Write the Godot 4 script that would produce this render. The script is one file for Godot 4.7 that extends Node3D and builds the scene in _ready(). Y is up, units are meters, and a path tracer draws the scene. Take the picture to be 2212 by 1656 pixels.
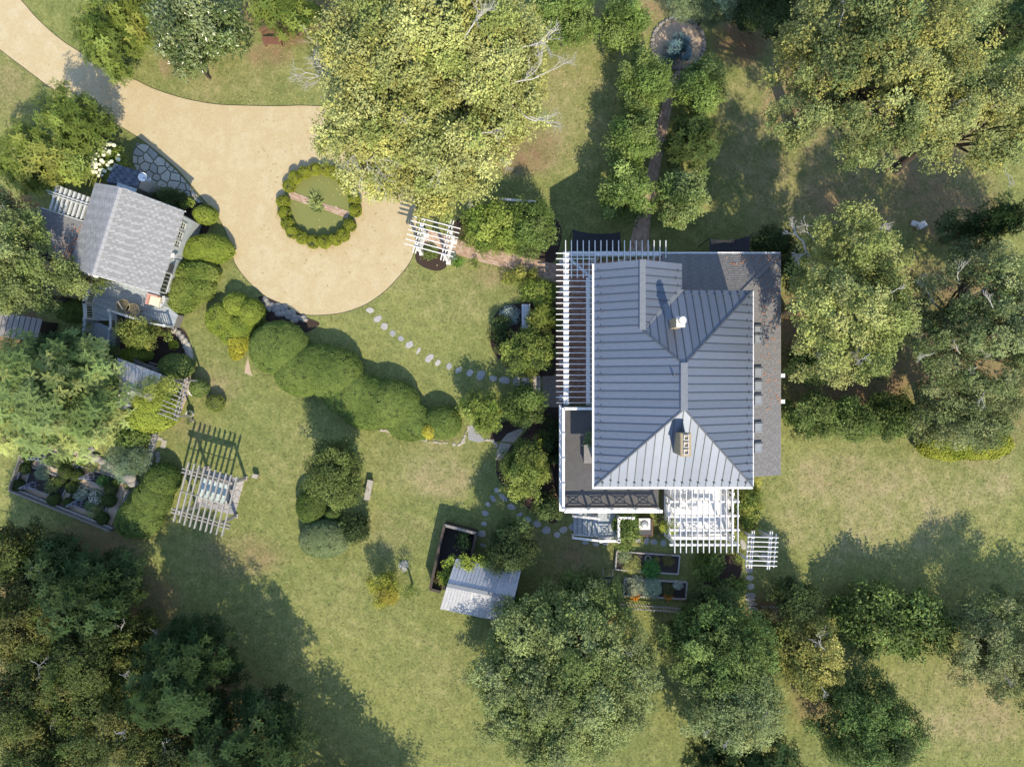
extends Node3D
# Garden estate seen from the air. Plan positions come from a survey grid (x to the right, y downwards, 36 units per metre on the ground,
# centred on unit 1106 / 828); at(x, y, h) turns a grid reading taken of something h metres up into its place in the world.
const CAM_H := 42.0
const PX := 36.0
var rng := RandomNumberGenerator.new()
var M := {}
var origin_of := {}
var names_in := {}
var sprigs := {}
var lawn_free: Array = []
var total := 0
var tint_noise := FastNoiseLite.new()

func at(x: float, y: float, h := 0.0) -> Vector3:
	var k := (CAM_H - h) / CAM_H / PX
	return Vector3((x - 1106.0) * k, h, (y - 828.0) * k)

func at2(x: float, y: float, h := 0.0) -> Vector2:
	var p := at(x, y, h)
	return Vector2(p.x, p.z)

func poly_at(a: Array, h := 0.0) -> PackedVector2Array:
	var o := PackedVector2Array()
	for i in range(0, a.size(), 2):
		o.push_back(at2(a[i], a[i + 1], h))
	return o

func rnd(a: float, b: float) -> float:
	return rng.randf_range(a, b)

func pick(a: Array):
	return a[rng.randi() % a.size()]

# ---------------------------------------------------------------- mesh collector
class MB:
	var v := PackedVector3Array()
	var n := PackedVector3Array()
	var c := PackedColorArray()
	var col := Color.WHITE
	var tinted := false

	func tri(a: Vector3, b: Vector3, d: Vector3) -> void:
		var k := (b - a).cross(d - a).normalized()
		tri3(a, b, d, k, k, k)

	func tri3(a: Vector3, b: Vector3, d: Vector3, na: Vector3, nb: Vector3, nd: Vector3) -> void:
		if (b - a).cross(d - a).dot(na + nb + nd) < 0.0:
			v.push_back(a); v.push_back(b); v.push_back(d)
			n.push_back(na); n.push_back(nb); n.push_back(nd)
		else:
			v.push_back(a); v.push_back(d); v.push_back(b)
			n.push_back(na); n.push_back(nd); n.push_back(nb)
		c.push_back(col); c.push_back(col); c.push_back(col)

	func quad(a: Vector3, b: Vector3, d: Vector3, e: Vector3) -> void:
		tri(a, b, d)
		tri(a, d, e)

	func quadn(a: Vector3, b: Vector3, d: Vector3, e: Vector3, k: Vector3) -> void:
		tri3(a, b, d, k, k, k)
		tri3(a, d, e, k, k, k)

	func box(t: Transform3D, s: Vector3) -> void:
		var h := s * 0.5
		for ax in 3:
			for sg in [-1.0, 1.0]:
				var k := Vector3.ZERO
				k[ax] = sg
				var p := Vector3.ZERO
				p[(ax + 1) % 3] = 1.0
				var q := Vector3.ZERO
				q[(ax + 2) % 3] = 1.0
				var m := k * h
				var nn := (t.basis * k).normalized()
				quadn(t * (m - p * h - q * h), t * (m + p * h - q * h), t * (m + p * h + q * h), t * (m - p * h + q * h), nn)

	func block(center: Vector3, s: Vector3) -> void:
		box(Transform3D(Basis.IDENTITY, center), s)

	func beam(p0: Vector3, p1: Vector3, w: float, h: float) -> void:
		var z := (p1 - p0).normalized()
		var x := (Vector3.UP.cross(z) if absf(z.y) < 0.95 else Vector3.RIGHT.cross(z)).normalized()
		var y := z.cross(x).normalized()
		box(Transform3D(Basis(x, y, z), (p0 + p1) * 0.5), Vector3(w, h, p0.distance_to(p1)))

	# a beam whose edges are chamfered along its length
	func soft_beam(p0: Vector3, p1: Vector3, w: float, h: float, ch := 0.01) -> void:
		var z := (p1 - p0).normalized()
		var x := (Vector3.UP.cross(z) if absf(z.y) < 0.95 else Vector3.RIGHT.cross(z)).normalized()
		var y := z.cross(x).normalized()
		var a := w * 0.5
		var b := h * 0.5
		var ring := [Vector2(a - ch, -b), Vector2(a, -b + ch), Vector2(a, b - ch), Vector2(a - ch, b), Vector2(-a + ch, b), Vector2(-a, b - ch), Vector2(-a, -b + ch), Vector2(-a + ch, -b)]
		for i in 8:
			var r0: Vector2 = ring[i]
			var r1: Vector2 = ring[(i + 1) % 8]
			var e := r1 - r0
			var k := (x * e.y - y * e.x).normalized()
			quadn(p0 + x * r0.x + y * r0.y, p0 + x * r1.x + y * r1.y, p1 + x * r1.x + y * r1.y, p1 + x * r0.x + y * r0.y, k)
			tri3(p0, p0 + x * r0.x + y * r0.y, p0 + x * r1.x + y * r1.y, -z, -z, -z)
			tri3(p1, p1 + x * r0.x + y * r0.y, p1 + x * r1.x + y * r1.y, z, z, z)

	func prism(poly: PackedVector2Array, y0: float, y1: float) -> void:
		if poly.size() < 3:
			return
		var ids := Geometry2D.triangulate_polygon(poly)
		for i in range(0, ids.size(), 3):
			var a := poly[ids[i]]
			var b := poly[ids[i + 1]]
			var d := poly[ids[i + 2]]
			tri3(Vector3(a.x, y1, a.y), Vector3(b.x, y1, b.y), Vector3(d.x, y1, d.y), Vector3.UP, Vector3.UP, Vector3.UP)
			if y1 - y0 > 0.2:
				tri3(Vector3(a.x, y0, a.y), Vector3(b.x, y0, b.y), Vector3(d.x, y0, d.y), Vector3.DOWN, Vector3.DOWN, Vector3.DOWN)
		if y1 - y0 < 0.001:
			return
		var area := 0.0
		for i in poly.size():
			area += poly[i].cross(poly[(i + 1) % poly.size()])
		for i in poly.size():
			var a := poly[i]
			var b := poly[(i + 1) % poly.size()]
			var e := (b - a).normalized() * signf(area)
			quadn(Vector3(a.x, y0, a.y), Vector3(b.x, y0, b.y), Vector3(b.x, y1, b.y), Vector3(a.x, y1, a.y), Vector3(e.y, 0, -e.x))

	# a stone-like slab: the top is inset so that its edge is bevelled
	func slab(poly: PackedVector2Array, y0: float, y1: float, bev := 0.012) -> void:
		if poly.size() < 3:
			return
		var m := Vector2.ZERO
		for p in poly:
			m += p
		m /= poly.size()
		var top := PackedVector2Array()
		for p in poly:
			top.push_back(p + (m - p).normalized() * bev * 1.6)
		for i in poly.size():
			var j := (i + 1) % poly.size()
			var o := Vector3(poly[i].x + poly[j].x - 2 * m.x, 0, poly[i].y + poly[j].y - 2 * m.y).normalized()
			quadn(Vector3(poly[i].x, y0, poly[i].y), Vector3(poly[j].x, y0, poly[j].y), Vector3(poly[j].x, y1 - bev, poly[j].y), Vector3(poly[i].x, y1 - bev, poly[i].y), o)
			quadn(Vector3(poly[i].x, y1 - bev, poly[i].y), Vector3(poly[j].x, y1 - bev, poly[j].y), Vector3(top[j].x, y1, top[j].y), Vector3(top[i].x, y1, top[i].y), (o + Vector3.UP).normalized())
			tri3(Vector3(m.x, y1, m.y), Vector3(top[i].x, y1, top[i].y), Vector3(top[j].x, y1, top[j].y), Vector3.UP, Vector3.UP, Vector3.UP)

	# a planar polygon in space thickened downwards by th
	func plate(p: Array, th: float) -> void:
		var k: Vector3 = Vector3.ZERO
		for i in p.size():
			var a: Vector3 = p[i]
			var b: Vector3 = p[(i + 1) % p.size()]
			k += a.cross(b)
		k = k.normalized()
		if k.y < 0:
			k = -k
		var m := Vector3.ZERO
		for q in p:
			m += q
		m /= p.size()
		for i in p.size():
			var a: Vector3 = p[i]
			var b: Vector3 = p[(i + 1) % p.size()]
			tri3(m, a, b, k, k, k)
			tri3(m - k * th, a - k * th, b - k * th, -k, -k, -k)
			var o := (b - a).cross(k).normalized()
			if o.dot((a + b) * 0.5 - m) < 0:
				o = -o
			quadn(a, b, b - k * th, a - k * th, o)

	func tube(pts: Array, radii: Array, sides: int) -> void:
		var rings := []
		var nn := []
		for i in pts.size():
			var d: Vector3 = (pts[mini(i + 1, pts.size() - 1)] - pts[maxi(i - 1, 0)]).normalized()
			var x := (Vector3.UP.cross(d) if absf(d.y) < 0.9 else Vector3.RIGHT.cross(d)).normalized()
			var y := d.cross(x)
			var r := []
			var q := []
			for s in sides:
				var t := TAU * s / sides
				var o := x * cos(t) + y * sin(t)
				r.push_back(pts[i] + o * radii[i])
				q.push_back(o)
			rings.push_back(r)
			nn.push_back(q)
		for i in pts.size() - 1:
			for s in sides:
				var u := (s + 1) % sides
				tri3(rings[i][s], rings[i][u], rings[i + 1][u], nn[i][s], nn[i][u], nn[i + 1][u])
				tri3(rings[i][s], rings[i + 1][u], rings[i + 1][s], nn[i][s], nn[i + 1][u], nn[i + 1][s])
		var e := pts.size() - 1
		for s in sides:
			var u := (s + 1) % sides
			tri(pts[e], rings[e][s], rings[e][u])

	func blob(m: Vector3, r: Vector3, rings: int, segs: int, y_min := -1.0) -> void:
		var row := []
		for i in rings + 1:
			var y := lerpf(1.0, y_min, float(i) / rings)
			var ring := []
			var w := sqrt(maxf(0.0, 1.0 - y * y))
			for s in segs:
				var t := TAU * s / segs
				ring.push_back(Vector3(cos(t) * w, y, sin(t) * w))
			row.push_back(ring)
		for i in rings:
			for s in segs:
				var u := (s + 1) % segs
				var q := [row[i][s], row[i][u], row[i + 1][u], row[i + 1][s]]
				var k := []
				for p in q:
					k.push_back((p / r).normalized())
				tri3(m + q[0] * r, m + q[2] * r, m + q[3] * r, k[0], k[2], k[3])
				if i > 0:
					tri3(m + q[0] * r, m + q[1] * r, m + q[2] * r, k[0], k[1], k[2])

	func cyl(m: Vector3, r0: float, r1: float, h: float, segs: int) -> void:
		for s in segs:
			var a := TAU * s / segs
			var b := TAU * (s + 1) / segs
			var da := Vector3(cos(a), 0, sin(a))
			var db := Vector3(cos(b), 0, sin(b))
			var t := m + Vector3.UP * h
			tri3(m + da * r0, m + db * r0, t + db * r1, da, db, db)
			tri3(m + da * r0, t + db * r1, t + da * r1, da, db, da)
			tri3(t, t + da * r1, t + db * r1, Vector3.UP, Vector3.UP, Vector3.UP)

	func mesh(shift := Vector3.ZERO) -> ArrayMesh:
		var a := []
		a.resize(Mesh.ARRAY_MAX)
		if shift != Vector3.ZERO:
			for i in v.size():
				v[i] -= shift
		a[Mesh.ARRAY_VERTEX] = v
		a[Mesh.ARRAY_NORMAL] = n
		if tinted:
			a[Mesh.ARRAY_COLOR] = c
		var m := ArrayMesh.new()
		m.add_surface_from_arrays(Mesh.PRIMITIVE_TRIANGLES, a)
		return m

# ---------------------------------------------------------------- nodes
func put(o: Node3D, called: String, parent: Node) -> void:
	var d: Dictionary = names_in.get_or_add(parent, {})
	var k: int = d.get(called, 0)
	d[called] = k + 1
	o.name = called if k == 0 else "%s_%03d" % [called, k]
	parent.add_child(o, true)

func origin(n: Node) -> Vector3:
	return origin_of.get(n, Vector3.ZERO)

func thing(called: String, label: String, category: String, where: Vector3, group := "") -> Node3D:
	var o := Node3D.new()
	o.position = where
	put(o, called, self)
	origin_of[o] = where
	o.set_meta("label", label)
	o.set_meta("category", category)
	if group:
		o.set_meta("group", group)
	return o

func obj(called: String, b: MB, m: Material, parent: Node = self) -> MeshInstance3D:
	var o := MeshInstance3D.new()
	o.mesh = b.mesh(origin(parent))
	o.mesh.surface_set_material(0, m)
	put(o, called, parent)
	origin_of[o] = origin(parent)
	return o

func piece(called: String, mesh: Mesh, t: Transform3D, m: Material, parent: Node) -> MeshInstance3D:
	var o := MeshInstance3D.new()
	o.mesh = mesh
	o.material_override = m
	o.transform = Transform3D(t.basis, t.origin - origin(parent))
	put(o, called, parent)
	return o

func tag(o: Node, label: String, category: String, group := "") -> Node:
	o.set_meta("label", label)
	o.set_meta("category", category)
	if group:
		o.set_meta("group", group)
	return o

func struct(called: String, b: MB, m: Material, parent: Node = self) -> MeshInstance3D:
	var o := obj(called, b, m, parent)
	if parent == self:
		o.set_meta("kind", "structure")
	return o

func one(called: String, b: MB, m: Material, label: String, category: String, where: Vector3, group := "") -> MeshInstance3D:
	var o := MeshInstance3D.new()
	o.mesh = b.mesh(where)
	o.mesh.surface_set_material(0, m)
	o.position = where
	put(o, called, self)
	origin_of[o] = where
	tag(o, label, category, group)
	return o

# ---------------------------------------------------------------- materials
func noise_tex(freq: float, ramp: Array, size := 512, kind := FastNoiseLite.TYPE_SIMPLEX_SMOOTH, oct := 4, seed_ := 1, normal := 0.0) -> NoiseTexture2D:
	var f := FastNoiseLite.new()
	f.noise_type = kind
	f.frequency = freq
	f.seed = seed_
	f.fractal_octaves = oct
	f.fractal_gain = 0.6
	var t := NoiseTexture2D.new()
	t.width = size
	t.height = size
	t.seamless = true
	t.noise = f
	if normal > 0.0:
		t.as_normal_map = true
		t.bump_strength = normal
	elif ramp.size():
		var g := Gradient.new()
		g.offsets = PackedFloat32Array(range(ramp.size()).map(func(i): return float(i) / (ramp.size() - 1)))
		g.colors = PackedColorArray(ramp)
		t.color_ramp = g
	return t

func lin(r: float, g: float, b: float) -> Color:
	return Color(r, g, b).linear_to_srgb()

func mat(called: String, c: Color, rough := 0.8, tex: Texture2D = null, scale := 1.0, bump: Texture2D = null, metal := 0.0) -> StandardMaterial3D:
	var m := StandardMaterial3D.new()
	m.resource_name = called
	m.albedo_color = c
	m.roughness = rough
	m.metallic = metal
	if tex or bump:
		m.uv1_triplanar = true
		m.uv1_world_triplanar = true
		m.uv1_scale = Vector3.ONE * scale
	if tex:
		m.albedo_texture = tex
	if bump:
		m.normal_enabled = true
		m.normal_texture = bump
	M[called] = m
	return m

func leaf_mat(called: String, rough := 0.55, through := 0.5, spec := 0.5) -> StandardMaterial3D:
	var m := StandardMaterial3D.new()
	m.resource_name = called
	m.albedo_color = Color.WHITE
	m.vertex_color_use_as_albedo = true
	m.roughness = rough
	m.metallic_specular = spec
	m.backlight_enabled = true
	m.backlight = Color(through, through, through * 0.7)
	m.cull_mode = BaseMaterial3D.CULL_DISABLED
	M[called] = m
	return m

# ---------------------------------------------------------------- foliage
func leaf(b: MB, p: Vector3, dir: Vector3, nrm: Vector3, l: float, w: float, shade: float) -> void:
	var d := dir.normalized()
	var s := d.cross(nrm).normalized()
	var k := s.cross(d).normalized()
	b.col = Color(shade, shade, shade)
	var tip := p + d * l
	var mid := p + d * l * 0.45
	b.tri(p, mid + s * w * 0.5 + k * w * 0.12, tip)
	b.tri(p, tip, mid - s * w * 0.5 + k * w * 0.12)

func make_sprigs() -> void:
	rng.seed = 77
	# [name, leaves, leaf length, leaf width, flatness, tilt, spread]
	for a in [["broad", 30, 0.25, 0.155, 0.6, 0.9, 0.5], ["big", 16, 0.4, 0.18, 0.5, 0.9, 0.46], ["fine", 34, 0.27, 0.09, 0.6, 1.1, 0.46], ["clip", 34, 0.26, 0.15, 0.2, 0.9, 0.5], ["tiny", 34, 0.2, 0.13, 0.6, 1.0, 0.46]]:
		var b := MB.new()
		b.tinted = true
		for i in a[1]:
			var t := rnd(0, TAU)
			var r: float = sqrt(rng.randf()) * a[6]
			var p := Vector3(cos(t) * r, rnd(-0.5, 0.5) * a[4], sin(t) * r)
			var out := Vector3(cos(t + rnd(-1, 1)), rnd(-0.35, 0.55), sin(t + rnd(-1, 1)))
			var nrm := Vector3(rnd(-1, 1) * a[5], 1.0, rnd(-1, 1) * a[5]).normalized()
			leaf(b, p, out, nrm, a[2] * rnd(0.75, 1.2), a[3] * rnd(0.8, 1.2), rnd(0.58, 1.3))
		sprigs[a[0]] = b.mesh()
	# feathery conifer spray: a drooping shoot with side needles
	var f := MB.new()
	f.tinted = true
	for k in 5:
		var t := TAU * k / 5 + rnd(-0.4, 0.4)
		var d := Vector3(cos(t), rnd(0.0, 0.5), sin(t)).normalized()
		for j in 9:
			var q := d * (0.06 + 0.055 * j)
			for s in [-1.0, 1.0]:
				var side: Vector3 = d.cross(Vector3.UP).normalized() * s
				leaf(f, q, d * 0.8 + side * 0.8 + Vector3(0, rnd(-0.1, 0.3), 0), Vector3(rnd(-0.4, 0.4), 1, rnd(-0.4, 0.4)), 0.2 * (1.1 - j * 0.07), 0.045, rnd(0.75, 1.2))
	sprigs["feather"] = f.mesh()
	# sword-leaved clump
	var y := MB.new()
	y.tinted = true
	for k in 26:
		var t := rnd(0, TAU)
		leaf(y, Vector3(cos(t), 0, sin(t)) * 0.05, Vector3(cos(t), rnd(0.35, 1.6), sin(t)), Vector3(-cos(t), 1.2, -sin(t)), rnd(0.5, 0.95), 0.08, rnd(0.75, 1.25))
	sprigs["sword"] = y.mesh()
	# grass tuft
	var g := MB.new()
	g.tinted = true
	for k in 9:
		var t := rnd(0, TAU)
		var o := Vector3(rnd(-0.5, 0.5), 0, rnd(-0.5, 0.5))
		leaf(g, o, Vector3(cos(t), rnd(0.25, 0.8), sin(t)), Vector3(0, 1, 0), rnd(0.45, 0.8), 0.11, rnd(0.7, 1.25))
	sprigs["grass"] = g.mesh()

func cloud(called: String, kind: String, m: Material, xf: Array, cols: PackedColorArray, parent: Node) -> MultiMeshInstance3D:
	var mm := MultiMesh.new()
	mm.transform_format = MultiMesh.TRANSFORM_3D
	mm.use_colors = true
	mm.mesh = sprigs[kind]
	mm.instance_count = xf.size()
	var o := origin(parent)
	for i in xf.size():
		var t: Transform3D = xf[i]
		t.origin -= o
		mm.set_instance_transform(i, t)
		mm.set_instance_color(i, cols[i])
	total += xf.size()
	var x := MultiMeshInstance3D.new()
	x.multimesh = mm
	x.material_override = m
	x.set_meta("kind", "stuff")
	put(x, called, parent)
	return x

func facing(y: Vector3, s: float) -> Basis:
	var yy := y.normalized()
	var x := yy.cross(Vector3(rnd(-1, 1), rnd(-1, 1), rnd(-1, 1))).normalized()
	return Basis(x * s, yy * s, x.cross(yy) * s)

func ball_dir(y_min := -1.0) -> Vector3:
	var y := rnd(y_min, 1.0)
	var t := rnd(0, TAU)
	var w := sqrt(maxf(0.0, 1.0 - y * y))
	return Vector3(cos(t) * w, y, sin(t) * w)

# One crown made of uneven lobes, with sprigs of leaves over each lobe. c: centre, r: half-size; o: options.
func crown_points(c: Vector3, r: Vector3, o: Dictionary) -> Array:
	var xf: Array = []
	var cols := PackedColorArray()
	var lobes: Array = []
	var n: int = o.get("lobes", 12)
	var size: float = o.get("size", 0.5)
	var gain: float = o.get("gain", 1.4)
	var pal: Array = o.pal.map(func(q): return q.srgb_to_linear() * gain)
	var rr := minf((r.x + r.z) * 0.5, r.y * 1.6)
	var lob: float = o.get("lob", 0.42)
	for i in n:
		var y := lerpf(1.0, -0.35 if c.y > 4.6 else -0.75, (i + 0.5) / n)
		var t := i * 2.39996 + rnd(-0.5, 0.5)
		var w := sqrt(maxf(0.0, 1.0 - y * y))
		var d := Vector3(cos(t) * w, y, sin(t) * w)
		var lr: float = rr * lob * rnd(0.6, 1.3)
		var lc: Vector3 = c + d * (r - Vector3(lr, lr * 0.7, lr) * 0.88).max(r * 0.22) * rnd(0.8, 1.1)
		if o.has("cone"):
			# tiers that widen towards the ground
			var lev := pow((i + 0.5) / n, 0.8)
			lr = rr * lob * lerpf(0.55, 1.05, lev) * rnd(0.8, 1.2)
			var wide := lev * (1.0 if i % 3 else 0.45)
			lc = Vector3(c.x + cos(t) * maxf(0.0, r.x - lr) * wide, c.y + r.y * (1.0 - 1.9 * lev), c.z + sin(t) * maxf(0.0, r.z - lr) * wide)
		lobes.push_back([lc, lr, pick(pal), rnd(0.82, 1.18)])
	if not o.has("cone") and n > 9:
		for i in n / 4:
			var d := ball_dir(0.0)
			var lr: float = rr * lob * rnd(0.9, 1.25)
			lobes.push_back([c + d * r * 0.4, lr, pick(pal), rnd(0.75, 1.05)])
	var dens: float = o.get("dens", 1.0) * 1.9 / (size * size)
	var flat: float = o.get("flat", 0.8)
	for a in lobes:
		var lr: float = a[1]
		var m := int(dens * lr * lr * 8.2)
		var per: int = o.get("per", 6)
		for k in int(m / per):
			# a bough: a handful of sprigs of one tone that stands proud of its neighbours
			var d := ball_dir(-0.3)
			var q: Vector3 = a[0] + d * Vector3(lr, lr * flat, lr) * (rnd(0.8, 1.16) if rng.randf() < 0.75 else rnd(0.4, 0.85))
			if o.has("gap") and tint_noise.get_noise_3d(q.x * 2.2, q.y * 2.2, q.z * 2.2) < o.gap:
				continue
			var base: Color = a[2]
			if rng.randf() < 0.35:
				base = pick(pal)
			var tone: float = a[3] * rnd(0.72, 1.3) * (1.0 + 0.3 * tint_noise.get_noise_3d(q.x, q.y, q.z))
			for j in per:
				var off := Vector3(rnd(-1, 1), rnd(-1, 1), rnd(-1, 1)) * size * 0.75
				var p := q + off - d * off.length() * 0.45
				if p.y < 0.05:
					continue
				var deep := false
				for b in lobes:
					if b != a and p.distance_squared_to(b[0]) < b[1] * b[1] * 0.36:
						deep = true
						break
				if deep:
					continue
				var up: Vector3 = d * o.get("out", 0.7) + off * 0.8 / size + Vector3.UP * 0.7 + Vector3(rnd(-1, 1), rnd(-0.4, 0.6), rnd(-1, 1)) * 0.45
				xf.push_back(Transform3D(facing(up, size * rnd(0.7, 1.2)), p))
				var sh := tone * rnd(0.85, 1.15)
				cols.push_back(Color(base.r * sh, base.g * sh, base.b * sh))
	return [xf, cols, lobes]

func limb(b: MB, p0: Vector3, p1: Vector3, r0: float, r1: float, bend := 0.15, sides := 6) -> void:
	var l := p0.distance_to(p1)
	var pts := []
	var rad := []
	var off := Vector3(rnd(-1, 1), rnd(-0.3, 0.5), rnd(-1, 1)) * l * bend
	for i in 5:
		var t := i / 4.0
		pts.push_back(p0.lerp(p1, t) + off * sin(t * PI) + Vector3(rnd(-1, 1), rnd(-1, 1), rnd(-1, 1)) * l * 0.02 * (1.0 if i > 0 and i < 4 else 0.0))
		rad.push_back(lerpf(r0, r1, t))
	b.tube(pts, rad, sides)

func twigs(b: MB, p: Vector3, d: Vector3, l: float, r: float, depth: int) -> void:
	var q := p + d.normalized() * l
	limb(b, p, q, r, r * 0.6, 0.12, 5)
	if depth <= 0:
		return
	for k in 3:
		var e := (d.normalized() + Vector3(rnd(-1, 1), rnd(-0.35, 0.5), rnd(-1, 1)) * 0.75).normalized()
		twigs(b, p.lerp(q, rnd(0.45, 1.0)), e, l * rnd(0.5, 0.75), r * 0.55, depth - 1)

# A tree or shrub. x, y: survey reading of its crown centre, rx, ry: its crown in survey units, hc: height of the crown centre, rv: half its height
func tree(called: String, label: String, cat: String, group: String, x: float, y: float, rx: float, ry: float, hc: float, rv: float, o: Dictionary) -> Node3D:
	rng.seed = int(x * 7 + y * 13 + rx)
	var k := (CAM_H - hc) / CAM_H / PX
	var c := at(x, y, hc)
	var r := Vector3(rx * k, rv, ry * k)
	var foot := Vector3(c.x, 0, c.z)
	var t := thing(called, label, cat, foot, group)
	var pts := crown_points(c, r, o)
	for a in o.get("mass", []):
		var ka: float = (CAM_H - a[4]) / CAM_H / PX
		var oo := o.duplicate()
		oo.lobes = a[6]
		var more := crown_points(at(a[0], a[1], a[4]), Vector3(a[2] * ka, a[5], a[3] * ka), oo)
		pts[0].append_array(more[0])
		pts[1].append_array(more[1])
		pts[2].append_array(more[2])
	var wood := MB.new()
	var tall := hc > 3.2
	var tr: float = o.get("trunk", clampf(hc * 0.03, 0.05, 0.4))
	var fork := foot + Vector3(0, maxf(0.15, hc - rv * 0.75), 0)
	limb(wood, foot - Vector3(0, 0.1, 0), fork, tr * 1.25, tr * 0.85, 0.04, 8)
	for a in pts[2]:
		limb(wood, fork + Vector3(0, rnd(-0.1, 0.3) * rv * 0.4, 0), a[0], tr * rnd(0.2, 0.36), tr * 0.07, 0.12, 5)
	obj("trunk" if tall else "stem", wood, M[o.get("bark", "bark")], t)
	if o.has("bare"):
		var bb := MB.new()
		for a in o.bare:
			var p := at(a[0], a[1], a[2])
			var q := at(a[3], a[4], a[5])
			limb(bb, c - Vector3(0, rv * 0.3, 0), p, tr * 0.3, 0.05, 0.06, 6)
			twigs(bb, p, q - p, p.distance_to(q), 0.04, 4)
		obj("bare_branch", bb, M.bleached, t)
	if o.has("streaks"):
		var sb := MB.new()
		for i in int(o.streaks):
			var a = pick(pts[2])
			var d := ball_dir(0.2)
			var p: Vector3 = a[0] + d * a[1] * 0.95
			twigs(sb, p, Vector3(d.x, 0.25, d.z) + Vector3(rnd(-1, 1), 0, rnd(-1, 1)) * 0.4, rnd(0.35, 0.75), 0.018, 3)
		obj("twig", sb, M.bleached, t)
	cloud("crown" if tall else "foliage", o.get("leaf", "broad"), M[o.get("mat", "leaf")], pts[0], pts[1], t)
	return t

# A clipped shrub of one or more rounded bodies: a woody core wrapped in a dense skin of small leaves. bodies: [centre, half-size]
func clipped(called: String, label: String, cat: String, group: String, bodies: Array, pal: Array, dens := 75.0, tuft := 0.22, rough := 0.02) -> Node3D:
	var c0: Vector3 = bodies[0][0]
	pal = pal.map(func(q): return q.srgb_to_linear() * 1.85)
	rng.seed = int(absf(c0.x) * 131 + absf(c0.z) * 17) + 5
	var t := thing(called, label, cat, Vector3(c0.x, 0, c0.z), group)
	var core := MB.new()
	var xf: Array = []
	var cols := PackedColorArray()
	for a in bodies:
		var c: Vector3 = a[0]
		var r: Vector3 = a[1]
		core.blob(c, r * 0.94, 10, 20, maxf(-1.0, -c.y / (r.y * 0.94)))
		var area := TAU * (r.x * r.z + (r.x + r.z) * 0.5 * r.y)
		for k in int(area * dens):
			var d := ball_dir(maxf(-0.98, -c.y / r.y))
			var p := c + d * r
			p = c + d * r * (1.0 + rnd(-rough, rough) + rough * 1.6 * tint_noise.get_noise_3d(p.x * 5.0, p.y * 5.0, p.z * 5.0) + (rnd(0.03, 0.09) if rng.randf() < 0.4 * rough else 0.0))
			if p.y < 0.02:
				continue
			var inside := false
			for b in bodies:
				if b != a and ((p - b[0]) / b[1]).length_squared() < 0.9:
					inside = true
					break
			if inside:
				continue
			var nrm := (d / r).normalized()
			xf.push_back(Transform3D(facing(nrm + Vector3(rnd(-1, 1), rnd(-1, 1), rnd(-1, 1)) * 0.3, tuft * rnd(0.7, 1.3)), p))
			var base: Color = pal[0].lerp(pal[1], clampf(0.5 + 0.9 * tint_noise.get_noise_3d(p.x * 1.7, p.y * 1.7, p.z * 1.7) + rnd(-0.25, 0.25), 0, 1))
			var sh := rnd(0.78, 1.2)
			cols.push_back(Color(base.r * sh, base.g * sh, base.b * sh))
	obj("core", core, M.core, t)
	cloud("foliage", "clip", M.leaf_clip, xf, cols, t)
	return t

func body(x: float, y: float, rx: float, ry: float, h: float, drop := 0.5) -> Array:
	# a rounded body h tall whose widest level lies at drop * h
	var hm := h * drop
	var k := (CAM_H - hm) / CAM_H / PX
	return [at(x, y, hm), Vector3(rx * k, h * (1.0 - drop), ry * k)]

# ---------------------------------------------------------------- the scene
func _ready() -> void:
	var cam := Camera3D.new()
	cam.name = "camera"
	cam.position = Vector3(0, CAM_H, 0)
	cam.rotation_degrees = Vector3(-90, 0, 0)
	cam.fov = 57.41
	cam.near = 0.5
	cam.far = 2000.0
	add_child(cam)
	cam.current = true
	var sky := ProceduralSkyMaterial.new()
	sky.sky_top_color = Color(0.50, 0.61, 0.79)
	sky.sky_horizon_color = Color(0.86, 0.88, 0.90)
	sky.sky_curve = 0.18
	sky.ground_bottom_color = Color(0.25, 0.25, 0.16)
	sky.ground_horizon_color = Color(0.55, 0.6, 0.6)
	sky.sun_angle_max = 20.0
	sky.sky_energy_multiplier = 1.12
	var env := Environment.new()
	env.background_mode = Environment.BG_SKY
	env.sky = Sky.new()
	env.sky.sky_material = sky
	env.background_energy_multiplier = 1.0
	env.ambient_light_source = Environment.AMBIENT_SOURCE_SKY
	env.tonemap_mode = Environment.TONE_MAPPER_LINEAR
	env.tonemap_exposure = 1.68
	env.sdfgi_enabled = true
	env.ssao_enabled = true
	env.ssil_enabled = true
	var we := WorldEnvironment.new()
	we.name = "sky"
	we.environment = env
	add_child(we)
	var sun := DirectionalLight3D.new()
	sun.name = "sun"
	sun.light_color = Color(1.0, 0.945, 0.85)
	sun.light_energy = 1.35
	sun.light_angular_distance = 0.53
	sun.shadow_enabled = true
	var tilt := deg_to_rad(18.0)
	var el := deg_to_rad(46.0)
	sun.look_at_from_position(Vector3.ZERO, Vector3(-sin(tilt) * cos(el), -sin(el), -cos(tilt) * cos(el)))
	add_child(sun)

	tint_noise.frequency = 0.25
	tint_noise.seed = 9
	make_sprigs()
	make_materials()
	make_ground()
	make_drive()
	make_paths()
	make_house()
	make_house_pergola()
	make_deck_and_stairs()
	make_cottage()
	make_garden_sheds()
	make_parterre()
	make_garden_pergola()
	make_arbors()
	make_beds()
	make_furniture()
	make_ring()
	make_topiary()
	make_trees()
	make_shrubs()
	make_grass()
	print("copies ", total)

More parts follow.
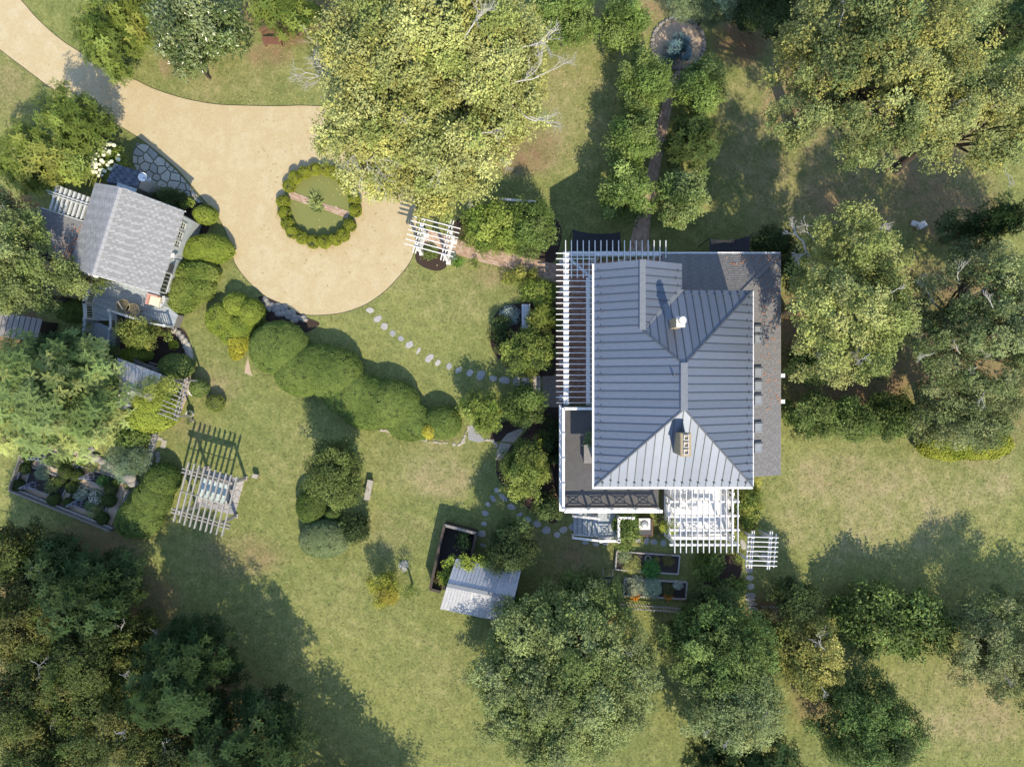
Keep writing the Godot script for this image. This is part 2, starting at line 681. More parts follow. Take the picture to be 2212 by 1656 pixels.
func make_materials() -> void:
	var grit := noise_tex(0.25, [Color(0.62, 0.62, 0.62), Color(1, 1, 1), Color(0.8, 0.8, 0.8)], 512, FastNoiseLite.TYPE_SIMPLEX_SMOOTH, 5, 3)
	var rough_n := noise_tex(0.12, [], 512, FastNoiseLite.TYPE_SIMPLEX_SMOOTH, 5, 4, 6.0)
	var soft_n := noise_tex(0.03, [], 256, FastNoiseLite.TYPE_SIMPLEX_SMOOTH, 4, 6, 3.0)
	var stain := noise_tex(0.018, [Color(0.72, 0.72, 0.72), Color(1, 1, 1), Color(0.86, 0.86, 0.86), Color(1, 1, 1)], 512, FastNoiseLite.TYPE_SIMPLEX_SMOOTH, 5, 8)
	var weather := noise_tex(0.012, [Color(0.86, 0.86, 0.86), Color(1, 1, 1), Color(0.92, 0.92, 0.92), Color(1, 1, 1)], 512, FastNoiseLite.TYPE_SIMPLEX_SMOOTH, 4, 18)
	var streaks := noise_tex(0.02, [Color(0.80, 0.81, 0.82), Color(1, 1, 1), Color(0.9, 0.9, 0.89), Color(1, 1, 1), Color(0.86, 0.86, 0.87)], 512, FastNoiseLite.TYPE_SIMPLEX_SMOOTH, 5, 28)
	var grain := noise_tex(0.05, [Color(0.7, 0.7, 0.7), Color(1, 1, 1)], 512, FastNoiseLite.TYPE_PERLIN, 5, 12)
	leaf_mat("leaf", 0.55, 0.45, 0.3)
	leaf_mat("leaf_glossy", 0.5, 0.3, 0.25)
	leaf_mat("leaf_sparkling", 0.3, 0.3, 0.5)
	leaf_mat("leaf_matt", 0.75, 0.4, 0.15)
	leaf_mat("leaf_clip", 0.65, 0.35, 0.18)
	leaf_mat("leaf_grass", 0.75, 0.35, 0.25)
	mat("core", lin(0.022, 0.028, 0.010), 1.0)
	mat("bark", lin(0.085, 0.068, 0.05), 0.95, grain, 1.2, rough_n)
	mat("pale_bark", lin(0.36, 0.33, 0.28), 0.9, grain, 1.5)
	mat("bleached", lin(0.40, 0.385, 0.35), 0.9)
	mat("white_paint", lin(0.76, 0.755, 0.735), 0.55, stain, 0.6)
	mat("old_white", lin(0.50, 0.51, 0.48), 0.7, stain, 0.8)
	mat("grey_wood", lin(0.26, 0.245, 0.225), 0.85, grain, 0.7, soft_n)
	mat("silver_wood", lin(0.40, 0.385, 0.355), 0.85, grain, 0.7, soft_n)
	mat("dark_wood", lin(0.075, 0.055, 0.043), 0.85, grain, 0.8, soft_n)
	mat("brown_wood", lin(0.17, 0.085, 0.045), 0.8, grain, 0.8, soft_n)
	mat("rust_wood", lin(0.22, 0.10, 0.065), 0.8, grain, 0.8, soft_n)
	mat("deck_paint", lin(0.36, 0.40, 0.41), 0.6, stain, 0.5)
	mat("deck_paint_worn", lin(0.31, 0.345, 0.355), 0.65, stain, 0.6)
	mat("clapboard", lin(0.72, 0.72, 0.70), 0.6, stain, 0.3)
	mat("cottage_wall", lin(0.44, 0.475, 0.475), 0.7, stain, 0.4)
	mat("glass", lin(0.02, 0.025, 0.03), 0.06)
	M.glass.metallic_specular = 0.8
	mat("membrane", lin(0.075, 0.073, 0.072), 0.8, weather, 0.3)
	for k in 2:
		for i in 4:
			var sm := mat(["seam_metal_x_%d", "seam_metal_z_%d"][k] % i, lin([0.136, 0.147, 0.128, 0.154][i], [0.162, 0.173, 0.154, 0.181][i], [0.206, 0.219, 0.198, 0.228][i]), [0.4, 0.46, 0.44, 0.42][i], streaks, 1.0, null, 0.3)
			# rain streaks run down the slope
			sm.uv1_scale = Vector3(0.12, 0.12, 1.1 + 0.13 * i) if k == 0 else Vector3(1.1 + 0.13 * i, 0.12, 0.12)
	mat("seam_dark", lin(0.06, 0.068, 0.075), 0.5)
	mat("ridge_metal", lin(0.15, 0.165, 0.178), 0.45, weather, 0.5)
	mat("tin_roof", lin(0.40, 0.405, 0.41), 0.42, stain, 0.5, null, 0.25)
	mat("tin_roof_pale", lin(0.46, 0.46, 0.455), 0.42, stain, 0.6, null, 0.25)
	mat("lean_grey", lin(0.17, 0.168, 0.165), 0.85, stain, 0.4)
	mat("black_metal", lin(0.03, 0.03, 0.032), 0.5)
	mat("grey_metal", lin(0.3, 0.31, 0.32), 0.45, null, 1.0, null, 0.4)
	for i in 4:
		mat("shingle_%d" % i, lin(0.165 + 0.01 * i, 0.162 + 0.01 * i, 0.158 + 0.01 * i), 0.95, grit, 0.9)
		mat("pale_shingle_%d" % i, lin(0.235 + 0.03 * i, 0.237 + 0.03 * i, 0.237 + 0.03 * i), 0.95, grit, 0.9)
		mat("dark_shingle_%d" % i, lin(0.05 + 0.02 * i, 0.064 + 0.022 * i, 0.085 + 0.026 * i), 0.95, grit, 0.9)
		mat("brick_%d" % i, [lin(0.46, 0.32, 0.22), lin(0.52, 0.37, 0.265), lin(0.41, 0.275, 0.19), lin(0.56, 0.42, 0.31)][i], 0.95, grit, 1.3, rough_n)
		mat("red_brick_%d" % i, [lin(0.45, 0.235, 0.15), lin(0.50, 0.28, 0.18), lin(0.40, 0.20, 0.135), lin(0.54, 0.33, 0.23)][i], 0.95, grit, 1.3, rough_n)
		mat("flag_%d" % i, [lin(0.43, 0.42, 0.36), lin(0.50, 0.48, 0.41), lin(0.38, 0.38, 0.345), lin(0.55, 0.53, 0.45)][i], 0.9, stain, 0.9, rough_n)
		mat("blue_stone_%d" % i, [lin(0.36, 0.36, 0.35), lin(0.42, 0.41, 0.39), lin(0.32, 0.325, 0.33), lin(0.47, 0.45, 0.41)][i], 0.9, stain, 0.9, rough_n)
	mat("joint_moss", lin(0.13, 0.13, 0.075), 1.0, grit, 0.8)
	mat("mortar", lin(0.40, 0.32, 0.24), 1.0, grit, 1.0)
	mat("red_mortar", lin(0.24, 0.155, 0.11), 1.0, grit, 1.0)
	mat("concrete", lin(0.34, 0.305, 0.25), 0.9, stain, 0.5, soft_n)
	mat("brown_concrete", lin(0.22, 0.19, 0.155), 0.9, stain, 0.5, soft_n)
	mat("limestone", lin(0.42, 0.385, 0.32), 0.9, stain, 1.0, rough_n)
	mat("rock", lin(0.30, 0.28, 0.245), 0.95, stain, 0.8, rough_n)
	mat("white_stone", lin(0.62, 0.60, 0.55), 0.85, stain, 1.0, soft_n)
	mat("mulch", lin(0.055, 0.040, 0.032), 1.0, noise_tex(0.2, [Color(0.4, 0.36, 0.34), Color(1, 0.95, 0.9), Color(0.65, 0.6, 0.58)], 512, FastNoiseLite.TYPE_CELLULAR, 3, 17), 1.0, rough_n)
	mat("bed_soil", lin(0.045, 0.036, 0.031), 1.0, grit, 1.0, rough_n)
	mat("path_grit", lin(0.52, 0.40, 0.28), 1.0, grit, 0.9, rough_n)
	mat("terracotta", lin(0.36, 0.16, 0.09), 0.85, stain, 1.0)
	mat("chimney_buff", lin(0.42, 0.34, 0.22), 0.9, grit, 0.8, rough_n)
	mat("shade_mesh", lin(0.018, 0.019, 0.022), 0.9, grit, 2.0)
	mat("bronze", lin(0.16, 0.135, 0.075), 0.45, stain, 1.5, null, 0.4)
	mat("pink_fabric", lin(0.42, 0.24, 0.20), 0.9)
	mat("cream_fabric", lin(0.62, 0.55, 0.42), 0.9)
	mat("blue_rod", lin(0.30, 0.34, 0.47), 0.5)
	mat("frosted_glass", lin(0.46, 0.53, 0.47), 0.18, stain, 0.6)
	mat("fallen_leaf", lin(0.42, 0.17, 0.07), 0.8)
	mat("moss_green", lin(0.10, 0.12, 0.035), 1.0, grit, 1.0)
	M.fallen_leaf.cull_mode = BaseMaterial3D.CULL_DISABLED

func make_ground() -> void:
	var w := 1344
	var h := 1344
	var ext := 84.0
	var nz := []
	for a in [[0.35 / 16.0, 5], [1.3 / 16.0, 6], [0.045 / 16.0, 7], [6.0 / 16.0, 8]]:
		var f := FastNoiseLite.new()
		f.noise_type = FastNoiseLite.TYPE_SIMPLEX_SMOOTH
		f.frequency = a[0]
		f.fractal_octaves = 4
		f.seed = a[1]
		nz.push_back(f.get_image(w, h, false, false, false).get_data())
	var dry := PackedFloat32Array()
	dry.resize(w * h)
	var soil := PackedFloat32Array()
	soil.resize(w * h)
	# [x, y, rx, ry, dryness, bare soil]: worn and dry places in the turf
	var worn := [[490, 160, 200, 90, 0.42, 0.0], [580, 118, 60, 34, 0.7, 0.5], [365, 140, 26, 34, 0.8, 0.3], [30, 190, 70, 90, 0.5, 0.15], [640, 70, 60, 40, 0.4, 0.7],
		[1240, 210, 120, 200, 0.5, 0.0], [1110, 320, 110, 70, 0.6, 0.5], [1400, 25, 60, 60, 0.6, 0.35], [1180, 330, 60, 60, 0.55, 0.1],
		[1700, 330, 260, 230, 0.55, 0.1], [1600, 80, 70, 70, 0.4, 0.85], [1960, 330, 130, 90, 0.7, 0.3], [2050, 440, 140, 110, 0.4, 0.45], [1850, 440, 120, 80, 0.7, 0.3], [1720, 240, 90, 70, 0.5, 0.35],
		[1800, 150, 180, 160, 0.6, 0.45], [2020, 200, 170, 170, 0.5, 0.5], [1960, 720, 170, 200, 0.4, 0.45], [2120, 760, 150, 260, 0.4, 0.5], [1820, 840, 150, 50, 0.4, 0.5], [1720, 720, 60, 120, 0.3, 0.8],
		[1900, 1080, 330, 150, 0.62, 0.0], [1830, 1030, 130, 60, 0.75, 0.05], [2130, 1010, 100, 90, 0.55, 0.0], [1800, 1180, 110, 60, 0.4, 0.0],
		[2060, 1520, 190, 130, 0.5, 0.02], [2150, 1570, 100, 80, 0.65, 0.05], [1770, 1480, 80, 120, 0.4, 0.4], [1650, 1360, 70, 90, 0.2, 0.8],
		[930, 1000, 150, 90, 0.5, 0.0], [960, 1040, 70, 60, 0.65, 0.05], [1000, 640, 130, 70, 0.35, 0.0], [1060, 590, 60, 40, 0.5, 0.15], [860, 600, 60, 40, 0.3, 0.0],
		[470, 830, 70, 60, 0.55, 0.1], [520, 720, 40, 40, 0.4, 0.2], [410, 930, 60, 40, 0.5, 0.15], [850, 1150, 90, 60, 0.45, 0.05], [640, 1000, 130, 110, 0.22, 0.0],
		[700, 1330, 260, 160, 0.12, 0.0], [960, 1450, 110, 110, 0.22, 0.0], [520, 1200, 120, 60, 0.4, 0.25], [200, 1170, 130, 60, 0.3, 0.5], [300, 1320, 110, 120, 0.3, 0.5], [480, 1560, 180, 120, 0.3, 0.6], [100, 1400, 160, 260, 0.3, 0.7],
		[20, 720, 90, 260, 0.2, 0.8], [120, 600, 110, 60, 0.3, 0.6], [340, 740, 70, 70, 0.2, 0.75], [1180, 1180, 120, 60, 0.1, 0.3], [1270, 1210, 90, 60, 0.3, 0.15], [1240, 1340, 150, 100, 0.3, 0.4], [700, 30, 260, 50, 0.3, 0.75], [250, 40, 80, 50, 0.3, 0.6], [1240, 40, 110, 50, 0.3, 0.6]]
	for a in worn:
		var p := at2(a[0], a[1])
		var sx: float = a[2] / PX
		var sy: float = a[3] / PX
		var cx := int((p.x / ext + 0.5) * w)
		var cy := int((p.y / ext + 0.5) * h)
		var rx := int(sx * w / ext)
		var ry := int(sy * h / ext)
		for j in range(maxi(0, cy - ry), mini(h, cy + ry)):
			for i in range(maxi(0, cx - rx), mini(w, cx + rx)):
				var u := float(i - cx) / rx
				var q := float(j - cy) / ry
				var d := u * u + q * q
				if d < 1.0:
					var k := j * w + i
					var e: float = (1.0 - d) * (0.55 + 0.9 * nz[0][k] / 255.0)
					dry[k] = minf(1.0, dry[k] + e * a[4] * 1.35)
					soil[k] = minf(1.0, soil[k] + e * a[5] * 1.35)
	var bytes := PackedByteArray()
	bytes.resize(w * h * 3)
	var green := lin(0.172, 0.196, 0.066)
	var green2 := lin(0.228, 0.24, 0.084)
	var tan := lin(0.33, 0.28, 0.155)
	var dirt := lin(0.21, 0.135, 0.08)
	for k in w * h:
		# faint arcs left by the mower
		var mx := float(k % w) - 300.0
		var my := float(k / w) - 1500.0
		var mow := sin(sqrt(mx * mx + my * my) * 0.4 + 5.0 * nz[2][k] / 255.0)
		var n0: float = nz[0][k] / 255.0
		var n1: float = nz[1][k] / 255.0
		var n2: float = nz[2][k] / 255.0
		var n3: float = nz[3][k] / 255.0
		var c := green.lerp(green2, clampf(n2 * 1.4 - 0.2 + (n0 - 0.5) * 1.2 + (n1 - 0.5) * 0.9 + (n3 - 0.5) * 0.8, 0.0, 1.0))
		var d: float = clampf((n1 - 0.58) * 0.9, 0.0, 0.3) + dry[k] * (0.28 + n1 * 0.6 + (n0 - 0.5) * 0.9) + (n3 - 0.5) * 0.45
		c = c.lerp(tan, clampf(d, 0.0, 0.9))
		var s: float = soil[k] * (0.45 + n1 * 0.9) + (soil[k] * (n0 - 0.5))
		c = c.lerp(dirt, clampf(s, 0.0, 0.92))
		var e := 0.8 + n3 * 0.3 + n1 * 0.1 + mow * 0.05 * clampf(n0 * 2.0 - 0.9, 0.0, 1.0)
		bytes[k * 3] = int(clampf(c.r * e, 0, 1) * 255)
		bytes[k * 3 + 1] = int(clampf(c.g * e, 0, 1) * 255)
		bytes[k * 3 + 2] = int(clampf(c.b * e, 0, 1) * 255)
	var im := Image.create_from_data(w, h, false, Image.FORMAT_RGB8, bytes)
	turf_image = im
	var m := StandardMaterial3D.new()
	m.resource_name = "turf"
	m.albedo_texture = ImageTexture.create_from_image(im)
	m.roughness = 1.0
	m.metallic_specular = 0.1
	m.normal_enabled = true
	m.normal_texture = noise_tex(0.16, [], 512, FastNoiseLite.TYPE_SIMPLEX_SMOOTH, 4, 31, 8.0)
	m.normal_scale = 0.7
	m.detail_enabled = true
	m.detail_blend_mode = BaseMaterial3D.BLEND_MODE_MUL
	m.detail_uv_layer = BaseMaterial3D.DETAIL_UV_2
	m.detail_albedo = noise_tex(0.2, [Color(0.66, 0.68, 0.62), Color(1, 1, 1), Color(0.85, 0.85, 0.82), Color(1, 1, 0.96)], 1024, FastNoiseLite.TYPE_SIMPLEX_SMOOTH, 5, 33)
	# one sheet out to the horizon; the pattern is mirrored from field to field
	var v := PackedVector3Array()
	var n := PackedVector3Array()
	var uv := PackedVector2Array()
	var uv2 := PackedVector2Array()
	var tg := PackedFloat32Array()
	for i in range(-9, 10):
		for j in range(-9, 10):
			for q in [[0, 0], [1, 0], [1, 1], [0, 0], [1, 1], [0, 1]]:
				var p := Vector3((i + q[0] - 0.5) * ext, 0, (j + q[1] - 0.5) * ext)
				v.push_back(p)
				n.push_back(Vector3.UP)
				uv.push_back(Vector2(1.0 - q[0] if i % 2 else q[0], 1.0 - q[1] if j % 2 else q[1]))
				uv2.push_back(Vector2(p.x, p.z) / 7.3)
				tg.append_array([1, 0, 0, 1])
	var a := []
	a.resize(Mesh.ARRAY_MAX)
	a[Mesh.ARRAY_VERTEX] = v
	a[Mesh.ARRAY_NORMAL] = n
	a[Mesh.ARRAY_TEX_UV] = uv
	a[Mesh.ARRAY_TEX_UV2] = uv2
	a[Mesh.ARRAY_TANGENT] = tg
	var me := ArrayMesh.new()
	me.add_surface_from_arrays(Mesh.PRIMITIVE_TRIANGLES, a)
	m.normal_enabled = false
	me.surface_set_material(0, m)
	var o := MeshInstance3D.new()
	o.mesh = me
	put(o, "ground", self)
	o.set_meta("kind", "structure")

var turf_image: Image

func flat(called: String, p: PackedVector2Array, y: float, m: Material, bottom := -0.05) -> MeshInstance3D:
	var b := MB.new()
	b.prism(p, bottom, y)
	lawn_free.push_back(p)
	return struct(called, b, m)

func smooth(a: Array, closed := true, per := 6) -> PackedVector2Array:
	var p := poly_at(a)
	var o := PackedVector2Array()
	var n := p.size()
	for i in (n if closed else n - 1):
		var p0 := p[(i - 1 + n) % n] if closed or i > 0 else p[i]
		var p3 := p[(i + 2) % n] if closed or i < n - 2 else p[(i + 1) % n]
		for k in per:
			o.push_back(p[i].cubic_interpolate(p[(i + 1) % n], p0, p3, float(k) / per))
	if not closed:
		o.push_back(p[n - 1])
	return o

func make_drive() -> void:
	var m := mat("gravel", Color.WHITE, 1.0)
	# gravel: many small stones of differing tone
	rng.seed = 4
	var n := 1024
	var by := PackedByteArray()
	by.resize(n * n * 3)
	var grids := []
	for c in [4, 8]:
		var w: int = n / c
		var g := PackedFloat32Array()
		for k in w * w:
			g.push_back(rng.randf())
		grids.push_back([c, w, g])
	var dark := lin(0.36, 0.295, 0.175)
	var pale := lin(0.49, 0.425, 0.275)
	for y in n:
		for x in n:
			var t := rng.randf() * 0.22 - 0.11
			for q in grids:
				var c: int = q[0]
				var w: int = q[1]
				# patches of like stones, their borders scattered so that no rows show
				var xi := (int((x + rng.randf() * c) / c) + w) % w
				var yi := (int((y + rng.randf() * c) / c) + w) % w
				t += q[2][yi * w + xi] * (0.4 if c == 4 else 0.26)
			var col := dark.lerp(pale, clampf(t * 1.1 + 0.13, 0, 1))
			var k := (y * n + x) * 3
			by[k] = int(col.r * 255)
			by[k + 1] = int(col.g * 255)
			by[k + 2] = int(col.b * 255)
	m.albedo_texture = ImageTexture.create_from_image(Image.create_from_data(n, n, false, Image.FORMAT_RGB8, by))
	m.uv1_triplanar = true
	m.uv1_world_triplanar = true
	m.uv1_scale = Vector3.ONE * 0.11
	m.detail_enabled = true
	m.detail_blend_mode = BaseMaterial3D.BLEND_MODE_MUL
	m.detail_uv_layer = BaseMaterial3D.DETAIL_UV_2
	m.detail_albedo = noise_tex(0.033, [Color(0.95, 0.90, 0.84), Color(1, 1, 1), Color(0.97, 0.95, 0.92), Color(1, 1, 1), Color(0.93, 0.91, 0.88)], 512, FastNoiseLite.TYPE_SIMPLEX_SMOOTH, 5, 43)
	m.uv2_triplanar = true
	m.uv2_world_triplanar = true
	m.uv2_scale = Vector3.ONE * 0.02
	m.metallic_specular = 0.2
	var out := smooth([-260, -250, -120, -190, -20, -70, 45, 0, 83, 43, 133, 87, 190, 123, 233, 150, 283, 168, 333, 192, 400, 213, 467, 225, 534, 228, 600, 229, 667, 228, 740, 236, 810, 268, 858, 320, 888, 390, 900, 460, 899, 520, 892, 552, 884, 569, 864, 595, 830, 630, 787, 659, 737, 676, 684, 681, 650, 678, 610, 664, 567, 635, 534, 605, 507, 567, 496, 520, 470, 468, 434, 425, 417, 405, 384, 367, 350, 337, 300, 298, 240, 262, 180, 228, 113, 192, 33, 133, -40, 80, -160, 10, -300, -120])
	flat("driveway", out, 0.012, m)
	var edge := MB.new()
	for i in out.size():
		var a := out[i]
		var b := out[(i + 1) % out.size()]
		if a.distance_to(b) > 0.001 and a.distance_to(b) < 3.0:
			edge.beam(Vector3(a.x, 0.012, a.y), Vector3(b.x, 0.012, b.y), 0.022, 0.04)
	struct("driveway_edging", edge, M.dark_wood)
	# the island in the turning circle
	var isle := PackedVector2Array()
	for i in 48:
		var t := TAU * i / 48
		isle.push_back(at2(689 + cos(t) * 79, 444 + sin(t) * 81))
	island = isle
	var m2 := mat("island_turf", lin(0.21, 0.215, 0.078), 1.0, noise_tex(0.12, [Color(0.5, 0.58, 0.45), Color(1, 1, 1), Color(0.75, 0.8, 0.62), Color(1, 0.95, 0.85)], 512, FastNoiseLite.TYPE_SIMPLEX_SMOOTH, 5, 51), 0.35)
	var b2 := MB.new()
	b2.prism(isle, -0.02, 0.03)
	struct("island_lawn", b2, m2)

var island: PackedVector2Array

func brick_path(called: String, p: PackedVector2Array, ang: float, size: Vector2, prefix: String, mortar: String, y := 0.03) -> void:
	flat(called, p, y - 0.012, M[mortar])
	var path := get_child(get_child_count() - 1)
	var mb := MB.new()
	mb.box(Transform3D(Basis.IDENTITY, Vector3.ZERO), Vector3(size.x - 0.012, 0.03, size.y - 0.012))
	var shared := mb.mesh()
	var rect := Rect2(p[0], Vector2.ZERO)
	for q in p:
		rect = rect.expand(q)
	var d := Vector2(cos(ang), sin(ang))
	var e := Vector2(-d.y, d.x)
	var cen := rect.get_center()
	var ext := rect.size.length() * 0.5
	var rest := MB.new()
	rest.tinted = true
	var count := 0
	rng.seed = 31
	var spots := []
	for j in range(int(-ext / size.y), int(ext / size.y)):
		for i in range(int(-ext / size.x), int(ext / size.x)):
			var q: Vector2 = cen + d * (i + (0.5 if j % 2 else 0.0)) * size.x + e * j * size.y
			if Geometry2D.is_point_in_polygon(q + (cen - q).normalized() * -0.03, p):
				spots.push_back(q)
	spots.sort_custom(func(a, b): return a.length_squared() < b.length_squared())
	for q in spots:
		var t := Transform3D(Basis(Vector3.UP, -ang + rnd(-0.015, 0.015)), Vector3(q.x, y - 0.013 + rnd(-0.003, 0.003), q.y))
		var mm: Material = M["%s_%d" % [prefix, rng.randi() % 4]]
		if count < 300:
			piece("brick", shared, t, mm, path)
		else:
			var cc: Color = mm.albedo_color.srgb_to_linear()
			rest.col = cc
			rest.box(t, Vector3(size.x - 0.012, 0.03, size.y - 0.012))
		count += 1
	if count > 300:
		if not M.has("brick_rest"):
			mat("brick_rest", Color.WHITE, 0.95, M.brick_0.albedo_texture, 1.3)
			M.brick_rest.vertex_color_use_as_albedo = true
		obj("brick_paving", rest, M.brick_rest, path).set_meta("kind", "stuff")

# flagstones: the cells round jittered points, each shrunk by its joint
func flagstones(called: String, parent: Node, p: PackedVector2Array, step: float, joint: float, y: float, prefix: String, jitter := 0.42) -> void:
	var rect := Rect2(p[0], Vector2.ZERO)
	for q in p:
		rect = rect.expand(q)
	var pts := []
	var j := -1
	while rect.position.y + j * step < rect.end.y + step:
		var i := -1
		while rect.position.x + i * step < rect.end.x + step:
			pts.push_back(rect.position + Vector2(i + (0.5 if j % 2 else 0.0) + rnd(-jitter, jitter), j + rnd(-jitter, jitter)) * step)
			i += 1
		j += 1
	for a in pts:
		var cell := PackedVector2Array([a + Vector2(-2, -2) * step, a + Vector2(2, -2) * step, a + Vector2(2, 2) * step, a + Vector2(-2, 2) * step])
		for b in pts:
			if b == a or a.distance_to(b) > step * 3.2:
				continue
			var m: Vector2 = (a + b) * 0.5
			var d: Vector2 = (b - a).normalized()
			var next := PackedVector2Array()
			for k in cell.size():
				var u := cell[k]
				var w := cell[(k + 1) % cell.size()]
				var su := (u - m).dot(d)
				var sw := (w - m).dot(d)
				if su <= 0:
					next.push_back(u)
				if su * sw < 0:
					next.push_back(u.lerp(w, su / (su - sw)))
			cell = next
			if cell.size() < 3:
				break
		if cell.size() < 3:
			continue
		for c in Geometry2D.intersect_polygons(cell, p):
			for s in Geometry2D.offset_polygon(c, -joint * 0.5, Geometry2D.JOIN_MITER):
				var area := 0.0
				for k in s.size():
					area += s[k].cross(s[(k + 1) % s.size()])
				if absf(area) < 0.02:
					continue
				var mb := MB.new()
				mb.slab(s, y - 0.05, y + rnd(0.0, 0.02))
				struct(called, mb, M["%s_%d" % [prefix, rng.randi() % 4]], parent)

func pebble_shape(cx: float, cz: float, r: float, squash: float, turn: float, sides := 9) -> PackedVector2Array:
	var o := PackedVector2Array()
	for i in sides:
		var t := TAU * i / sides
		var q := Vector2(cos(t), sin(t) * squash) * r * rnd(0.82, 1.15)
		o.push_back(Vector2(cx, cz) + q.rotated(turn))
	return o

func make_paths() -> void:
	brick_path("brick_walkway", poly_at([920, 497, 983, 515, 1004, 523, 1085, 543, 1163, 563, 1206, 571, 1206, 614, 1158, 598, 1121, 581, 1075, 574, 1037, 565, 975, 545, 912, 528]), 0.25, Vector2(0.2, 0.1), "brick", "mortar")
	brick_path("shrub_walk", poly_at([1354, 552, 1362, 520, 1371, 480, 1383, 430, 1394, 390, 1410, 320, 1424, 253, 1440, 190, 1462, 150, 1474, 156, 1458, 200, 1447, 253, 1434, 320, 1421, 390, 1412, 430, 1404, 480, 1401, 520, 1407, 552]), -1.35, Vector2(0.21, 0.105), "brick", "mortar")
	brick_path("pergola_terrace", PackedVector2Array([Vector2(2.62, -7.2), Vector2(9.2, -7.6), Vector2(9.2, -5.85), Vector2(4.62, -5.85), Vector2(4.62, 1.25), Vector2(2.62, 1.25)]), 0.0, Vector2(0.2, 0.11), "red_brick", "red_mortar")
	# poured walk beside the porch
	var walk := MB.new()
	for a in [[1152, 812, 1168, 812, 1168, 868, 1152, 874], [1152, 877, 1168, 871, 1168, 892, 1146, 912, 1128, 922, 1142, 900, 1152, 886], [1126, 924, 1144, 914, 1126, 936, 1108, 956, 1082, 952, 1096, 936], [1081, 955, 1106, 959, 1092, 980, 1083, 994, 1072, 992, 1074, 972]]:
		var pp := poly_at(a)
		walk.prism(pp, -0.05, 0.035)
		lawn_free.push_back(pp)
	struct("concrete_walk", walk, M.concrete)
	var pad := poly_at([1172, 812, 1211, 812, 1211, 880, 1172, 878])
	flat("brown_pad", pad, 0.03, M.brown_concrete)
	flat("stone_landing", poly_at([1010, 920, 1020, 918, 1036, 938, 1048, 952, 1034, 955, 1012, 950]), 0.03, M.blue_stone_2)
	# stepping stones
	rng.seed = 52
	var st := MB.new()
	var first := Node3D.new()
	put(first, "stepping_stones", self)
	first.set_meta("kind", "structure")
	for a in [[799, 670, 10, .75, .2], [817, 688, 11, .7, -.5], [831, 705, 9, 1, 0], [848, 720, 8, 1, 0], [865, 731, 8, .9, .3], [884, 744, 11, .8, -.4], [904, 757, 9, .5, -1.1], [927, 774, 13, .6, -.7], [946, 783, 9, .7, -1.1], [970, 791, 9, .75, 1.2], [991, 799, 9, .7, -.8], [1015, 805, 10, .75, -1.0], [1039, 810, 12, .85, -.9], [1065, 817, 10, .7, 0.2], [1090, 821, 15, .65, 0.3], [1117, 824, 10, 1.2, 0.1], [1135, 824, 10, 1.2, 0.1]]:
		var p := at(a[0], a[1])
		var mb := MB.new()
		mb.slab(pebble_shape(p.x, p.z, a[2] / PX * 0.88, a[3], a[4]), -0.04, 0.02)
		struct("stone", mb, M["blue_stone_%d" % (rng.randi() % 4)], first)
	var second := Node3D.new()
	put(second, "stepping_stones", self)
	second.set_meta("kind", "structure")
	for a in [[1074, 1059, 9, .8, .4], [1065, 1077, 11, .55, .9], [1087, 1074, 13, .5, .8], [1054, 1089, 8, .7, .4], [1105, 1095, 11, .7, .2], [1048, 1108, 10, .7, .1], [1123, 1111, 8, .7, -.4], [1140, 1122, 9, .9, .3], [1160, 1131, 11, .9, .6], [1046, 1131, 8, .7, 0], [1181, 1145, 12, .8, .2], [1203, 1155, 10, .8, .3], [1217, 1144, 10, .8, -.5], [1237, 1138, 11, .9, .2], [1040, 1153, 11, .8, .1], [1042, 1177, 8, .6, .2], [1264, 1172, 9, .6, .1], [1287, 1175, 9, .6, .1], [1308, 1173, 8, .7, .1], [1378, 1166, 8, .7, .3], [1397, 1168, 7, 1.5, .2], [1413, 1170, 9, .8, .2], [1433, 1172, 7, 1.4, .1]]:
		var p := at(a[0], a[1])
		var mb := MB.new()
		mb.slab(pebble_shape(p.x, p.z, a[2] / PX * 0.88, a[3], a[4], 7), -0.04, 0.02)
		struct("stone", mb, M["blue_stone_%d" % (rng.randi() % 4)], second)
	var third := Node3D.new()
	put(third, "stepping_stones", self)
	third.set_meta("kind", "structure")
	for a in [[1605, 1176, 14, .5, 1.3], [1619, 1231, 11, .7, .1], [1620, 1248, 10, .75, 0], [1622, 1267, 10, .8, .1], [1622, 1285, 13, .5, .1], [1621, 1294, 13, .4, .1], [1624, 1304, 14, .4, .1], [1628, 1314, 14, .4, .2], [1652, 1200, 11, .6, .5], [1655, 1155, 12, .7, .2]]:
		var p := at(a[0], a[1])
		var mb := MB.new()
		mb.slab(pebble_shape(p.x, p.z, a[2] / PX * 0.88, a[3], a[4], 7), -0.04, 0.02)
		struct("stone", mb, M["flag_%d" % (rng.randi() % 4)], third)
	# flagstone apron between drive and cottage
	rng.seed = 8
	var ap := poly_at([296, 308, 318, 312, 350, 340, 384, 370, 414, 406, 440, 436, 428, 440, 416, 428, 400, 424, 372, 414, 330, 398, 300, 380, 286, 350, 286, 322])
	flat("flagstone_apron", ap, 0.012, M.joint_moss)
	flagstones("flagstone", get_child(get_child_count() - 1), ap, 0.52, 0.07, 0.035, "flag")
	# low stone edging below the turning circle
	var scree := Node3D.new()
	put(scree, "rock_edging", self)
	scree.set_meta("kind", "structure")
	for i in 34:
		var t := i / 33.0
		var x := lerpf(568, 655, t) + rnd(-8, 8)
		var y := lerpf(652, 690, t) + rnd(-9, 9)
		var p := at(x, y)
		var mb := MB.new()
		mb.blob(Vector3(p.x, 0.02, p.z), Vector3(rnd(0.14, 0.3), rnd(0.1, 0.22), rnd(0.14, 0.26)), 4, 7, -0.2)
		struct("rock", mb, M.rock, scree)
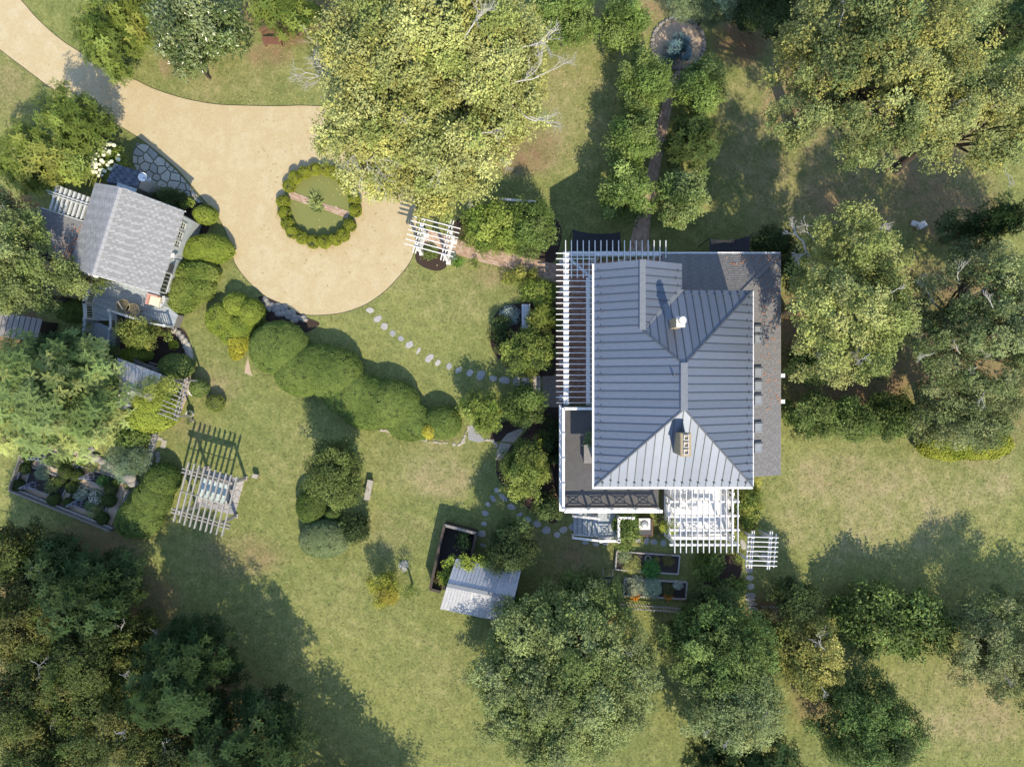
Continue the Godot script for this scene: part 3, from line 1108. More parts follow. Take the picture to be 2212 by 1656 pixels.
	# pebble rows that edge the beds
	var rows := Node3D.new()
	put(rows, "pebble_edging", self)
	rows.set_meta("kind", "structure")
	var edge_pts := smooth([822, 928, 850, 934, 880, 946, 920, 952, 950, 955, 985, 960, 1000, 954, 1006, 940, 1012, 922], false, 14)
	var edge2 := smooth([1050, 949, 1062, 952, 1070, 958, 1074, 966], false, 9)
	for q in edge_pts + edge2:
		for k in rng.randi() % 3:
			var mb := MB.new()
			mb.blob(Vector3(q.x + rnd(-0.09, 0.09), 0.01, q.y + rnd(-0.06, 0.06)), Vector3(rnd(0.05, 0.09), 0.05, rnd(0.05, 0.08)), 3, 6, 0.0)
			struct("pebble", mb, M.limestone, rows)
	# planted ground: mulch beds
	for a in [["mulch_bed", [897, 552, 905, 540, 935, 535, 972, 545, 972, 562, 962, 578, 945, 585, 922, 580, 902, 568]], ["mulch_bed", [1062, 700, 1072, 676, 1092, 660, 1122, 655, 1200, 655, 1200, 806, 1110, 800, 1080, 780, 1060, 745]], ["mulch_bed", [1060, 950, 1072, 920, 1110, 905, 1150, 890, 1168, 894, 1210, 880, 1210, 1110, 1160, 1110, 1080, 1040, 1076, 985, 1110, 958, 1140, 922, 1090, 950]],
			["mulch_bed", [1516, 1228, 1530, 1205, 1580, 1198, 1602, 1205, 1600, 1240, 1580, 1262, 1545, 1275, 1522, 1262]], ["mulch_bed", [985, 518, 1000, 470, 1196, 470, 1200, 560, 1160, 560, 1085, 541, 1010, 522]], ["mulch_bed", [272, 708, 300, 690, 360, 700, 396, 712, 412, 745, 415, 790, 380, 800, 330, 790, 262, 760]], ["planting_bed", [560, 640, 600, 652, 660, 684, 690, 700, 640, 720, 560, 680]], ["mulch_bed", [392, 470, 420, 440, 440, 440, 452, 460, 448, 500, 410, 520]]]:
		flat(a[0], smooth(a[1]), 0.02, M.mulch)
	# round bed with a stone rim
	var ring := PackedVector2Array()
	for i in 32:
		var t := TAU * i / 32
		ring.push_back(at2(1465 + cos(t) * 56, 94 + sin(t) * 54))
	flat("round_gravel_bed", ring, 0.02, M.path_grit)
	var rim := get_child(get_child_count() - 1)
	for i in 40:
		var t := TAU * i / 40 + rnd(-0.04, 0.04)
		var p := at(1465 + cos(t) * 56, 94 + sin(t) * 54)
		var mb := MB.new()
		mb.blob(Vector3(p.x, 0.03, p.z), Vector3(rnd(0.11, 0.17), rnd(0.12, 0.2), rnd(0.11, 0.17)), 4, 7, -0.1)
		struct("stone", mb, M.rock, rim)
	# terrace edging stones round the bed below the cottage deck
	var wall := thing("stone_edging", "curved row of pale stones edging the bed below the cottage deck", "stone edging", at(402, 740))
	for a in [[377, 713, 7], [386, 720, 7], [393, 728, 7], [399, 737, 8], [404, 747, 9], [408, 758, 9], [410, 769, 9], [411, 780, 8]]:
		var p := at(a[0], a[1])
		var mb := MB.new()
		mb.blob(Vector3(p.x, 0.05, p.z), Vector3(a[2] / PX, 0.2, a[2] / PX * 1.25), 5, 9, -0.2)
		obj("stone", mb, M.limestone, wall)
	# bare tongue of earth at the low end of the cloud hedge
	flat("worn_earth", poly_at([535, 772, 541, 800, 546, 812, 528, 806, 530, 790]), 0.008, M.path_grit)

func make_grass() -> void:
	rng.seed = 900
	var xf: Array = []
	var cols := PackedColorArray()
	var rects := []
	for p in lawn_free:
		var r := Rect2(p[0], Vector2.ZERO)
		for q in p:
			r = r.expand(q)
		rects.push_back(r)
	var w := turf_image.get_width()
	for i in 150000:
		var q := Vector2(rnd(-32.5, 32.5), rnd(-24.5, 24.5))
		var hit := false
		for k in lawn_free.size():
			if rects[k].has_point(q) and Geometry2D.is_point_in_polygon(q, lawn_free[k]):
				hit = true
				break
		if hit and not Geometry2D.is_point_in_polygon(q, island):
			continue
		var c := turf_image.get_pixel(int((q.x / 84.0 + 0.5) * w), int((q.y / 84.0 + 0.5) * w)).srgb_to_linear()
		if c.r > c.g * 1.25 and rng.randf() < 0.6:
			continue
		var s := rnd(0.08, 0.17)
		xf.push_back(Transform3D(Basis(Vector3.UP, rnd(0, TAU)).scaled(Vector3(s, s * 0.55, s)), Vector3(q.x, 0.0, q.y)))
		var e := rnd(0.72, 1.25)
		cols.push_back(Color(c.r * e, c.g * e * 1.03, c.b * e))
	var o := cloud("grass", "grass", M.leaf_grass, xf, cols, self)
	o.set_meta("kind", "stuff")

# ---------------------------------------------------------------- roofs
# Clips one roof face (points in space) into seamed panels. along: direction of the eave; panels run up the slope.
func seam_face(parent: Node, face: Array, along: Vector3, step: float, guard := true) -> void:
	var k := Vector3.ZERO
	for i in face.size():
		k += (face[i] as Vector3).cross(face[(i + 1) % face.size()])
	k = k.normalized()
	if k.y < 0:
		k = -k
	var u := (along - k * along.dot(k)).normalized()
	var v := k.cross(u).normalized()
	if v.y < 0:
		v = -v
	var o: Vector3 = face[0]
	var poly := PackedVector2Array()
	var lo := 1e9
	var hi := -1e9
	var v0 := 1e9
	for p in face:
		var q := Vector2((p - o).dot(u), (p - o).dot(v))
		poly.push_back(q)
		lo = minf(lo, q.x)
		hi = maxf(hi, q.x)
		v0 = minf(v0, q.y)
	var n := int(round((hi - lo) / step))
	for i in n:
		var a := lerpf(lo, hi, float(i) / n)
		var b := lerpf(lo, hi, float(i + 1) / n)
		var strip := PackedVector2Array([Vector2(a, -50), Vector2(b, -50), Vector2(b, 50), Vector2(a, 50)])
		for c in Geometry2D.intersect_polygons(poly, strip):
			var mb := MB.new()
			var pts := []
			var top := -1e9
			var bot := 1e9
			for q in c:
				pts.push_back(o + u * q.x + v * q.y)
				if absf(q.x - a) < 0.01:
					top = maxf(top, q.y)
					bot = minf(bot, q.y)
			mb.plate(pts, 0.03)
			if not Geometry2D.is_polygon_clockwise(c):
				pass
			obj("roof_panel", mb, M["seam_metal_%s_%d" % ["x" if absf(along.z) > 0.5 else "z", rng.randi() % 4]], parent)
			if top - bot > 0.12 and i > 0:
				var sb := MB.new()
				sb.beam(o + u * a + v * (bot + 0.02) + k * 0.015, o + u * a + v * (top - 0.02) + k * 0.015, 0.028, 0.055)
				if guard:
					var g := v0 + (0.28 if i % 2 else 0.42)
					if g > bot and g < top:
						sb.beam(o + u * (a - 0.05) + v * g + k * 0.06, o + u * (a + 0.05) + v * g + k * 0.06, 0.05, 0.07)
				obj("seam", sb, M.seam_dark, parent)

# shingles laid in courses on one roof face; the first `single` of them are pieces of their own
func shingle_face(parent: Node, face: Array, along: Vector3, w: float, h: float, prefix: String, single: int, called := "shingle") -> void:
	var k := Vector3.ZERO
	for i in face.size():
		k += (face[i] as Vector3).cross(face[(i + 1) % face.size()])
	k = k.normalized()
	if k.y < 0:
		k = -k
	var u := (along - k * along.dot(k)).normalized()
	var v := k.cross(u).normalized()
	if v.y < 0:
		v = -v
	var o: Vector3 = face[0]
	var poly := PackedVector2Array()
	var lo := Vector2(1e9, 1e9)
	var hi := Vector2(-1e9, -1e9)
	for p in face:
		var q := Vector2((p - o).dot(u), (p - o).dot(v))
		poly.push_back(q)
		lo = lo.min(q)
		hi = hi.max(q)
	var rest := MB.new()
	rest.tinted = true
	var tally := 0
	var rows := int(ceil((hi.y - lo.y) / h))
	var base := MB.new()
	base.plate(face, 0.06)
	obj("deck_board", base, M[prefix + "_0"], parent)
	for j in rows:
		var x := lo.x - w * (1.5 if j % 2 else 1.0)
		var col := 0
		while x < hi.x:
			var ww := w * rnd(0.9, 1.1)
			var y0 := lo.y + j * h
			var c := PackedVector2Array([Vector2(x + 0.006, y0), Vector2(x + ww - 0.006, y0), Vector2(x + ww - 0.006, y0 + h * 0.98), Vector2(x + 0.006, y0 + h * 0.98)])
			x += ww
			col += 1
			for s in Geometry2D.intersect_polygons(c, poly):
				if s.size() < 3:
					continue
				var pts := []
				var lift := rnd(0.0, 0.006)
				for q in s:
					# the lower edge of each course stands proud of the course below
					pts.push_back(o + u * q.x + v * q.y + k * (0.028 + lift - 0.022 * (q.y - y0) / h))
				var mi := (rng.randi() % 2) + (2 if (col + j) % 2 else 0)
				if tally < single:
					var mb := MB.new()
					mb.plate(pts, 0.02)
					obj(called, mb, M["%s_%d" % [prefix, mi]], parent)
				else:
					rest.col = (M["%s_%d" % [prefix, mi]] as StandardMaterial3D).albedo_color.srgb_to_linear()
					rest.plate(pts, 0.02)
				tally += 1
	if rest.v.size():
		var key := prefix + "_rest"
		if not M.has(key):
			mat(key, Color.WHITE, 0.95, M[prefix + "_0"].albedo_texture, 0.9)
			M[key].vertex_color_use_as_albedo = true
		obj("shingle_courses", rest, M[key], parent).set_meta("kind", "stuff")

func window_on(parent: Node, c: Vector3, right: Vector3, out: Vector3, w: float, h: float, cols: int, rows: int, frame: Material) -> void:
	var f := MB.new()
	var up := Vector3.UP
	var p := c + out * 0.03
	f.beam(p - right * w * 0.5 - up * h * 0.5, p + right * w * 0.5 - up * h * 0.5, 0.09, 0.07)
	f.beam(p - right * w * 0.5 + up * h * 0.5, p + right * w * 0.5 + up * h * 0.5, 0.09, 0.07)
	for s in [-0.5, 0.5]:
		f.beam(p + right * w * s - up * (h * 0.5 - 0.036), p + right * w * s + up * (h * 0.5 - 0.036), 0.07, 0.085)
	for i in range(1, cols):
		f.beam(p + right * w * (float(i) / cols - 0.5) - up * h * 0.46, p + right * w * (float(i) / cols - 0.5) + up * h * 0.46, 0.025, 0.04)
	for j in range(1, rows):
		f.beam(p - right * w * 0.47 + up * h * (float(j) / rows - 0.5), p + right * w * 0.47 + up * h * (float(j) / rows - 0.5), 0.03, 0.025)
	var win := obj("window", f, frame, parent)
	for i in cols:
		for j in rows:
			var a := p - out * 0.012 + right * w * ((i + 0.5) / cols - 0.5) + up * h * ((j + 0.5) / rows - 0.5)
			var g := MB.new()
			var e := right * (w / cols - 0.03) * 0.5
			var q := up * (h / rows - 0.03) * 0.5
			g.quadn(a - e - q, a + e - q, a + e + q, a - e + q, out)
			obj("pane", g, M.glass, win)

# a railing from p to q: posts, rails and either balusters or crossed braces
func railing(parent: Node, p: Vector3, q: Vector3, h: float, bays: int, m: Material, crossed := false, cap := 0.14) -> void:
	var r := MB.new()
	var up := Vector3.UP
	r.soft_beam(p + up * h, q + up * h, cap, 0.05)
	r.beam(p + up * 0.12, q + up * 0.12, 0.05, 0.06)
	var rail := obj("railing", r, m, parent)
	var d := (q - p) / bays
	for i in bays + 1:
		var b := MB.new()
		var a := p + d * i
		b.soft_beam(a, a + up * (h + 0.07), 0.11, 0.11)
		b.block(a + up * (h + 0.09), Vector3(0.16, 0.04, 0.16))
		obj("post", b, m, rail)
	for i in bays:
		var a := p + d * i
		if crossed:
			for s in [[0.03, 0.12, 0.97, h], [0.97, 0.12, 0.03, h], [0.3, 0.3, 0.7, 0.3], [0.3, h - 0.2, 0.7, h - 0.2], [0.3, 0.3, 0.3, h - 0.2], [0.7, 0.3, 0.7, h - 0.2]]:
				var b := MB.new()
				b.beam(a + d * s[0] + up * s[1], a + d * s[2] + up * s[3], 0.035, 0.035)
				obj("brace", b, m, rail)
		else:
			var n := int(d.length() / 0.13)
			for k in range(1, n):
				var b := MB.new()
				var c := a + d * float(k) / n
				b.beam(c + up * 0.15, c + up * (h - 0.025), 0.035, 0.035)
				obj("baluster", b, m, rail)

func make_house() -> void:
	rng.seed = 11
	var t := thing("house", "large white house with a blue-grey standing seam hip roof and brick chimneys", "house", Vector3(8.4, 0, 0.2))
	var E := 6.2
	var R := 8.4
	var x0 := 4.21
	var x1 := 12.33
	var z0 := -4.77
	var z1 := 5.28
	var rx := 8.27
	var ra := -0.9
	var rb := 1.22
	var wz := -6.12
	var wx1 := 8.70
	var wr := 6.455
	var kw := (R - E) / (rx - x0)
	var wh := E + (wr - x0) * kw
	var kn := (R - E) / (ra - z0)
	var wend := z0 + (wh - E) / kn
	# walls
	var b := MB.new()
	b.prism(PackedVector2Array([Vector2(4.62, -5.8), Vector2(8.35, -5.8), Vector2(8.35, -4.4), Vector2(11.92, -4.4), Vector2(11.92, 4.9), Vector2(4.62, 4.9)]), 0.0, 6.22)
	b.prism(PackedVector2Array([Vector2(8.352, -6.9), Vector2(14.55, -6.9), Vector2(14.55, 4.7), Vector2(11.922, 4.7), Vector2(11.922, -4.402), Vector2(8.352, -4.402)]), 0.0, 2.95)
	# gable of the front wing
	b.tri(Vector3(4.62, 6.22, -5.8), Vector3(8.35, 6.22, -5.8), Vector3(wr, wh - 0.12, -5.8))
	obj("wall", b, M.clapboard, t)
	for k in 4:
		window_on(t, Vector3(4.62, 4.7, -4.6 + k * 2.6), Vector3(0, 0, 1), Vector3(-1, 0, 0), 0.95, 1.6, 2, 3, M.white_paint)
	for k in 3:
		window_on(t, Vector3(5.6 + k * 2.5, 4.9, 4.9), Vector3(1, 0, 0), Vector3(0, 0, 1), 0.95, 1.5, 2, 3, M.white_paint)
	for k in 2:
		window_on(t, Vector3(5.5 + k * 1.9, 4.7, -5.8), Vector3(1, 0, 0), Vector3(0, 0, -1), 0.9, 1.6, 2, 3, M.white_paint)
	for k in 4:
		window_on(t, Vector3(14.55, 1.6, -5.5 + k * 2.9), Vector3(0, 0, 1), Vector3(1, 0, 0), 0.9, 1.4, 2, 3, M.white_paint)
	for k in 3:
		window_on(t, Vector3(9.6 + k * 1.9, 1.6, -6.9), Vector3(1, 0, 0), Vector3(0, 0, -1), 0.9, 1.4, 2, 3, M.white_paint)
		window_on(t, Vector3(4.62, 1.5, -4.6 + k * 2.2), Vector3(0, 0, 1), Vector3(-1, 0, 0), 0.9, 1.5, 2, 3, M.white_paint)
	# metal roof
	var caps := MB.new()
	caps.beam(Vector3(rx, R + 0.03, ra - 0.1), Vector3(rx, R + 0.03, rb + 0.1), 0.34, 0.03)
	var roof := obj("metal_roof", caps, M.ridge_metal, t)
	var wc := MB.new()
	wc.beam(Vector3(wr, wh + 0.03, wz), Vector3(wr, wh + 0.03, wend), 0.3, 0.03)
	obj("ridge_cap", wc, M.ridge_metal, roof)
	for a in [[rb, x0, E, z1], [rb, x1, E, z1], [ra, x1, E, z0], [ra, wr, wh, wend]]:
		var hips := MB.new()
		hips.beam(Vector3(rx, R + 0.02, a[0]), Vector3(a[1], a[2] + 0.03, a[3]), 0.07, 0.05)
		obj("hip_cap", hips, M.seam_dark, roof)
	var val := MB.new()
	val.plate([Vector3(wr + 0.08, wh - 0.0, wend - 0.05), Vector3(wr + 0.45, wh - 0.2, wend - 0.24), Vector3(wx1 + 0.1, E + 0.07, z0 - 0.0), Vector3(wx1 - 0.25, E + 0.1, z0 - 0.1)], 0.02)
	obj("valley_flashing", val, M.ridge_metal, roof)
	seam_face(roof, [Vector3(x0, E, wz), Vector3(x0, E, z1), Vector3(rx, R, rb), Vector3(rx, R, ra), Vector3(wr, wh, wend), Vector3(wr, wh, wz)], Vector3(0, 0, 1), 0.4)
	seam_face(roof, [Vector3(x1, E, z0), Vector3(x1, E, z1), Vector3(rx, R, rb), Vector3(rx, R, ra)], Vector3(0, 0, 1), 0.4)
	seam_face(roof, [Vector3(x0, E, z1), Vector3(x1, E, z1), Vector3(rx, R, rb)], Vector3(1, 0, 0), 0.4)
	seam_face(roof, [Vector3(wx1, E, z0), Vector3(x1, E, z0), Vector3(rx, R, ra), Vector3(wr, wh, wend)], Vector3(1, 0, 0), 0.4)
	seam_face(roof, [Vector3(wx1, E, wz), Vector3(wx1, E, z0), Vector3(wr, wh, wend), Vector3(wr, wh, wz)], Vector3(0, 0, 1), 0.4)
	var gut := MB.new()
	gut.beam(Vector3(x0 - 0.05, E - 0.06, wz), Vector3(x0 - 0.05, E - 0.06, z1 + 0.1), 0.1, 0.1)
	gut.beam(Vector3(x0 - 0.1, E - 0.062, z1 + 0.06), Vector3(x1, E - 0.062, z1 + 0.06), 0.11, 0.1)
	for k in 15:
		gut.block(Vector3(x0 + 0.3 + k * 0.55, E, z1 + 0.06), Vector3(0.03, 0.03, 0.12))
	gut.beam(Vector3(x1 + 0.03, E - 0.08, z0), Vector3(x1 + 0.03, E - 0.08, z1), 0.05, 0.09)
	obj("gutter", gut, M.white_paint, t)
	# soffit under the eaves
	var sof := MB.new()
	sof.prism(PackedVector2Array([Vector2(x0, wz), Vector2(wx1, wz), Vector2(wx1, z0), Vector2(x1, z0), Vector2(x1, z1), Vector2(x0, z1)]), E - 0.16, E - 0.07)
	obj("soffit", sof, M.white_paint, t)
	# chimneys
	var c1 := MB.new()
	var p1 := Vector3(8.0, 0, -2.92)
	c1.block(p1 + Vector3(0, 7.75, 0), Vector3(0.36, 2.1, 0.46))
	var ch := obj("chimney", c1, M.chimney_buff, t)
	var c1b := MB.new()
	c1b.block(p1 + Vector3(0, 8.82, 0), Vector3(0.42, 0.07, 0.52))
	c1b.cyl(p1 + Vector3(0.02, 8.85, -0.05), 0.13, 0.13, 0.28, 14)
	c1b.cyl(p1 + Vector3(0.02, 9.12, -0.05), 0.2, 0.17, 0.06, 16)
	obj("chimney_cowl", c1b, M.white_stone, ch)
	var c2 := MB.new()
	var p2 := Vector3(8.24, 0, 2.9)
	c2.block(p2 + Vector3(0, 8.0, 0), Vector3(0.46, 1.75, 1.06))
	c2.block(p2 + Vector3(0, 8.78, 0), Vector3(0.53, 0.1, 1.13))
	var ch2 := obj("chimney", c2, M.chimney_buff, t)
	for k in 3:
		var f := MB.new()
		var q := p2 + Vector3(0, 8.9, (k - 1) * 0.34)
		for s in [-1, 1]:
			f.block(q + Vector3(0.105 * s, 0, 0), Vector3(0.03, 0.14, 0.24))
			f.block(q + Vector3(0, 0, 0.105 * s), Vector3(0.18, 0.138, 0.03))
		var fl := obj("flue", f, M.white_stone, ch2)
		var g := MB.new()
		g.block(q + Vector3(0, -0.05, 0), Vector3(0.18, 0.02, 0.18))
		obj("flue_mouth", g, [M.membrane, M.grey_metal, M.white_paint][k], fl)
	var fl1 := MB.new()
	fl1.block(p2 + Vector3(0, 7.62, -0.62), Vector3(0.52, 0.3, 0.2))
	fl1.block(p1 + Vector3(0, 7.05, 0.3), Vector3(0.48, 0.2, 0.16))
	obj("flashing", fl1, M.grey_metal, t)
	var vent := MB.new()
	vent.cyl(Vector3(7.8, 7.9, -0.42), 0.05, 0.05, 0.55, 10)
	obj("vent_pipe", vent, M.seam_dark, t)
	# low shingled roof that wraps the north-east
	var ln := 3.0
	var wall_h := 4.25
	var sh := MB.new()
	sh.beam(Vector3(14.93, ln + 0.05, -7.22), Vector3(11.9, wall_h + 0.05, -4.4), 0.16, 0.04)
	var low := obj("shingle_roof", sh, M.shingle_3, t)
	shingle_face(low, [Vector3(14.93, ln, -7.22), Vector3(14.93, ln, 5.1), Vector3(11.9, wall_h, 5.1), Vector3(11.9, wall_h, -4.4)], Vector3(0, 0, 1), 0.3, 0.145, "shingle", 170)
	shingle_face(low, [Vector3(8.352, ln, -7.22), Vector3(14.93, ln, -7.22), Vector3(11.9, wall_h, -4.4), Vector3(8.352, wall_h, -4.4)], Vector3(1, 0, 0), 0.3, 0.145, "shingle", 130)
	var g2 := MB.new()
	g2.beam(Vector3(8.35, ln - 0.04, -7.27), Vector3(14.98, ln - 0.04, -7.27), 0.1, 0.09)
	for k in 11:
		g2.block(Vector3(8.7 + k * 0.6, ln + 0.02, -7.27), Vector3(0.03, 0.03, 0.13))
	obj("gutter", g2, M.white_paint, t)
	var g3 := MB.new()
	g3.beam(Vector3(14.97, ln - 0.05, -7.2), Vector3(14.97, ln - 0.05, 5.1), 0.05, 0.1)
	obj("fascia", g3, M.grey_wood, t)
	# roof windows along the low roof
	for y in [714, 732, 805, 834, 865, 925, 969]:
		var h := 3.95
		var p := at(1635, y, h)
		p.x = 13.48
		p.y = ln + (14.93 - p.x) * (wall_h - ln) / (14.93 - 11.9) + 0.09
		var sl := Vector3(1, -(wall_h - ln) / (14.93 - 11.9), 0).normalized()
		var nn := Vector3(-sl.y, sl.x, 0)
		var s := MB.new()
		for e in [[-1, 0], [1, 0], [0, -1], [0, 1]]:
			var c: Vector3 = p + sl * e[0] * 0.22 + Vector3(0, 0, 1) * e[1] * 0.22
			s.box(Transform3D(Basis(sl, nn, Vector3(0, 0, 1)), c), Vector3(0.05 if e[0] else 0.49, 0.1, 0.39 if e[0] else 0.05))
		var win := obj("roof_window", s, M.grey_metal, t)
		var gl := MB.new()
		gl.box(Transform3D(Basis(sl, nn, Vector3(0, 0, 1)), p + nn * 0.02), Vector3(0.39, 0.02, 0.39))
		obj("pane", gl, M.roof_pane if M.has("roof_pane") else mat("roof_pane", lin(0.22, 0.235, 0.245), 0.15), win)
		var hd := MB.new()
		hd.box(Transform3D(Basis(sl, nn, Vector3(0, 0, 1)), p + nn * 0.03 - Vector3(0, 0, 0.3)), Vector3(0.52, 0.1, 0.1))
		obj("blind_hood", hd, M.seam_dark, win)
	var litter := MB.new()
	for i in 120:
		var q := Vector3(rnd(13.6, 14.9), 0, rnd(-7.1, 1.5))
		if rng.randf() < 0.3:
			q = Vector3(rnd(11.9, 14.8), 0, rnd(-7.1, -6.5))
		q.y = ln + minf(14.93 - q.x, (q.z + 7.22) * 1.08) * (wall_h - ln) / 3.03 + 0.05
		var a := rnd(0, TAU)
		leaf(litter, q, Vector3(cos(a), rnd(-0.1, 0.2), sin(a)), Vector3(0.2, 1, 0), 0.1, 0.07, 1.0)
	obj("fallen_leaves", litter, M.fallen_leaf, t).set_meta("kind", "stuff")
	# flat porch roof with its white railing
	var fl := 3.25
	var po := MB.new()
	po.prism(PackedVector2Array([Vector2(2.72, 1.28), Vector2(4.62, 1.28), Vector2(4.62, 4.9), Vector2(8.12, 4.9), Vector2(8.12, 6.95), Vector2(2.72, 6.95)]), fl - 0.35, fl)
	var porch := obj("porch_roof", po, M.membrane, t)
	var tr := MB.new()
	tr.beam(Vector3(2.68, fl - 0.12, 1.2), Vector3(2.68, fl - 0.12, 7.05), 0.12, 0.3)
	tr.beam(Vector3(2.62, fl - 0.121, 7.0), Vector3(8.15, fl - 0.121, 7.0), 0.12, 0.3)
	obj("porch_fascia", tr, M.white_paint, porch)
	var co := MB.new()
	for a in [[2.95, 1.5], [2.95, 3.3], [2.95, 5.1], [2.95, 6.75], [4.7, 6.75], [6.4, 6.75], [7.95, 6.75]]:
		co.cyl(Vector3(a[0], 0.9, a[1]), 0.13, 0.11, 2.1, 12)
		co.block(Vector3(a[0], 0.94, a[1]), Vector3(0.34, 0.1, 0.34))
	obj("porch_column", co, M.white_paint, t)
	var pf := MB.new()
	pf.prism(PackedVector2Array([Vector2(2.8, 1.35), Vector2(4.62, 1.35), Vector2(4.62, 4.9), Vector2(8.1, 4.9), Vector2(8.1, 6.9), Vector2(2.8, 6.9)]), 0.0, 0.9)
	obj("porch_floor", pf, M.deck_paint, t)
	railing(t, Vector3(2.78, fl, 1.4), Vector3(2.78, fl, 6.82), 0.92, 4, M.white_paint, true, 0.15)
	railing(t, Vector3(2.9, fl, 6.9), Vector3(8.05, fl, 6.9), 0.92, 4, M.white_paint, true, 0.2)
	railing(t, Vector3(2.9, fl, 1.36), Vector3(4.5, fl, 1.36), 0.92, 1, M.white_paint, true, 0.15)
	# lawn_free: nothing grows under the house
	lawn_free.push_back(PackedVector2Array([Vector2(2.6, -6.9), Vector2(15, -6.9), Vector2(15, 5.2), Vector2(12.6, 5.2), Vector2(12.6, 9), Vector2(2.6, 7)]))
	# things that stand on the porch roof
	var pl := MB.new()
	var q := at(1272, 980, 3.6)
	pl.block(Vector3(q.x, 3.5, q.z), Vector3(0.5, 0.46, 0.95))
	pl.block(Vector3(q.x, 3.74, q.z), Vector3(0.56, 0.05, 1.0))
	one("planter_box", pl, M.grey_wood, "weathered planter box standing on the flat porch roof against the house", "planter", Vector3(q.x, 3.25, q.z))

# ---------------------------------------------------------------- white pergola along the house
func make_house_pergola() -> void:
	var t := thing("pergola", "long white pergola over the brick terrace on two sides of the house", "pergola", Vector3(3.0, 0, -3.0))
	var h := 2.85
	var up := Vector3.UP
	var w: Material = M.white_paint
	# beams
	for a in [[Vector3(2.94, h, -7.32), Vector3(2.94, h, 1.2)], [Vector3(3.1, h, -7.14), Vector3(3.1, h, 1.2)], [Vector3(2.86, h, -7.32), Vector3(8.34, h, -7.32)], [Vector3(3.16, h, -7.15), Vector3(8.34, h, -7.15)], [Vector3(4.24, h, -5.9), Vector3(4.24, h, 1.2)]]:
		var b := MB.new()
		b.soft_beam(a[0], a[1], 0.1, 0.24)
		obj("beam", b, w, t)
	for a in [[Vector3(3.02, h + 0.14, -7.1), Vector3(3.02, h + 0.14, 1.2), 0.3], [Vector3(2.9, h + 0.141, -7.235), Vector3(8.34, h + 0.141, -7.235), 0.2], [Vector3(4.24, h + 0.14, -5.9), Vector3(4.24, h + 0.14, 1.2), 0.22]]:
		var b := MB.new()
		b.soft_beam(a[0], a[1], a[2], 0.03)
		obj("cap_board", b, w, t)
	var dg := MB.new()
	dg.soft_beam(Vector3(3.1, h + 0.02, -7.05), Vector3(4.66, h + 0.02, -5.72), 0.14, 0.2)
	obj("corner_beam", dg, w, t)
	# rafters
	var n := 0
	var z := -7.24
	while z < 1.2:
		var b := MB.new()
		b.soft_beam(Vector3(2.45, h + 0.22, z), Vector3(4.6, h + 0.22, z), 0.042, 0.13)
		obj("rafter", b, w, t)
		z += 0.308
	for i in 18:
		var x := 2.98 + i * 0.328
		var b := MB.new()
		b.soft_beam(Vector3(x, h + 0.225, -7.95), Vector3(x, h + 0.225, -5.85), 0.045, 0.13)
		obj("rafter", b, w, t)
	for zz in [-7.2, -5.5, -3.4, -1.2, 0.85]:
		var b := MB.new()
		b.cyl(Vector3(3.02, 0, zz), 0.13, 0.11, h - 0.1, 14)
		b.block(Vector3(3.02, 0.06, zz), Vector3(0.36, 0.14, 0.36))
		b.block(Vector3(3.02, h - 0.16, zz), Vector3(0.3, 0.1, 0.3))
		obj("column", b, w, t)
	for xx in [4.9, 6.6, 8.2]:
		var b := MB.new()
		b.cyl(Vector3(xx, 0, -7.23), 0.13, 0.11, h - 0.1, 14)
		b.block(Vector3(xx, 0.06, -7.23), Vector3(0.36, 0.14, 0.36))
		obj("column", b, w, t)

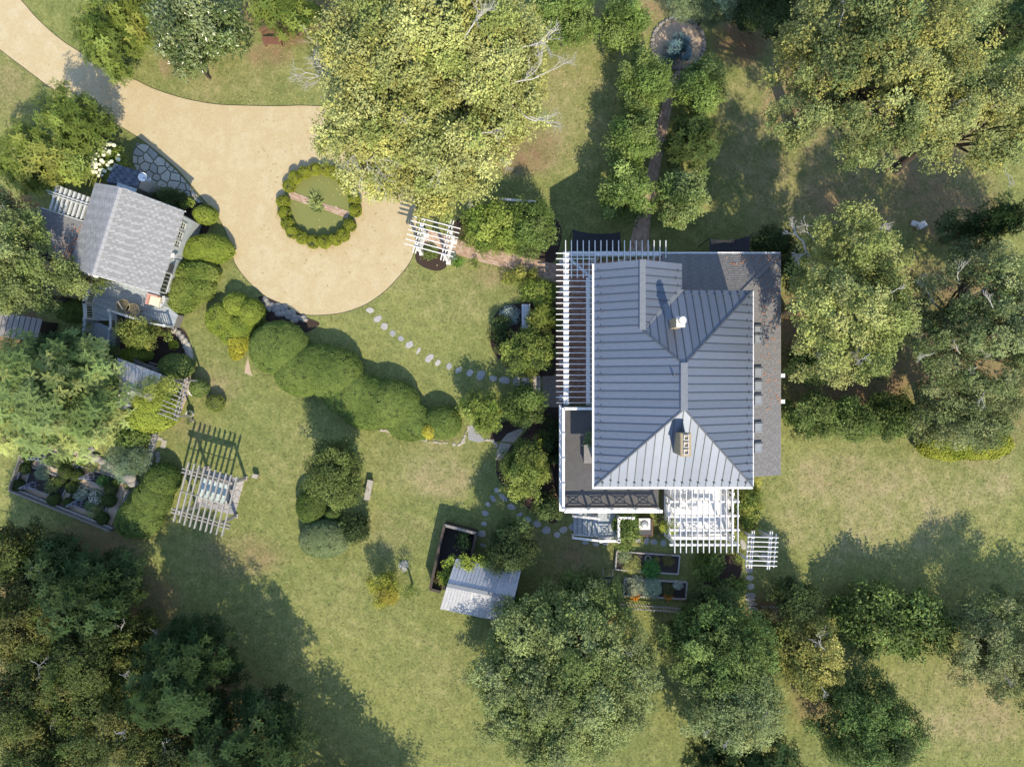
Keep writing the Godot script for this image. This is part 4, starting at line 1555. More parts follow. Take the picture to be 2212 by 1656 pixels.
# ---------------------------------------------------------------- white deck at the south-east and the porch stairs
func make_deck_and_stairs() -> void:
	rng.seed = 3
	var t := thing("white_deck", "white painted deck with crossed railings beside the south wall of the house", "deck", Vector3(10.6, 0, 7.0))
	var fr := MB.new()
	fr.prism(PackedVector2Array([Vector2(8.95, 5.0), Vector2(12.75, 5.0), Vector2(12.75, 8.95), Vector2(8.95, 8.95)]), 0.0, 0.8)
	obj("deck_frame", fr, M.grey_wood, t)
	for i in 27:
		var b := MB.new()
		b.soft_beam(Vector3(8.96 + i * 0.141 + 0.07, 0.83, 5.0), Vector3(8.96 + i * 0.141 + 0.07, 0.83, 8.97), 0.134, 0.035, 0.006)
		obj("plank", b, M.white_paint, t)
	railing(t, Vector3(9.05, 0.85, 5.1), Vector3(9.05, 0.85, 8.85), 0.95, 2, M.white_paint, true, 0.18)
	railing(t, Vector3(9.05, 0.85, 8.88), Vector3(12.65, 0.85, 8.88), 0.95, 3, M.white_paint, true, 0.18)
	railing(t, Vector3(12.68, 0.85, 5.1), Vector3(12.68, 0.85, 8.8), 0.95, 3, M.white_paint, true, 0.14)
	var g := thing("deck_pergola", "white pergola of closely set rafters above the south deck", "pergola", Vector3(10.6, 0.85, 7.0))
	var h := 3.35
	for z in [5.06, 6.52, 7.3, 8.08, 8.9]:
		var b := MB.new()
		b.soft_beam(Vector3(8.7, h, z), Vector3(12.55, h, z), 0.1, 0.2)
		obj("beam", b, M.white_paint, g)
	for i in 12:
		var b := MB.new()
		var x := 8.95 + i * 0.316
		b.soft_beam(Vector3(x, h + 0.17, 4.92), Vector3(x, h + 0.17, 9.3), 0.042, 0.13)
		obj("rafter", b, M.white_paint, g)
	for a in [[9.05, 8.9], [12.4, 8.9], [12.4, 6.5], [9.05, 6.5]]:
		var b := MB.new()
		b.soft_beam(Vector3(a[0], 0.85, a[1]), Vector3(a[0], h - 0.1, a[1]), 0.15, 0.15)
		obj("post", b, M.white_paint, g)
	# porch stairs
	var s := thing("porch_stairs", "white stairs with a landing and grey treads below the flat porch roof", "stairs", Vector3(4.9, 0, 8.0))
	var la := MB.new()
	la.prism(PackedVector2Array([Vector2(5.05, 6.92), Vector2(7.0, 6.92), Vector2(7.0, 7.75), Vector2(6.2, 7.75), Vector2(6.2, 9.1), Vector2(5.05, 9.1)]), 0.0, 0.86)
	obj("landing", la, M.deck_paint, s)
	for i in 5:
		var b := MB.new()
		var x := 4.92 - i * 0.27
		var y := 0.76 - i * 0.17
		b.block(Vector3(x, y * 0.5, 8.42), Vector3(0.26, y, 1.2))
		b.block(Vector3(x - 0.01, y + 0.015, 8.42), Vector3(0.3, 0.035, 1.18))
		obj("tread", b, M.deck_paint, s)
	for z in [7.78, 9.05]:
		var b := MB.new()
		b.soft_beam(Vector3(5.1, 1.75, z), Vector3(3.55, 0.95, z), 0.13, 0.09)
		b.soft_beam(Vector3(3.6, 0.0, z), Vector3(3.6, 1.0, z), 0.11, 0.11)
		b.beam(Vector3(5.1, 0.6, z), Vector3(3.7, 0.0, z), 0.06, 0.22)
		obj("handrail", b, M.white_paint, s)
	railing(s, Vector3(5.1, 0.86, 9.05), Vector3(6.12, 0.86, 9.05), 0.95, 1, M.white_paint, true, 0.14)
	railing(s, Vector3(6.14, 0.86, 9.0), Vector3(6.14, 0.86, 7.8), 0.95, 1, M.white_paint, true, 0.14)
	railing(s, Vector3(6.2, 0.86, 7.72), Vector3(6.95, 0.86, 7.72), 0.95, 1, M.white_paint, true, 0.14)
	lawn_free.push_back(PackedVector2Array([Vector2(3.5, 6.9), Vector2(7, 6.9), Vector2(7, 9.1), Vector2(3.5, 9.1)]))

# ---------------------------------------------------------------- cottage
const CO := Vector3(-21.46, 0, -8.07)
const CX := Vector3(0.954, 0, 0.3)
const CZ := Vector3(-0.3, 0, 0.954)

func cot(u: float, y: float, w: float) -> Vector3:
	return CO + CX * u + CZ * w + Vector3.UP * y

func make_cottage() -> void:
	rng.seed = 21
	var t := thing("cottage", "small grey-shingled gabled cottage with lean-to at the edge of the drive", "cottage", CO)
	var b := MB.new()
	for s in [-2.2, 2.2]:
		b.beam(cot(s, 1.5, -2.2), cot(s, 1.5, 2.2), 0.16, 3.2)
	for w in [-2.2, 2.2]:
		b.beam(cot(-2.12, 1.5, w), cot(2.12, 1.5, w), 0.16, 3.0)
		b.tri(cot(-2.2, 3.0, w), cot(2.2, 3.0, w), cot(0, 4.72, w))
	obj("wall", b, M.cottage_wall, t)
	for w in [-1.67, -1.12, -0.6]:
		window_on(t, cot(2.28, 2.25, w), CZ, CX, 0.4, 0.75, 2, 3, M.old_white)
	window_on(t, cot(2.28, 2.1, 1.72), CZ, CX, 1.15, 0.8, 5, 1, M.old_white)
	var d := MB.new()
	d.beam(cot(2.3, 1.0, 0.25), cot(2.3, 1.0, 1.0), 0.06, 2.0)
	var door := obj("door", d, M.deck_paint, t)
	var kn := MB.new()
	kn.blob(cot(2.38, 1.0, 0.92), Vector3.ONE * 0.04, 5, 8)
	obj("handle", kn, M.bronze, door)
	var lp := MB.new()
	lp.block(cot(2.42, 2.25, 0.12), Vector3(0.16, 0.24, 0.16))
	lp.block(cot(2.36, 2.4, 0.12), Vector3(0.26, 0.05, 0.26))
	obj("wall_lantern", lp, M.white_paint, t)
	var hood := MB.new()
	hood.beam(cot(2.42, 2.2, 0.6), cot(2.42, 2.2, 1.05), 0.28, 0.05)
	obj("door_hood", hood, M.black_metal, t)
	for w in [-2.42, 2.42]:
		for u in [-2.6, 2.6]:
			var tr := MB.new()
			tr.beam(cot(u, 2.88, w), cot(0, 4.9, w), 0.04, 0.16)
			obj("barge_board", tr, M.white_paint, t)
	# roof
	var rc := MB.new()
	for i in 14:
		rc.plate([cot(-0.14, 4.97, -2.4 + i * 0.343), cot(0.0, 5.06, -2.4 + i * 0.343), cot(0.0, 5.055, -2.07 + i * 0.343), cot(-0.14, 4.965, -2.07 + i * 0.343)], 0.02)
		rc.plate([cot(0.14, 4.97, -2.4 + i * 0.343), cot(0.0, 5.06, -2.4 + i * 0.343), cot(0.0, 5.055, -2.07 + i * 0.343), cot(0.14, 4.965, -2.07 + i * 0.343)], 0.02)
	var roof := obj("roof", rc, M.pale_shingle_3, t)
	shingle_face(roof, [cot(2.6, 3.0, -2.42), cot(2.6, 3.0, 2.42), cot(0, 5.0, 2.42), cot(0, 5.0, -2.42)], CZ, 0.2, 0.145, "pale_shingle", 220)
	shingle_face(roof, [cot(-2.6, 3.0, -2.42), cot(-2.6, 3.0, 2.42), cot(0, 5.0, 2.42), cot(0, 5.0, -2.42)], CZ, 0.28, 0.15, "pale_shingle", 80)
	var gu := MB.new()
	gu.beam(cot(-1.75, 3.35, 2.52), cot(-0.7, 3.35, 2.52), 0.14, 0.1)
	obj("gutter", gu, M.white_paint, t)
	# flat lean-to roof on the far side
	var lh := 2.7
	var lc := [at(80.6, 446, lh), at(183, 479, lh), at(158, 572, lh), at(124, 562, lh)]
	var lr := MB.new()
	lr.prism(PackedVector2Array([Vector2(lc[0].x, lc[0].z), Vector2(lc[1].x, lc[1].z), Vector2(lc[2].x, lc[2].z), Vector2(lc[3].x, lc[3].z)]), lh - 0.18, lh)
	var lean := obj("lean_to_roof", lr, M.lean_grey, t)
	var lw := MB.new()
	var mid: Vector3 = (lc[0] + lc[1] + lc[2] + lc[3]) * 0.25
	var inner := PackedVector2Array()
	for q in lc:
		var e: Vector3 = q.lerp(mid, 0.08)
		inner.push_back(Vector2(e.x, e.z))
	lw.prism(inner, 0.0, lh - 0.17)
	obj("lean_to_wall", lw, M.cottage_wall, t)
	var trim := MB.new()
	trim.beam(lc[0] + Vector3(0, 0.02, 0), lc[1] + Vector3(0, 0.02, 0), 0.05, 0.06)
	trim.beam(at(126, 566, 2.5), at(150, 577, 2.5), 0.1, 0.08)
	obj("lean_to_trim", trim, M.old_white, lean)
	var lf := MB.new()
	for i in 70:
		var s := rng.randf()
		var p := at(lerpf(182, 140, s) + rnd(-9, 5) - (rnd(0, 35) if rng.randf() < 0.25 else 0.0), lerpf(490, 562, s) + rnd(-6, 6), lh)
		if Geometry2D.is_point_in_polygon(Vector2(p.x, p.z), PackedVector2Array([Vector2(lc[0].x, lc[0].z), Vector2(lc[1].x, lc[1].z), Vector2(lc[2].x, lc[2].z), Vector2(lc[3].x, lc[3].z)])):
			var a := rnd(0, TAU)
			leaf(lf, Vector3(p.x, lh + rnd(0.008, 0.03), p.z), Vector3(cos(a), rnd(-0.05, 0.2), sin(a)), Vector3(rnd(-0.3, 0.3), 1, rnd(-0.3, 0.3)), 0.11, 0.075, 1.0)
	var fo := obj("fallen_leaves", lf, M.fallen_leaf)
	fo.set_meta("kind", "stuff")
	# small entry roof towards the drive
	var eh := 2.65
	var er := MB.new()
	var ef := [at(246, 353.5, 2.35), at(309, 375, 2.35), at(297.5, 404, 2.95), at(231, 395, 2.95)]
	er.beam(ef[0] - Vector3(0, 0.05, 0), ef[1] - Vector3(0, 0.05, 0), 0.06, 0.12)
	var entry := obj("entry_roof", er, M.deck_paint, t)
	shingle_face(entry, ef, ef[1] - ef[0], 0.24, 0.15, "dark_shingle", 60)
	var ew := MB.new()
	var e0 := at(254, 366, 2.3)
	ew.prism(poly_at([252, 362, 303, 380, 293, 402, 240, 392], 2.4), 0.0, 2.25)
	obj("entry_wall", ew, M.cottage_wall, t)
	var ep := MB.new()
	ep.beam(at(252, 401, 3.05), at(293, 414, 3.05), 0.36, 0.06)
	obj("entry_trim", ep, M.deck_paint, t)
	var bx := MB.new()
	bx.prism(poly_at([306, 386, 330, 394, 324, 414, 299, 406], 1.0), 0.0, 1.0)
	obj("entry_box", bx, M.deck_paint_worn, t)
	var bo := MB.new()
	bo.prism(poly_at([302, 391, 317, 396, 311, 410, 299, 406], 1.0), 1.0, 1.04)
	obj("cellar_hatch", bo, M.black_metal, t)
	# dish
	var dish := thing("satellite_dish", "round white dish on a grey bracket beside the slate-blue entry roof", "satellite dish", at(313, 388, 1.0))
	var ds := MB.new()
	var dc := at(309, 383, 2.75)
	for i in 3:
		var r0 := 0.085 * i
		var r1 := 0.085 * (i + 1)
		for k in 14:
			var a := TAU * k / 14
			var c := TAU * (k + 1) / 14
			ds.quad(dc + Vector3(cos(a) * r0, r0 * r0 * 1.4, sin(a) * r0), dc + Vector3(cos(a) * r1, r1 * r1 * 1.4, sin(a) * r1), dc + Vector3(cos(c) * r1, r1 * r1 * 1.4, sin(c) * r1), dc + Vector3(cos(c) * r0, r0 * r0 * 1.4, sin(c) * r0))
	obj("reflector", ds, M.white_paint, dish)
	var da := MB.new()
	da.beam(at(313, 388, 1.0), dc, 0.05, 0.05)
	da.beam(dc, dc + Vector3(0.42, 0.1, 0.26), 0.06, 0.05)
	da.beam(dc + Vector3(0.25, 0.02, 0.15), dc + Vector3(0.45, 0.02, 0.12), 0.16, 0.05)
	obj("bracket", da, M.grey_metal, dish)
	lawn_free.push_back(poly_at([100, 390, 260, 360, 420, 470, 372, 640, 250, 760, 180, 740, 130, 570]))
	# pergola behind
	var pg := thing("slat_pergola", "weathered white pergola of eight broad slats behind the cottage", "pergola", at(150, 440))
	for i in 8:
		var s := i / 7.0
		var p := at(lerpf(124, 191, s), lerpf(400, 425, s), 2.6)
		var q := at(lerpf(109, 175, s), lerpf(453, 474, s), 2.6)
		var mb := MB.new()
		mb.soft_beam(p, q, 0.12, 0.16)
		obj("slat", mb, M.old_white, pg)
	for a in [[100, 411, 192, 441], [103, 417, 192, 447]]:
		var mb := MB.new()
		mb.beam(at(a[0], a[1], 2.72), at(a[2], a[3], 2.72), 0.05, 0.06)
		obj("cross_bar", mb, M.old_white, pg)
	for a in [[124, 410], [188, 430], [114, 445], [180, 466]]:
		var mb := MB.new()
		var p := at(a[0], a[1], 2.5)
		mb.beam(Vector3(p.x, 0, p.z), p, 0.11, 0.11)
		obj("post", mb, M.old_white, pg)
	# deck
	var dk := thing("cottage_deck", "pale blue-grey plank deck with slatted railings below the cottage", "deck", at(280, 655))
	var dh := 0.8
	var outline := poly_at([214, 604, 300, 618, 340, 632, 372, 645, 366, 664, 384, 680, 374, 706, 330, 698, 252, 672, 253, 692, 204, 692, 201, 656], dh)
	var fr := MB.new()
	fr.prism(outline, 0.0, dh - 0.04)
	obj("deck_frame", fr, M.grey_wood, dk)
	planks(dk, outline, Vector2(CX.x, CX.z), 0.15, dh, "deck_paint")
	var low := poly_at([204, 693, 253, 713, 247, 748, 196, 740], 0.45)
	var fr2 := MB.new()
	fr2.prism(low, 0.0, 0.41)
	obj("lower_frame", fr2, M.grey_wood, dk)
	planks(dk, low, Vector2(CX.x, CX.z), 0.15, 0.45, "deck_paint_worn")
	railing(dk, at(218, 606, dh), at(202, 656, dh), 0.9, 2, M.old_white, false, 0.2)
	railing(dk, at(202, 658, dh), at(204, 690, dh), 0.9, 1, M.old_white, false, 0.2)
	railing(dk, at(203, 695, 0.45), at(196, 738, 0.45), 0.9, 2, M.deck_paint_worn, false, 0.16)
	railing(dk, at(252, 676, dh), at(253, 712, dh), 0.7, 1, M.old_white, false, 0.14)
	railing(dk, at(253, 713, 0.45), at(248, 746, 0.45), 0.8, 1, M.deck_paint_worn, false, 0.12)
	railing(dk, at(255, 674, dh), at(332, 699, dh), 0.9, 2, M.old_white, false, 0.12)
	railing(dk, at(371, 647, dh), at(366, 663, dh), 0.9, 1, M.old_white, false, 0.12)
	railing(dk, at(335, 700, dh), at(372, 706, dh), 0.9, 1, M.old_white, false, 0.1)
	for i in 2:
		var p := at([265, 286][i], [661, 670][i], 1.5)
		var tb := thing("round_table", ["round bronze table with a parasol pole lying across it on the cottage deck", "round bronze table nearest the shrubs on the cottage deck"][i], "table", Vector3(p.x, dh, p.z), "bronze tables on the cottage deck")
		var mb := MB.new()
		mb.cyl(Vector3(p.x, dh + 0.68, p.z), 0.39, 0.39, 0.03, 28)
		obj("table_top", mb, M.bronze, tb)
		var rim := MB.new()
		var ring := []
		var rr := []
		for k in 29:
			ring.push_back(Vector3(p.x + cos(TAU * k / 28) * 0.39, dh + 0.71, p.z + sin(TAU * k / 28) * 0.39))
			rr.push_back(0.014)
		rim.tube(ring, rr, 6)
		obj("rim", rim, M.bronze_rim if M.has("bronze_rim") else mat("bronze_rim", lin(0.30, 0.26, 0.16), 0.5), tb)
		for k in 3:
			var lg := MB.new()
			var e := Vector3(cos(TAU * k / 3), 0, sin(TAU * k / 3))
			lg.tube([Vector3(p.x, dh, p.z) + e * 0.3, Vector3(p.x, dh + 0.35, p.z) + e * 0.08, Vector3(p.x, dh + 0.69, p.z) + e * 0.2], [0.02, 0.02, 0.02], 6)
			obj("leg", lg, M.bronze, tb)
		if i == 0:
			var pole := MB.new()
			pole.beam(Vector3(p.x - 0.25, dh + 0.76, p.z - 0.28), Vector3(p.x + 0.02, dh + 0.76, p.z + 0.2), 0.05, 0.05)
			obj("pole", pole, M.cream_fabric, tb)
	var cp := at(333, 650, 1.2)
	armchair("deck_armchair", "pink and cream cushioned armchair beside the cottage deck rail", cp, dh, -0.25)
	# side path behind: dark planked roof of the cellar store
	var st := thing("log_store", "dark slatted store roof half hidden by trees beside the cottage", "store", at(40, 690))
	for i in 9:
		var mb := MB.new()
		mb.beam(at(-10 + i * 12, 672 + i * 2, 1.5), at(-22 + i * 12, 722 + i * 2, 1.5), 0.28, 0.04)
		obj("board", mb, M.grey_wood, st)
	var sb := MB.new()
	sb.prism(poly_at([-16, 676, 92, 694, 80, 736, -26, 720], 1.4), 0.0, 1.42)
	obj("store_body", sb, M.dark_wood, st)

func planks(parent: Node, outline: PackedVector2Array, dir: Vector2, w: float, y: float, m: String) -> void:
	var nrm := Vector2(-dir.y, dir.x)
	var lo := 1e9
	var hi := -1e9
	for p in outline:
		lo = minf(lo, p.dot(nrm))
		hi = maxf(hi, p.dot(nrm))
	var n := int((hi - lo) / w)
	for i in n + 1:
		var a := lo + i * w + 0.004
		var b := a + w - 0.008
		var strip := PackedVector2Array([dir * -80 + nrm * a, dir * 80 + nrm * a, dir * 80 + nrm * b, dir * -80 + nrm * b])
		for c in Geometry2D.intersect_polygons(outline, strip):
			var mb := MB.new()
			mb.prism(c, y - 0.04, y + rnd(-0.003, 0.003))
			obj("plank", mb, M[m if rng.randf() < 0.6 else "deck_paint_worn"], parent)

func armchair(called: String, label: String, p: Vector3, y: float, turn: float) -> void:
	var t := thing(called, label, "armchair", Vector3(p.x, y, p.z))
	var bs := Basis(Vector3.UP, turn)
	var o := Vector3(p.x, y, p.z)
	for a in [["seat", Vector3(0, 0.33, 0), Vector3(0.56, 0.16, 0.56), "cream_fabric"], ["backrest", Vector3(0.02, 0.58, -0.3), Vector3(0.66, 0.55, 0.14), "pink_fabric"], ["arm", Vector3(-0.34, 0.42, 0), Vector3(0.12, 0.38, 0.62), "pink_fabric"], ["arm", Vector3(0.34, 0.42, 0), Vector3(0.12, 0.38, 0.62), "cream_fabric"]]:
		var mb := MB.new()
		var s: Vector3 = a[2]
		mb.box(Transform3D(bs, o + bs * a[1]), s - Vector3(0.03, 0.0, 0.03))
		mb.box(Transform3D(bs, o + bs * a[1]), s - Vector3(0.0, 0.03, 0.0) - Vector3(0.0, 0.0, 0.05))
		obj(a[0], mb, M[a[3]], t)
	for s in [[-0.3, -0.26], [0.3, -0.26], [-0.3, 0.26], [0.3, 0.26]]:
		var mb := MB.new()
		mb.beam(o + bs * Vector3(s[0], 0, s[1]), o + bs * Vector3(s[0], 0.26, s[1]), 0.05, 0.05)
		obj("leg", mb, M.brown_wood, t)

# a gabled roof of ribbed tin sheets on posts or walls; corners given in order n-w, n-e, ridge-e, s-e, s-w, ridge-w
func tin_gable(t: Node, c: Array, step: float, mats: Array) -> void:
	for s in 2:
		var face: Array = [c[0], c[1], c[2], c[5]] if s == 0 else [c[4], c[3], c[2], c[5]]
		var n := int((face[1] - face[0]).length() / step)
		for i in n:
			var a := float(i) / n
			var b := float(i + 1) / n - 0.002
			var mb := MB.new()
			var p := [face[0].lerp(face[1], a), face[0].lerp(face[1], b), face[3].lerp(face[2], b), face[3].lerp(face[2], a)]
			mb.plate(p, 0.02)
			var k: Vector3 = (p[1] - p[0]).cross(p[3] - p[0]).normalized()
			if k.y < 0:
				k = -k
			for f in [0.0, 0.5]:
				mb.beam(p[0].lerp(p[1], f + 0.05) + k * 0.012, p[3].lerp(p[2], f + 0.05) + k * 0.012, 0.03, 0.026)
			obj("roof_sheet", mb, M[pick(mats)], t)
	var rc := MB.new()
	rc.beam(c[5] + Vector3(0, 0.03, 0), c[2] + Vector3(0, 0.03, 0), 0.22, 0.04)
	obj("ridge_cap", rc, M.ridge_metal, t)

func make_garden_sheds() -> void:
	rng.seed = 19
	# potting shed below the cottage
	var t := thing("potting_shed", "small tin-roofed potting shed half hidden by the feathery conifer", "shed", at(300, 830))
	var e := 2.2
	var r := 3.0
	tin_gable(t, [at(252, 772, e), at(348, 808, e), at(332, 856, r), at(304, 894, e), at(250, 880, e), at(258, 830, r)], 0.42, ["tin_roof", "tin_roof_pale"])
	var b := MB.new()
	b.prism(poly_at([260, 782, 340, 812, 302, 884, 256, 872], 2.1), 0.0, 2.2)
	obj("wall", b, M.cottage_wall, t)
	# trellis arbour beside it
	var g := thing("trellis_arbour", "narrow arbour of thin grey cross bars beside the potting shed", "arbour", at(392, 860))
	for a in [[400, 818, 376, 898], [406, 823, 382, 902]]:
		var mb := MB.new()
		mb.beam(at(a[0], a[1], 2.2), at(a[2], a[3], 2.2), 0.05, 0.1)
		obj("rail", mb, M.silver_wood, g)
	for i in 9:
		var mb := MB.new()
		var s := i / 8.0
		mb.beam(at(lerpf(366, 342, s), lerpf(818, 892, s), 2.3), at(lerpf(408, 384, s), lerpf(834, 908, s), 2.3), 0.045, 0.06)
		obj("cross_bar", mb, M.silver_wood, g)
	for a in [[404, 822], [379, 900], [372, 820], [352, 890]]:
		var mb := MB.new()
		var p := at(a[0], a[1], 2.15)
		mb.beam(Vector3(p.x, 0, p.z), p, 0.09, 0.09)
		obj("post", mb, M.silver_wood, g)
	flat("stone_step", poly_at([404, 842, 416, 838, 420, 850, 424, 853, 414, 855, 408, 852]), 0.04, M.white_stone)
	flat("brick_strip", poly_at([396, 826, 404, 800, 414, 800, 404, 860, 384, 905, 376, 902]), 0.03, M.mortar)
	# timber frame of the fence above the shed
	var f := thing("rail_fence", "dark rail fence between the clipped mounds and potting shed", "fence", at(340, 790))
	for a in [[288, 776, 352, 800], [290, 780, 352, 804], [322, 782, 350, 790]]:
		var mb := MB.new()
		mb.beam(at(a[0], a[1], 0.9), at(a[2], a[3], 0.9), 0.05, 0.09)
		obj("rail", mb, M.grey_wood, f)
	for a in [[290, 777], [320, 788], [350, 799]]:
		var mb := MB.new()
		var p := at(a[0], a[1], 1.0)
		mb.beam(Vector3(p.x, 0, p.z), p, 0.09, 0.09)
		obj("post", mb, M.grey_wood, f)
	# tin-roofed shed at the bottom of the lawn
	rng.seed = 23
	var s := thing("garden_shed", "blue-grey tin-roofed garden shed with a vine along its eave", "shed", at(1045, 1290))
	var sc := [at(982, 1222, 2.3), at(1126, 1232, 2.3), at(1111, 1293, 3.1), at(1101, 1346, 2.3), at(950.5, 1315, 2.3), at(966, 1263, 3.1)]
	sc[0] = at(985, 1206, 2.3)
	tin_gable(s, sc, 0.36, ["tin_roof", "tin_roof", "tin_roof_pale"])
	var w := MB.new()
	w.prism(PackedVector2Array([Vector2(sc[0].x + 0.2, sc[0].z + 0.25), Vector2(sc[1].x - 0.25, sc[1].z + 0.2), Vector2(sc[3].x - 0.2, sc[3].z - 0.2), Vector2(sc[4].x + 0.2, sc[4].z - 0.2)]), 0.0, 2.35)
	obj("wall", w, M.dark_wood, s)
	lawn_free.push_back(PackedVector2Array([Vector2(sc[0].x, sc[0].z), Vector2(sc[1].x, sc[1].z), Vector2(sc[3].x, sc[3].z), Vector2(sc[4].x, sc[4].z)]))
	# dark boarded enclosure beside it
	var en := thing("boarded_enclosure", "dark boarded enclosure of planting soil beside the garden shed", "enclosure", at(985, 1195))
	var h := 1.1
	var pts := [[960, 1134], [1029, 1152], [1019, 1198]]
	var pts2 := [[960, 1134], [944, 1202], [929, 1272], [952, 1278]]
	for q in [pts, pts2]:
		for i in q.size() - 1:
			var p0 := at(q[i][0], q[i][1], h)
			var p1 := at(q[i + 1][0], q[i + 1][1], h)
			for k in 4:
				var mb := MB.new()
				var y := 0.14 + k * 0.27
				mb.beam(Vector3(p0.x, y, p0.z), Vector3(p1.x, y, p1.z), 0.05, 0.25)
				obj("board", mb, M.dark_wood, en)
			var cp := MB.new()
			cp.soft_beam(p0 + Vector3(0, 0.02, 0), p1 + Vector3(0, 0.02, 0), 0.16, 0.05)
			obj("cap_board", cp, M.grey_wood if q == pts and i == 0 else M.dark_wood, en)
	var so := poly_at([962, 1140, 1026, 1156, 1014, 1215, 975, 1275, 934, 1270])
	flat("dark_soil", so, 0.05, M.bed_soil)

# ---------------------------------------------------------------- walled kitchen garden
func make_parterre() -> void:
	rng.seed = 61
	var g := func(x: float, y: float, h := 0.0) -> Vector3: return at(x * 0.1565, 907.2 + y * 0.1565, h)
	var g2 := func(a: Array) -> PackedVector2Array:
		var o := PackedVector2Array()
		for i in range(0, a.size(), 2):
			o.push_back(at2(a[i] * 0.1565, 907.2 + a[i + 1] * 0.1565))
		return o
	flat("gravel_court", g2.call([420, 230, 1000, 400, 1640, 640, 1720, 980, 1530, 1470, 900, 1210, 190, 940]), 0.012, M.path_grit)
	for a in [[480, 350, 1050, 560, 960, 740, 420, 520], [440, 640, 900, 800, 960, 860, 850, 1090, 360, 900], [1090, 620, 1640, 800, 1590, 970, 1060, 760], [1040, 870, 1540, 1060, 1430, 1330, 930, 1130]]:
		var p: PackedVector2Array = g2.call(a)
		var o := MB.new()
		o.prism(p, 0.0, 0.09)
		struct("planting_bed", o, M.bed_soil)
		var e := MB.new()
		for i in p.size():
			var q := p[i]
			var s := p[(i + 1) % p.size()]
			e.beam(Vector3(q.x, 0.06, q.y), Vector3(s.x, 0.06, s.y), 0.05, 0.14)
		struct("bed_edging", e, M.silver_wood, get_child(get_child_count() - 1))
	# boarded fences with lattice outside
	var names := ["weathered board fence with lattice on the outer side of the kitchen garden", "long board fence with lattice along the lower side of the kitchen garden", "trellis fence beside the cigar-shaped hedge of the kitchen garden"]
	var runs := [[400, 190, 150, 950], [150, 960, 1520, 1510], [1715, 965, 1545, 1480]]
	for k in 3:
		var a = runs[k]
		var h := 0.5
		var p: Vector3 = g.call(a[0], a[1], h)
		var q: Vector3 = g.call(a[2], a[3], h)
		p.y = 0
		q.y = 0
		var t := thing("lattice_fence", names[k], "fence", p.lerp(q, 0.5), "fences of the kitchen garden")
		var d := (q - p).normalized()
		var out := Vector3(d.z, 0, -d.x)
		if out.dot(p.lerp(q, 0.5) - g.call(950, 780, 0.0)) < 0:
			out = -out
		var n := int(p.distance_to(q) / 1.2) + 1
		if k < 2:
			var c := MB.new()
			c.soft_beam(p + Vector3(0, h * 0.72, 0), q + Vector3(0, h * 0.72, 0), 0.22, 0.05)
			obj("cap_board", c, M.silver_wood, t)
			for j in 3:
				var mb := MB.new()
				mb.beam(p + Vector3(0, 0.13 + j * 0.25, 0), q + Vector3(0, 0.13 + j * 0.25, 0), 0.04, 0.23)
				obj("board", mb, M.grey_wood, t)
		for j in 4:
			var mb := MB.new()
			var y := h * (0.78 + j * 0.12) if k < 2 else h * (0.2 + j * 0.27)
			var o := out * 0.1
			mb.beam(p + o + Vector3(0, y, 0), q + o + Vector3(0, y, 0), 0.03, 0.03)
			obj("rail", mb, M.silver_wood, t)
		for i in n + 1:
			var s := p.lerp(q, float(i) / n) + out * 0.06
			var mb := MB.new()
			mb.beam(s, s + Vector3(0, h * 1.25, 0), 0.08, 0.08)
			obj("post", mb, M.grey_wood, t)
		var m := int(p.distance_to(q) / 0.17)
		for i in m:
			var s := p.lerp(q, (i + 0.5) / m) + out * 0.12
			var mb := MB.new()
			mb.beam(s + Vector3(0, h * (0.72 if k < 2 else 0.1), 0), s + Vector3(0, h * 1.18, 0), 0.022, 0.022)
			obj("lath", mb, M.silver_wood, t)
	# climbing frames of thin blue rods
	var where := ["in the upper bed by the spiky plant", "in the bed nearest the board fence corner", "in the bed beside the rockery", "beside the white-flowered plant"]
	var spot := [[620, 500], [500, 890], [1300, 760], [1130, 1130]]
	for i in 4:
		var p: Vector3 = g.call(spot[i][0], spot[i][1])
		var t := thing("plant_obelisk", "blue wire obelisk %s" % where[i], "obelisk", p, "wire obelisks in the kitchen garden beds")
		for k in 6:
			var a := TAU * k / 6
			var mb := MB.new()
			mb.tube([p + Vector3(cos(a), 0, sin(a)) * 0.28, p + Vector3(0, 1.5, 0) + Vector3(cos(a), 0, sin(a)) * 0.03], [0.012, 0.01], 5)
			obj("rod", mb, M.blue_rod, t)
		for y in [0.4, 0.8, 1.15]:
			var mb := MB.new()
			var pts := []
			var rr := []
			for k in 13:
				var a := TAU * k / 12
				pts.push_back(p + Vector3(cos(a) * (0.28 - y * 0.165), y, sin(a) * (0.28 - y * 0.165)))
				rr.push_back(0.009)
			mb.tube(pts, rr, 4)
			obj("hoop", mb, M.blue_rod, t)
	# clipped box balls
	var box := [[440, 500, 0.36, "at the top of the crossing path's outer end"], [385, 655, 0.34, "opposite the topmost ball at the crossing path's outer end"], [300, 885, 0.35, "in the corner of the two board fences"], [950, 712, 0.38, "above the centre of the crossing paths"], [1100, 757, 0.36, "on the rockery side of the crossing"], [880, 828, 0.34, "on the board fence side of the crossing"], [1035, 912, 0.38, "below the centre of the crossing paths"], [785, 1088, 0.38, "at the foot of the short path, fence corner side"], [965, 1128, 0.28, "at the foot of the short path, trellis side"], [1570, 935, 0.38, "beside the trellis at the crossing path's inner end"], [1545, 1095, 0.4, "below the crossing path's inner end"], [1450, 1345, 0.37, "in the bottom corner by the trellis"], [1625, 860, 0.22, "small and bright beside the trellis frame"], [1155, 565, 0.24, "small and bright beside the spiky plant"], [490, 280, 0.3, "under the feathery conifer by the fence end"]]
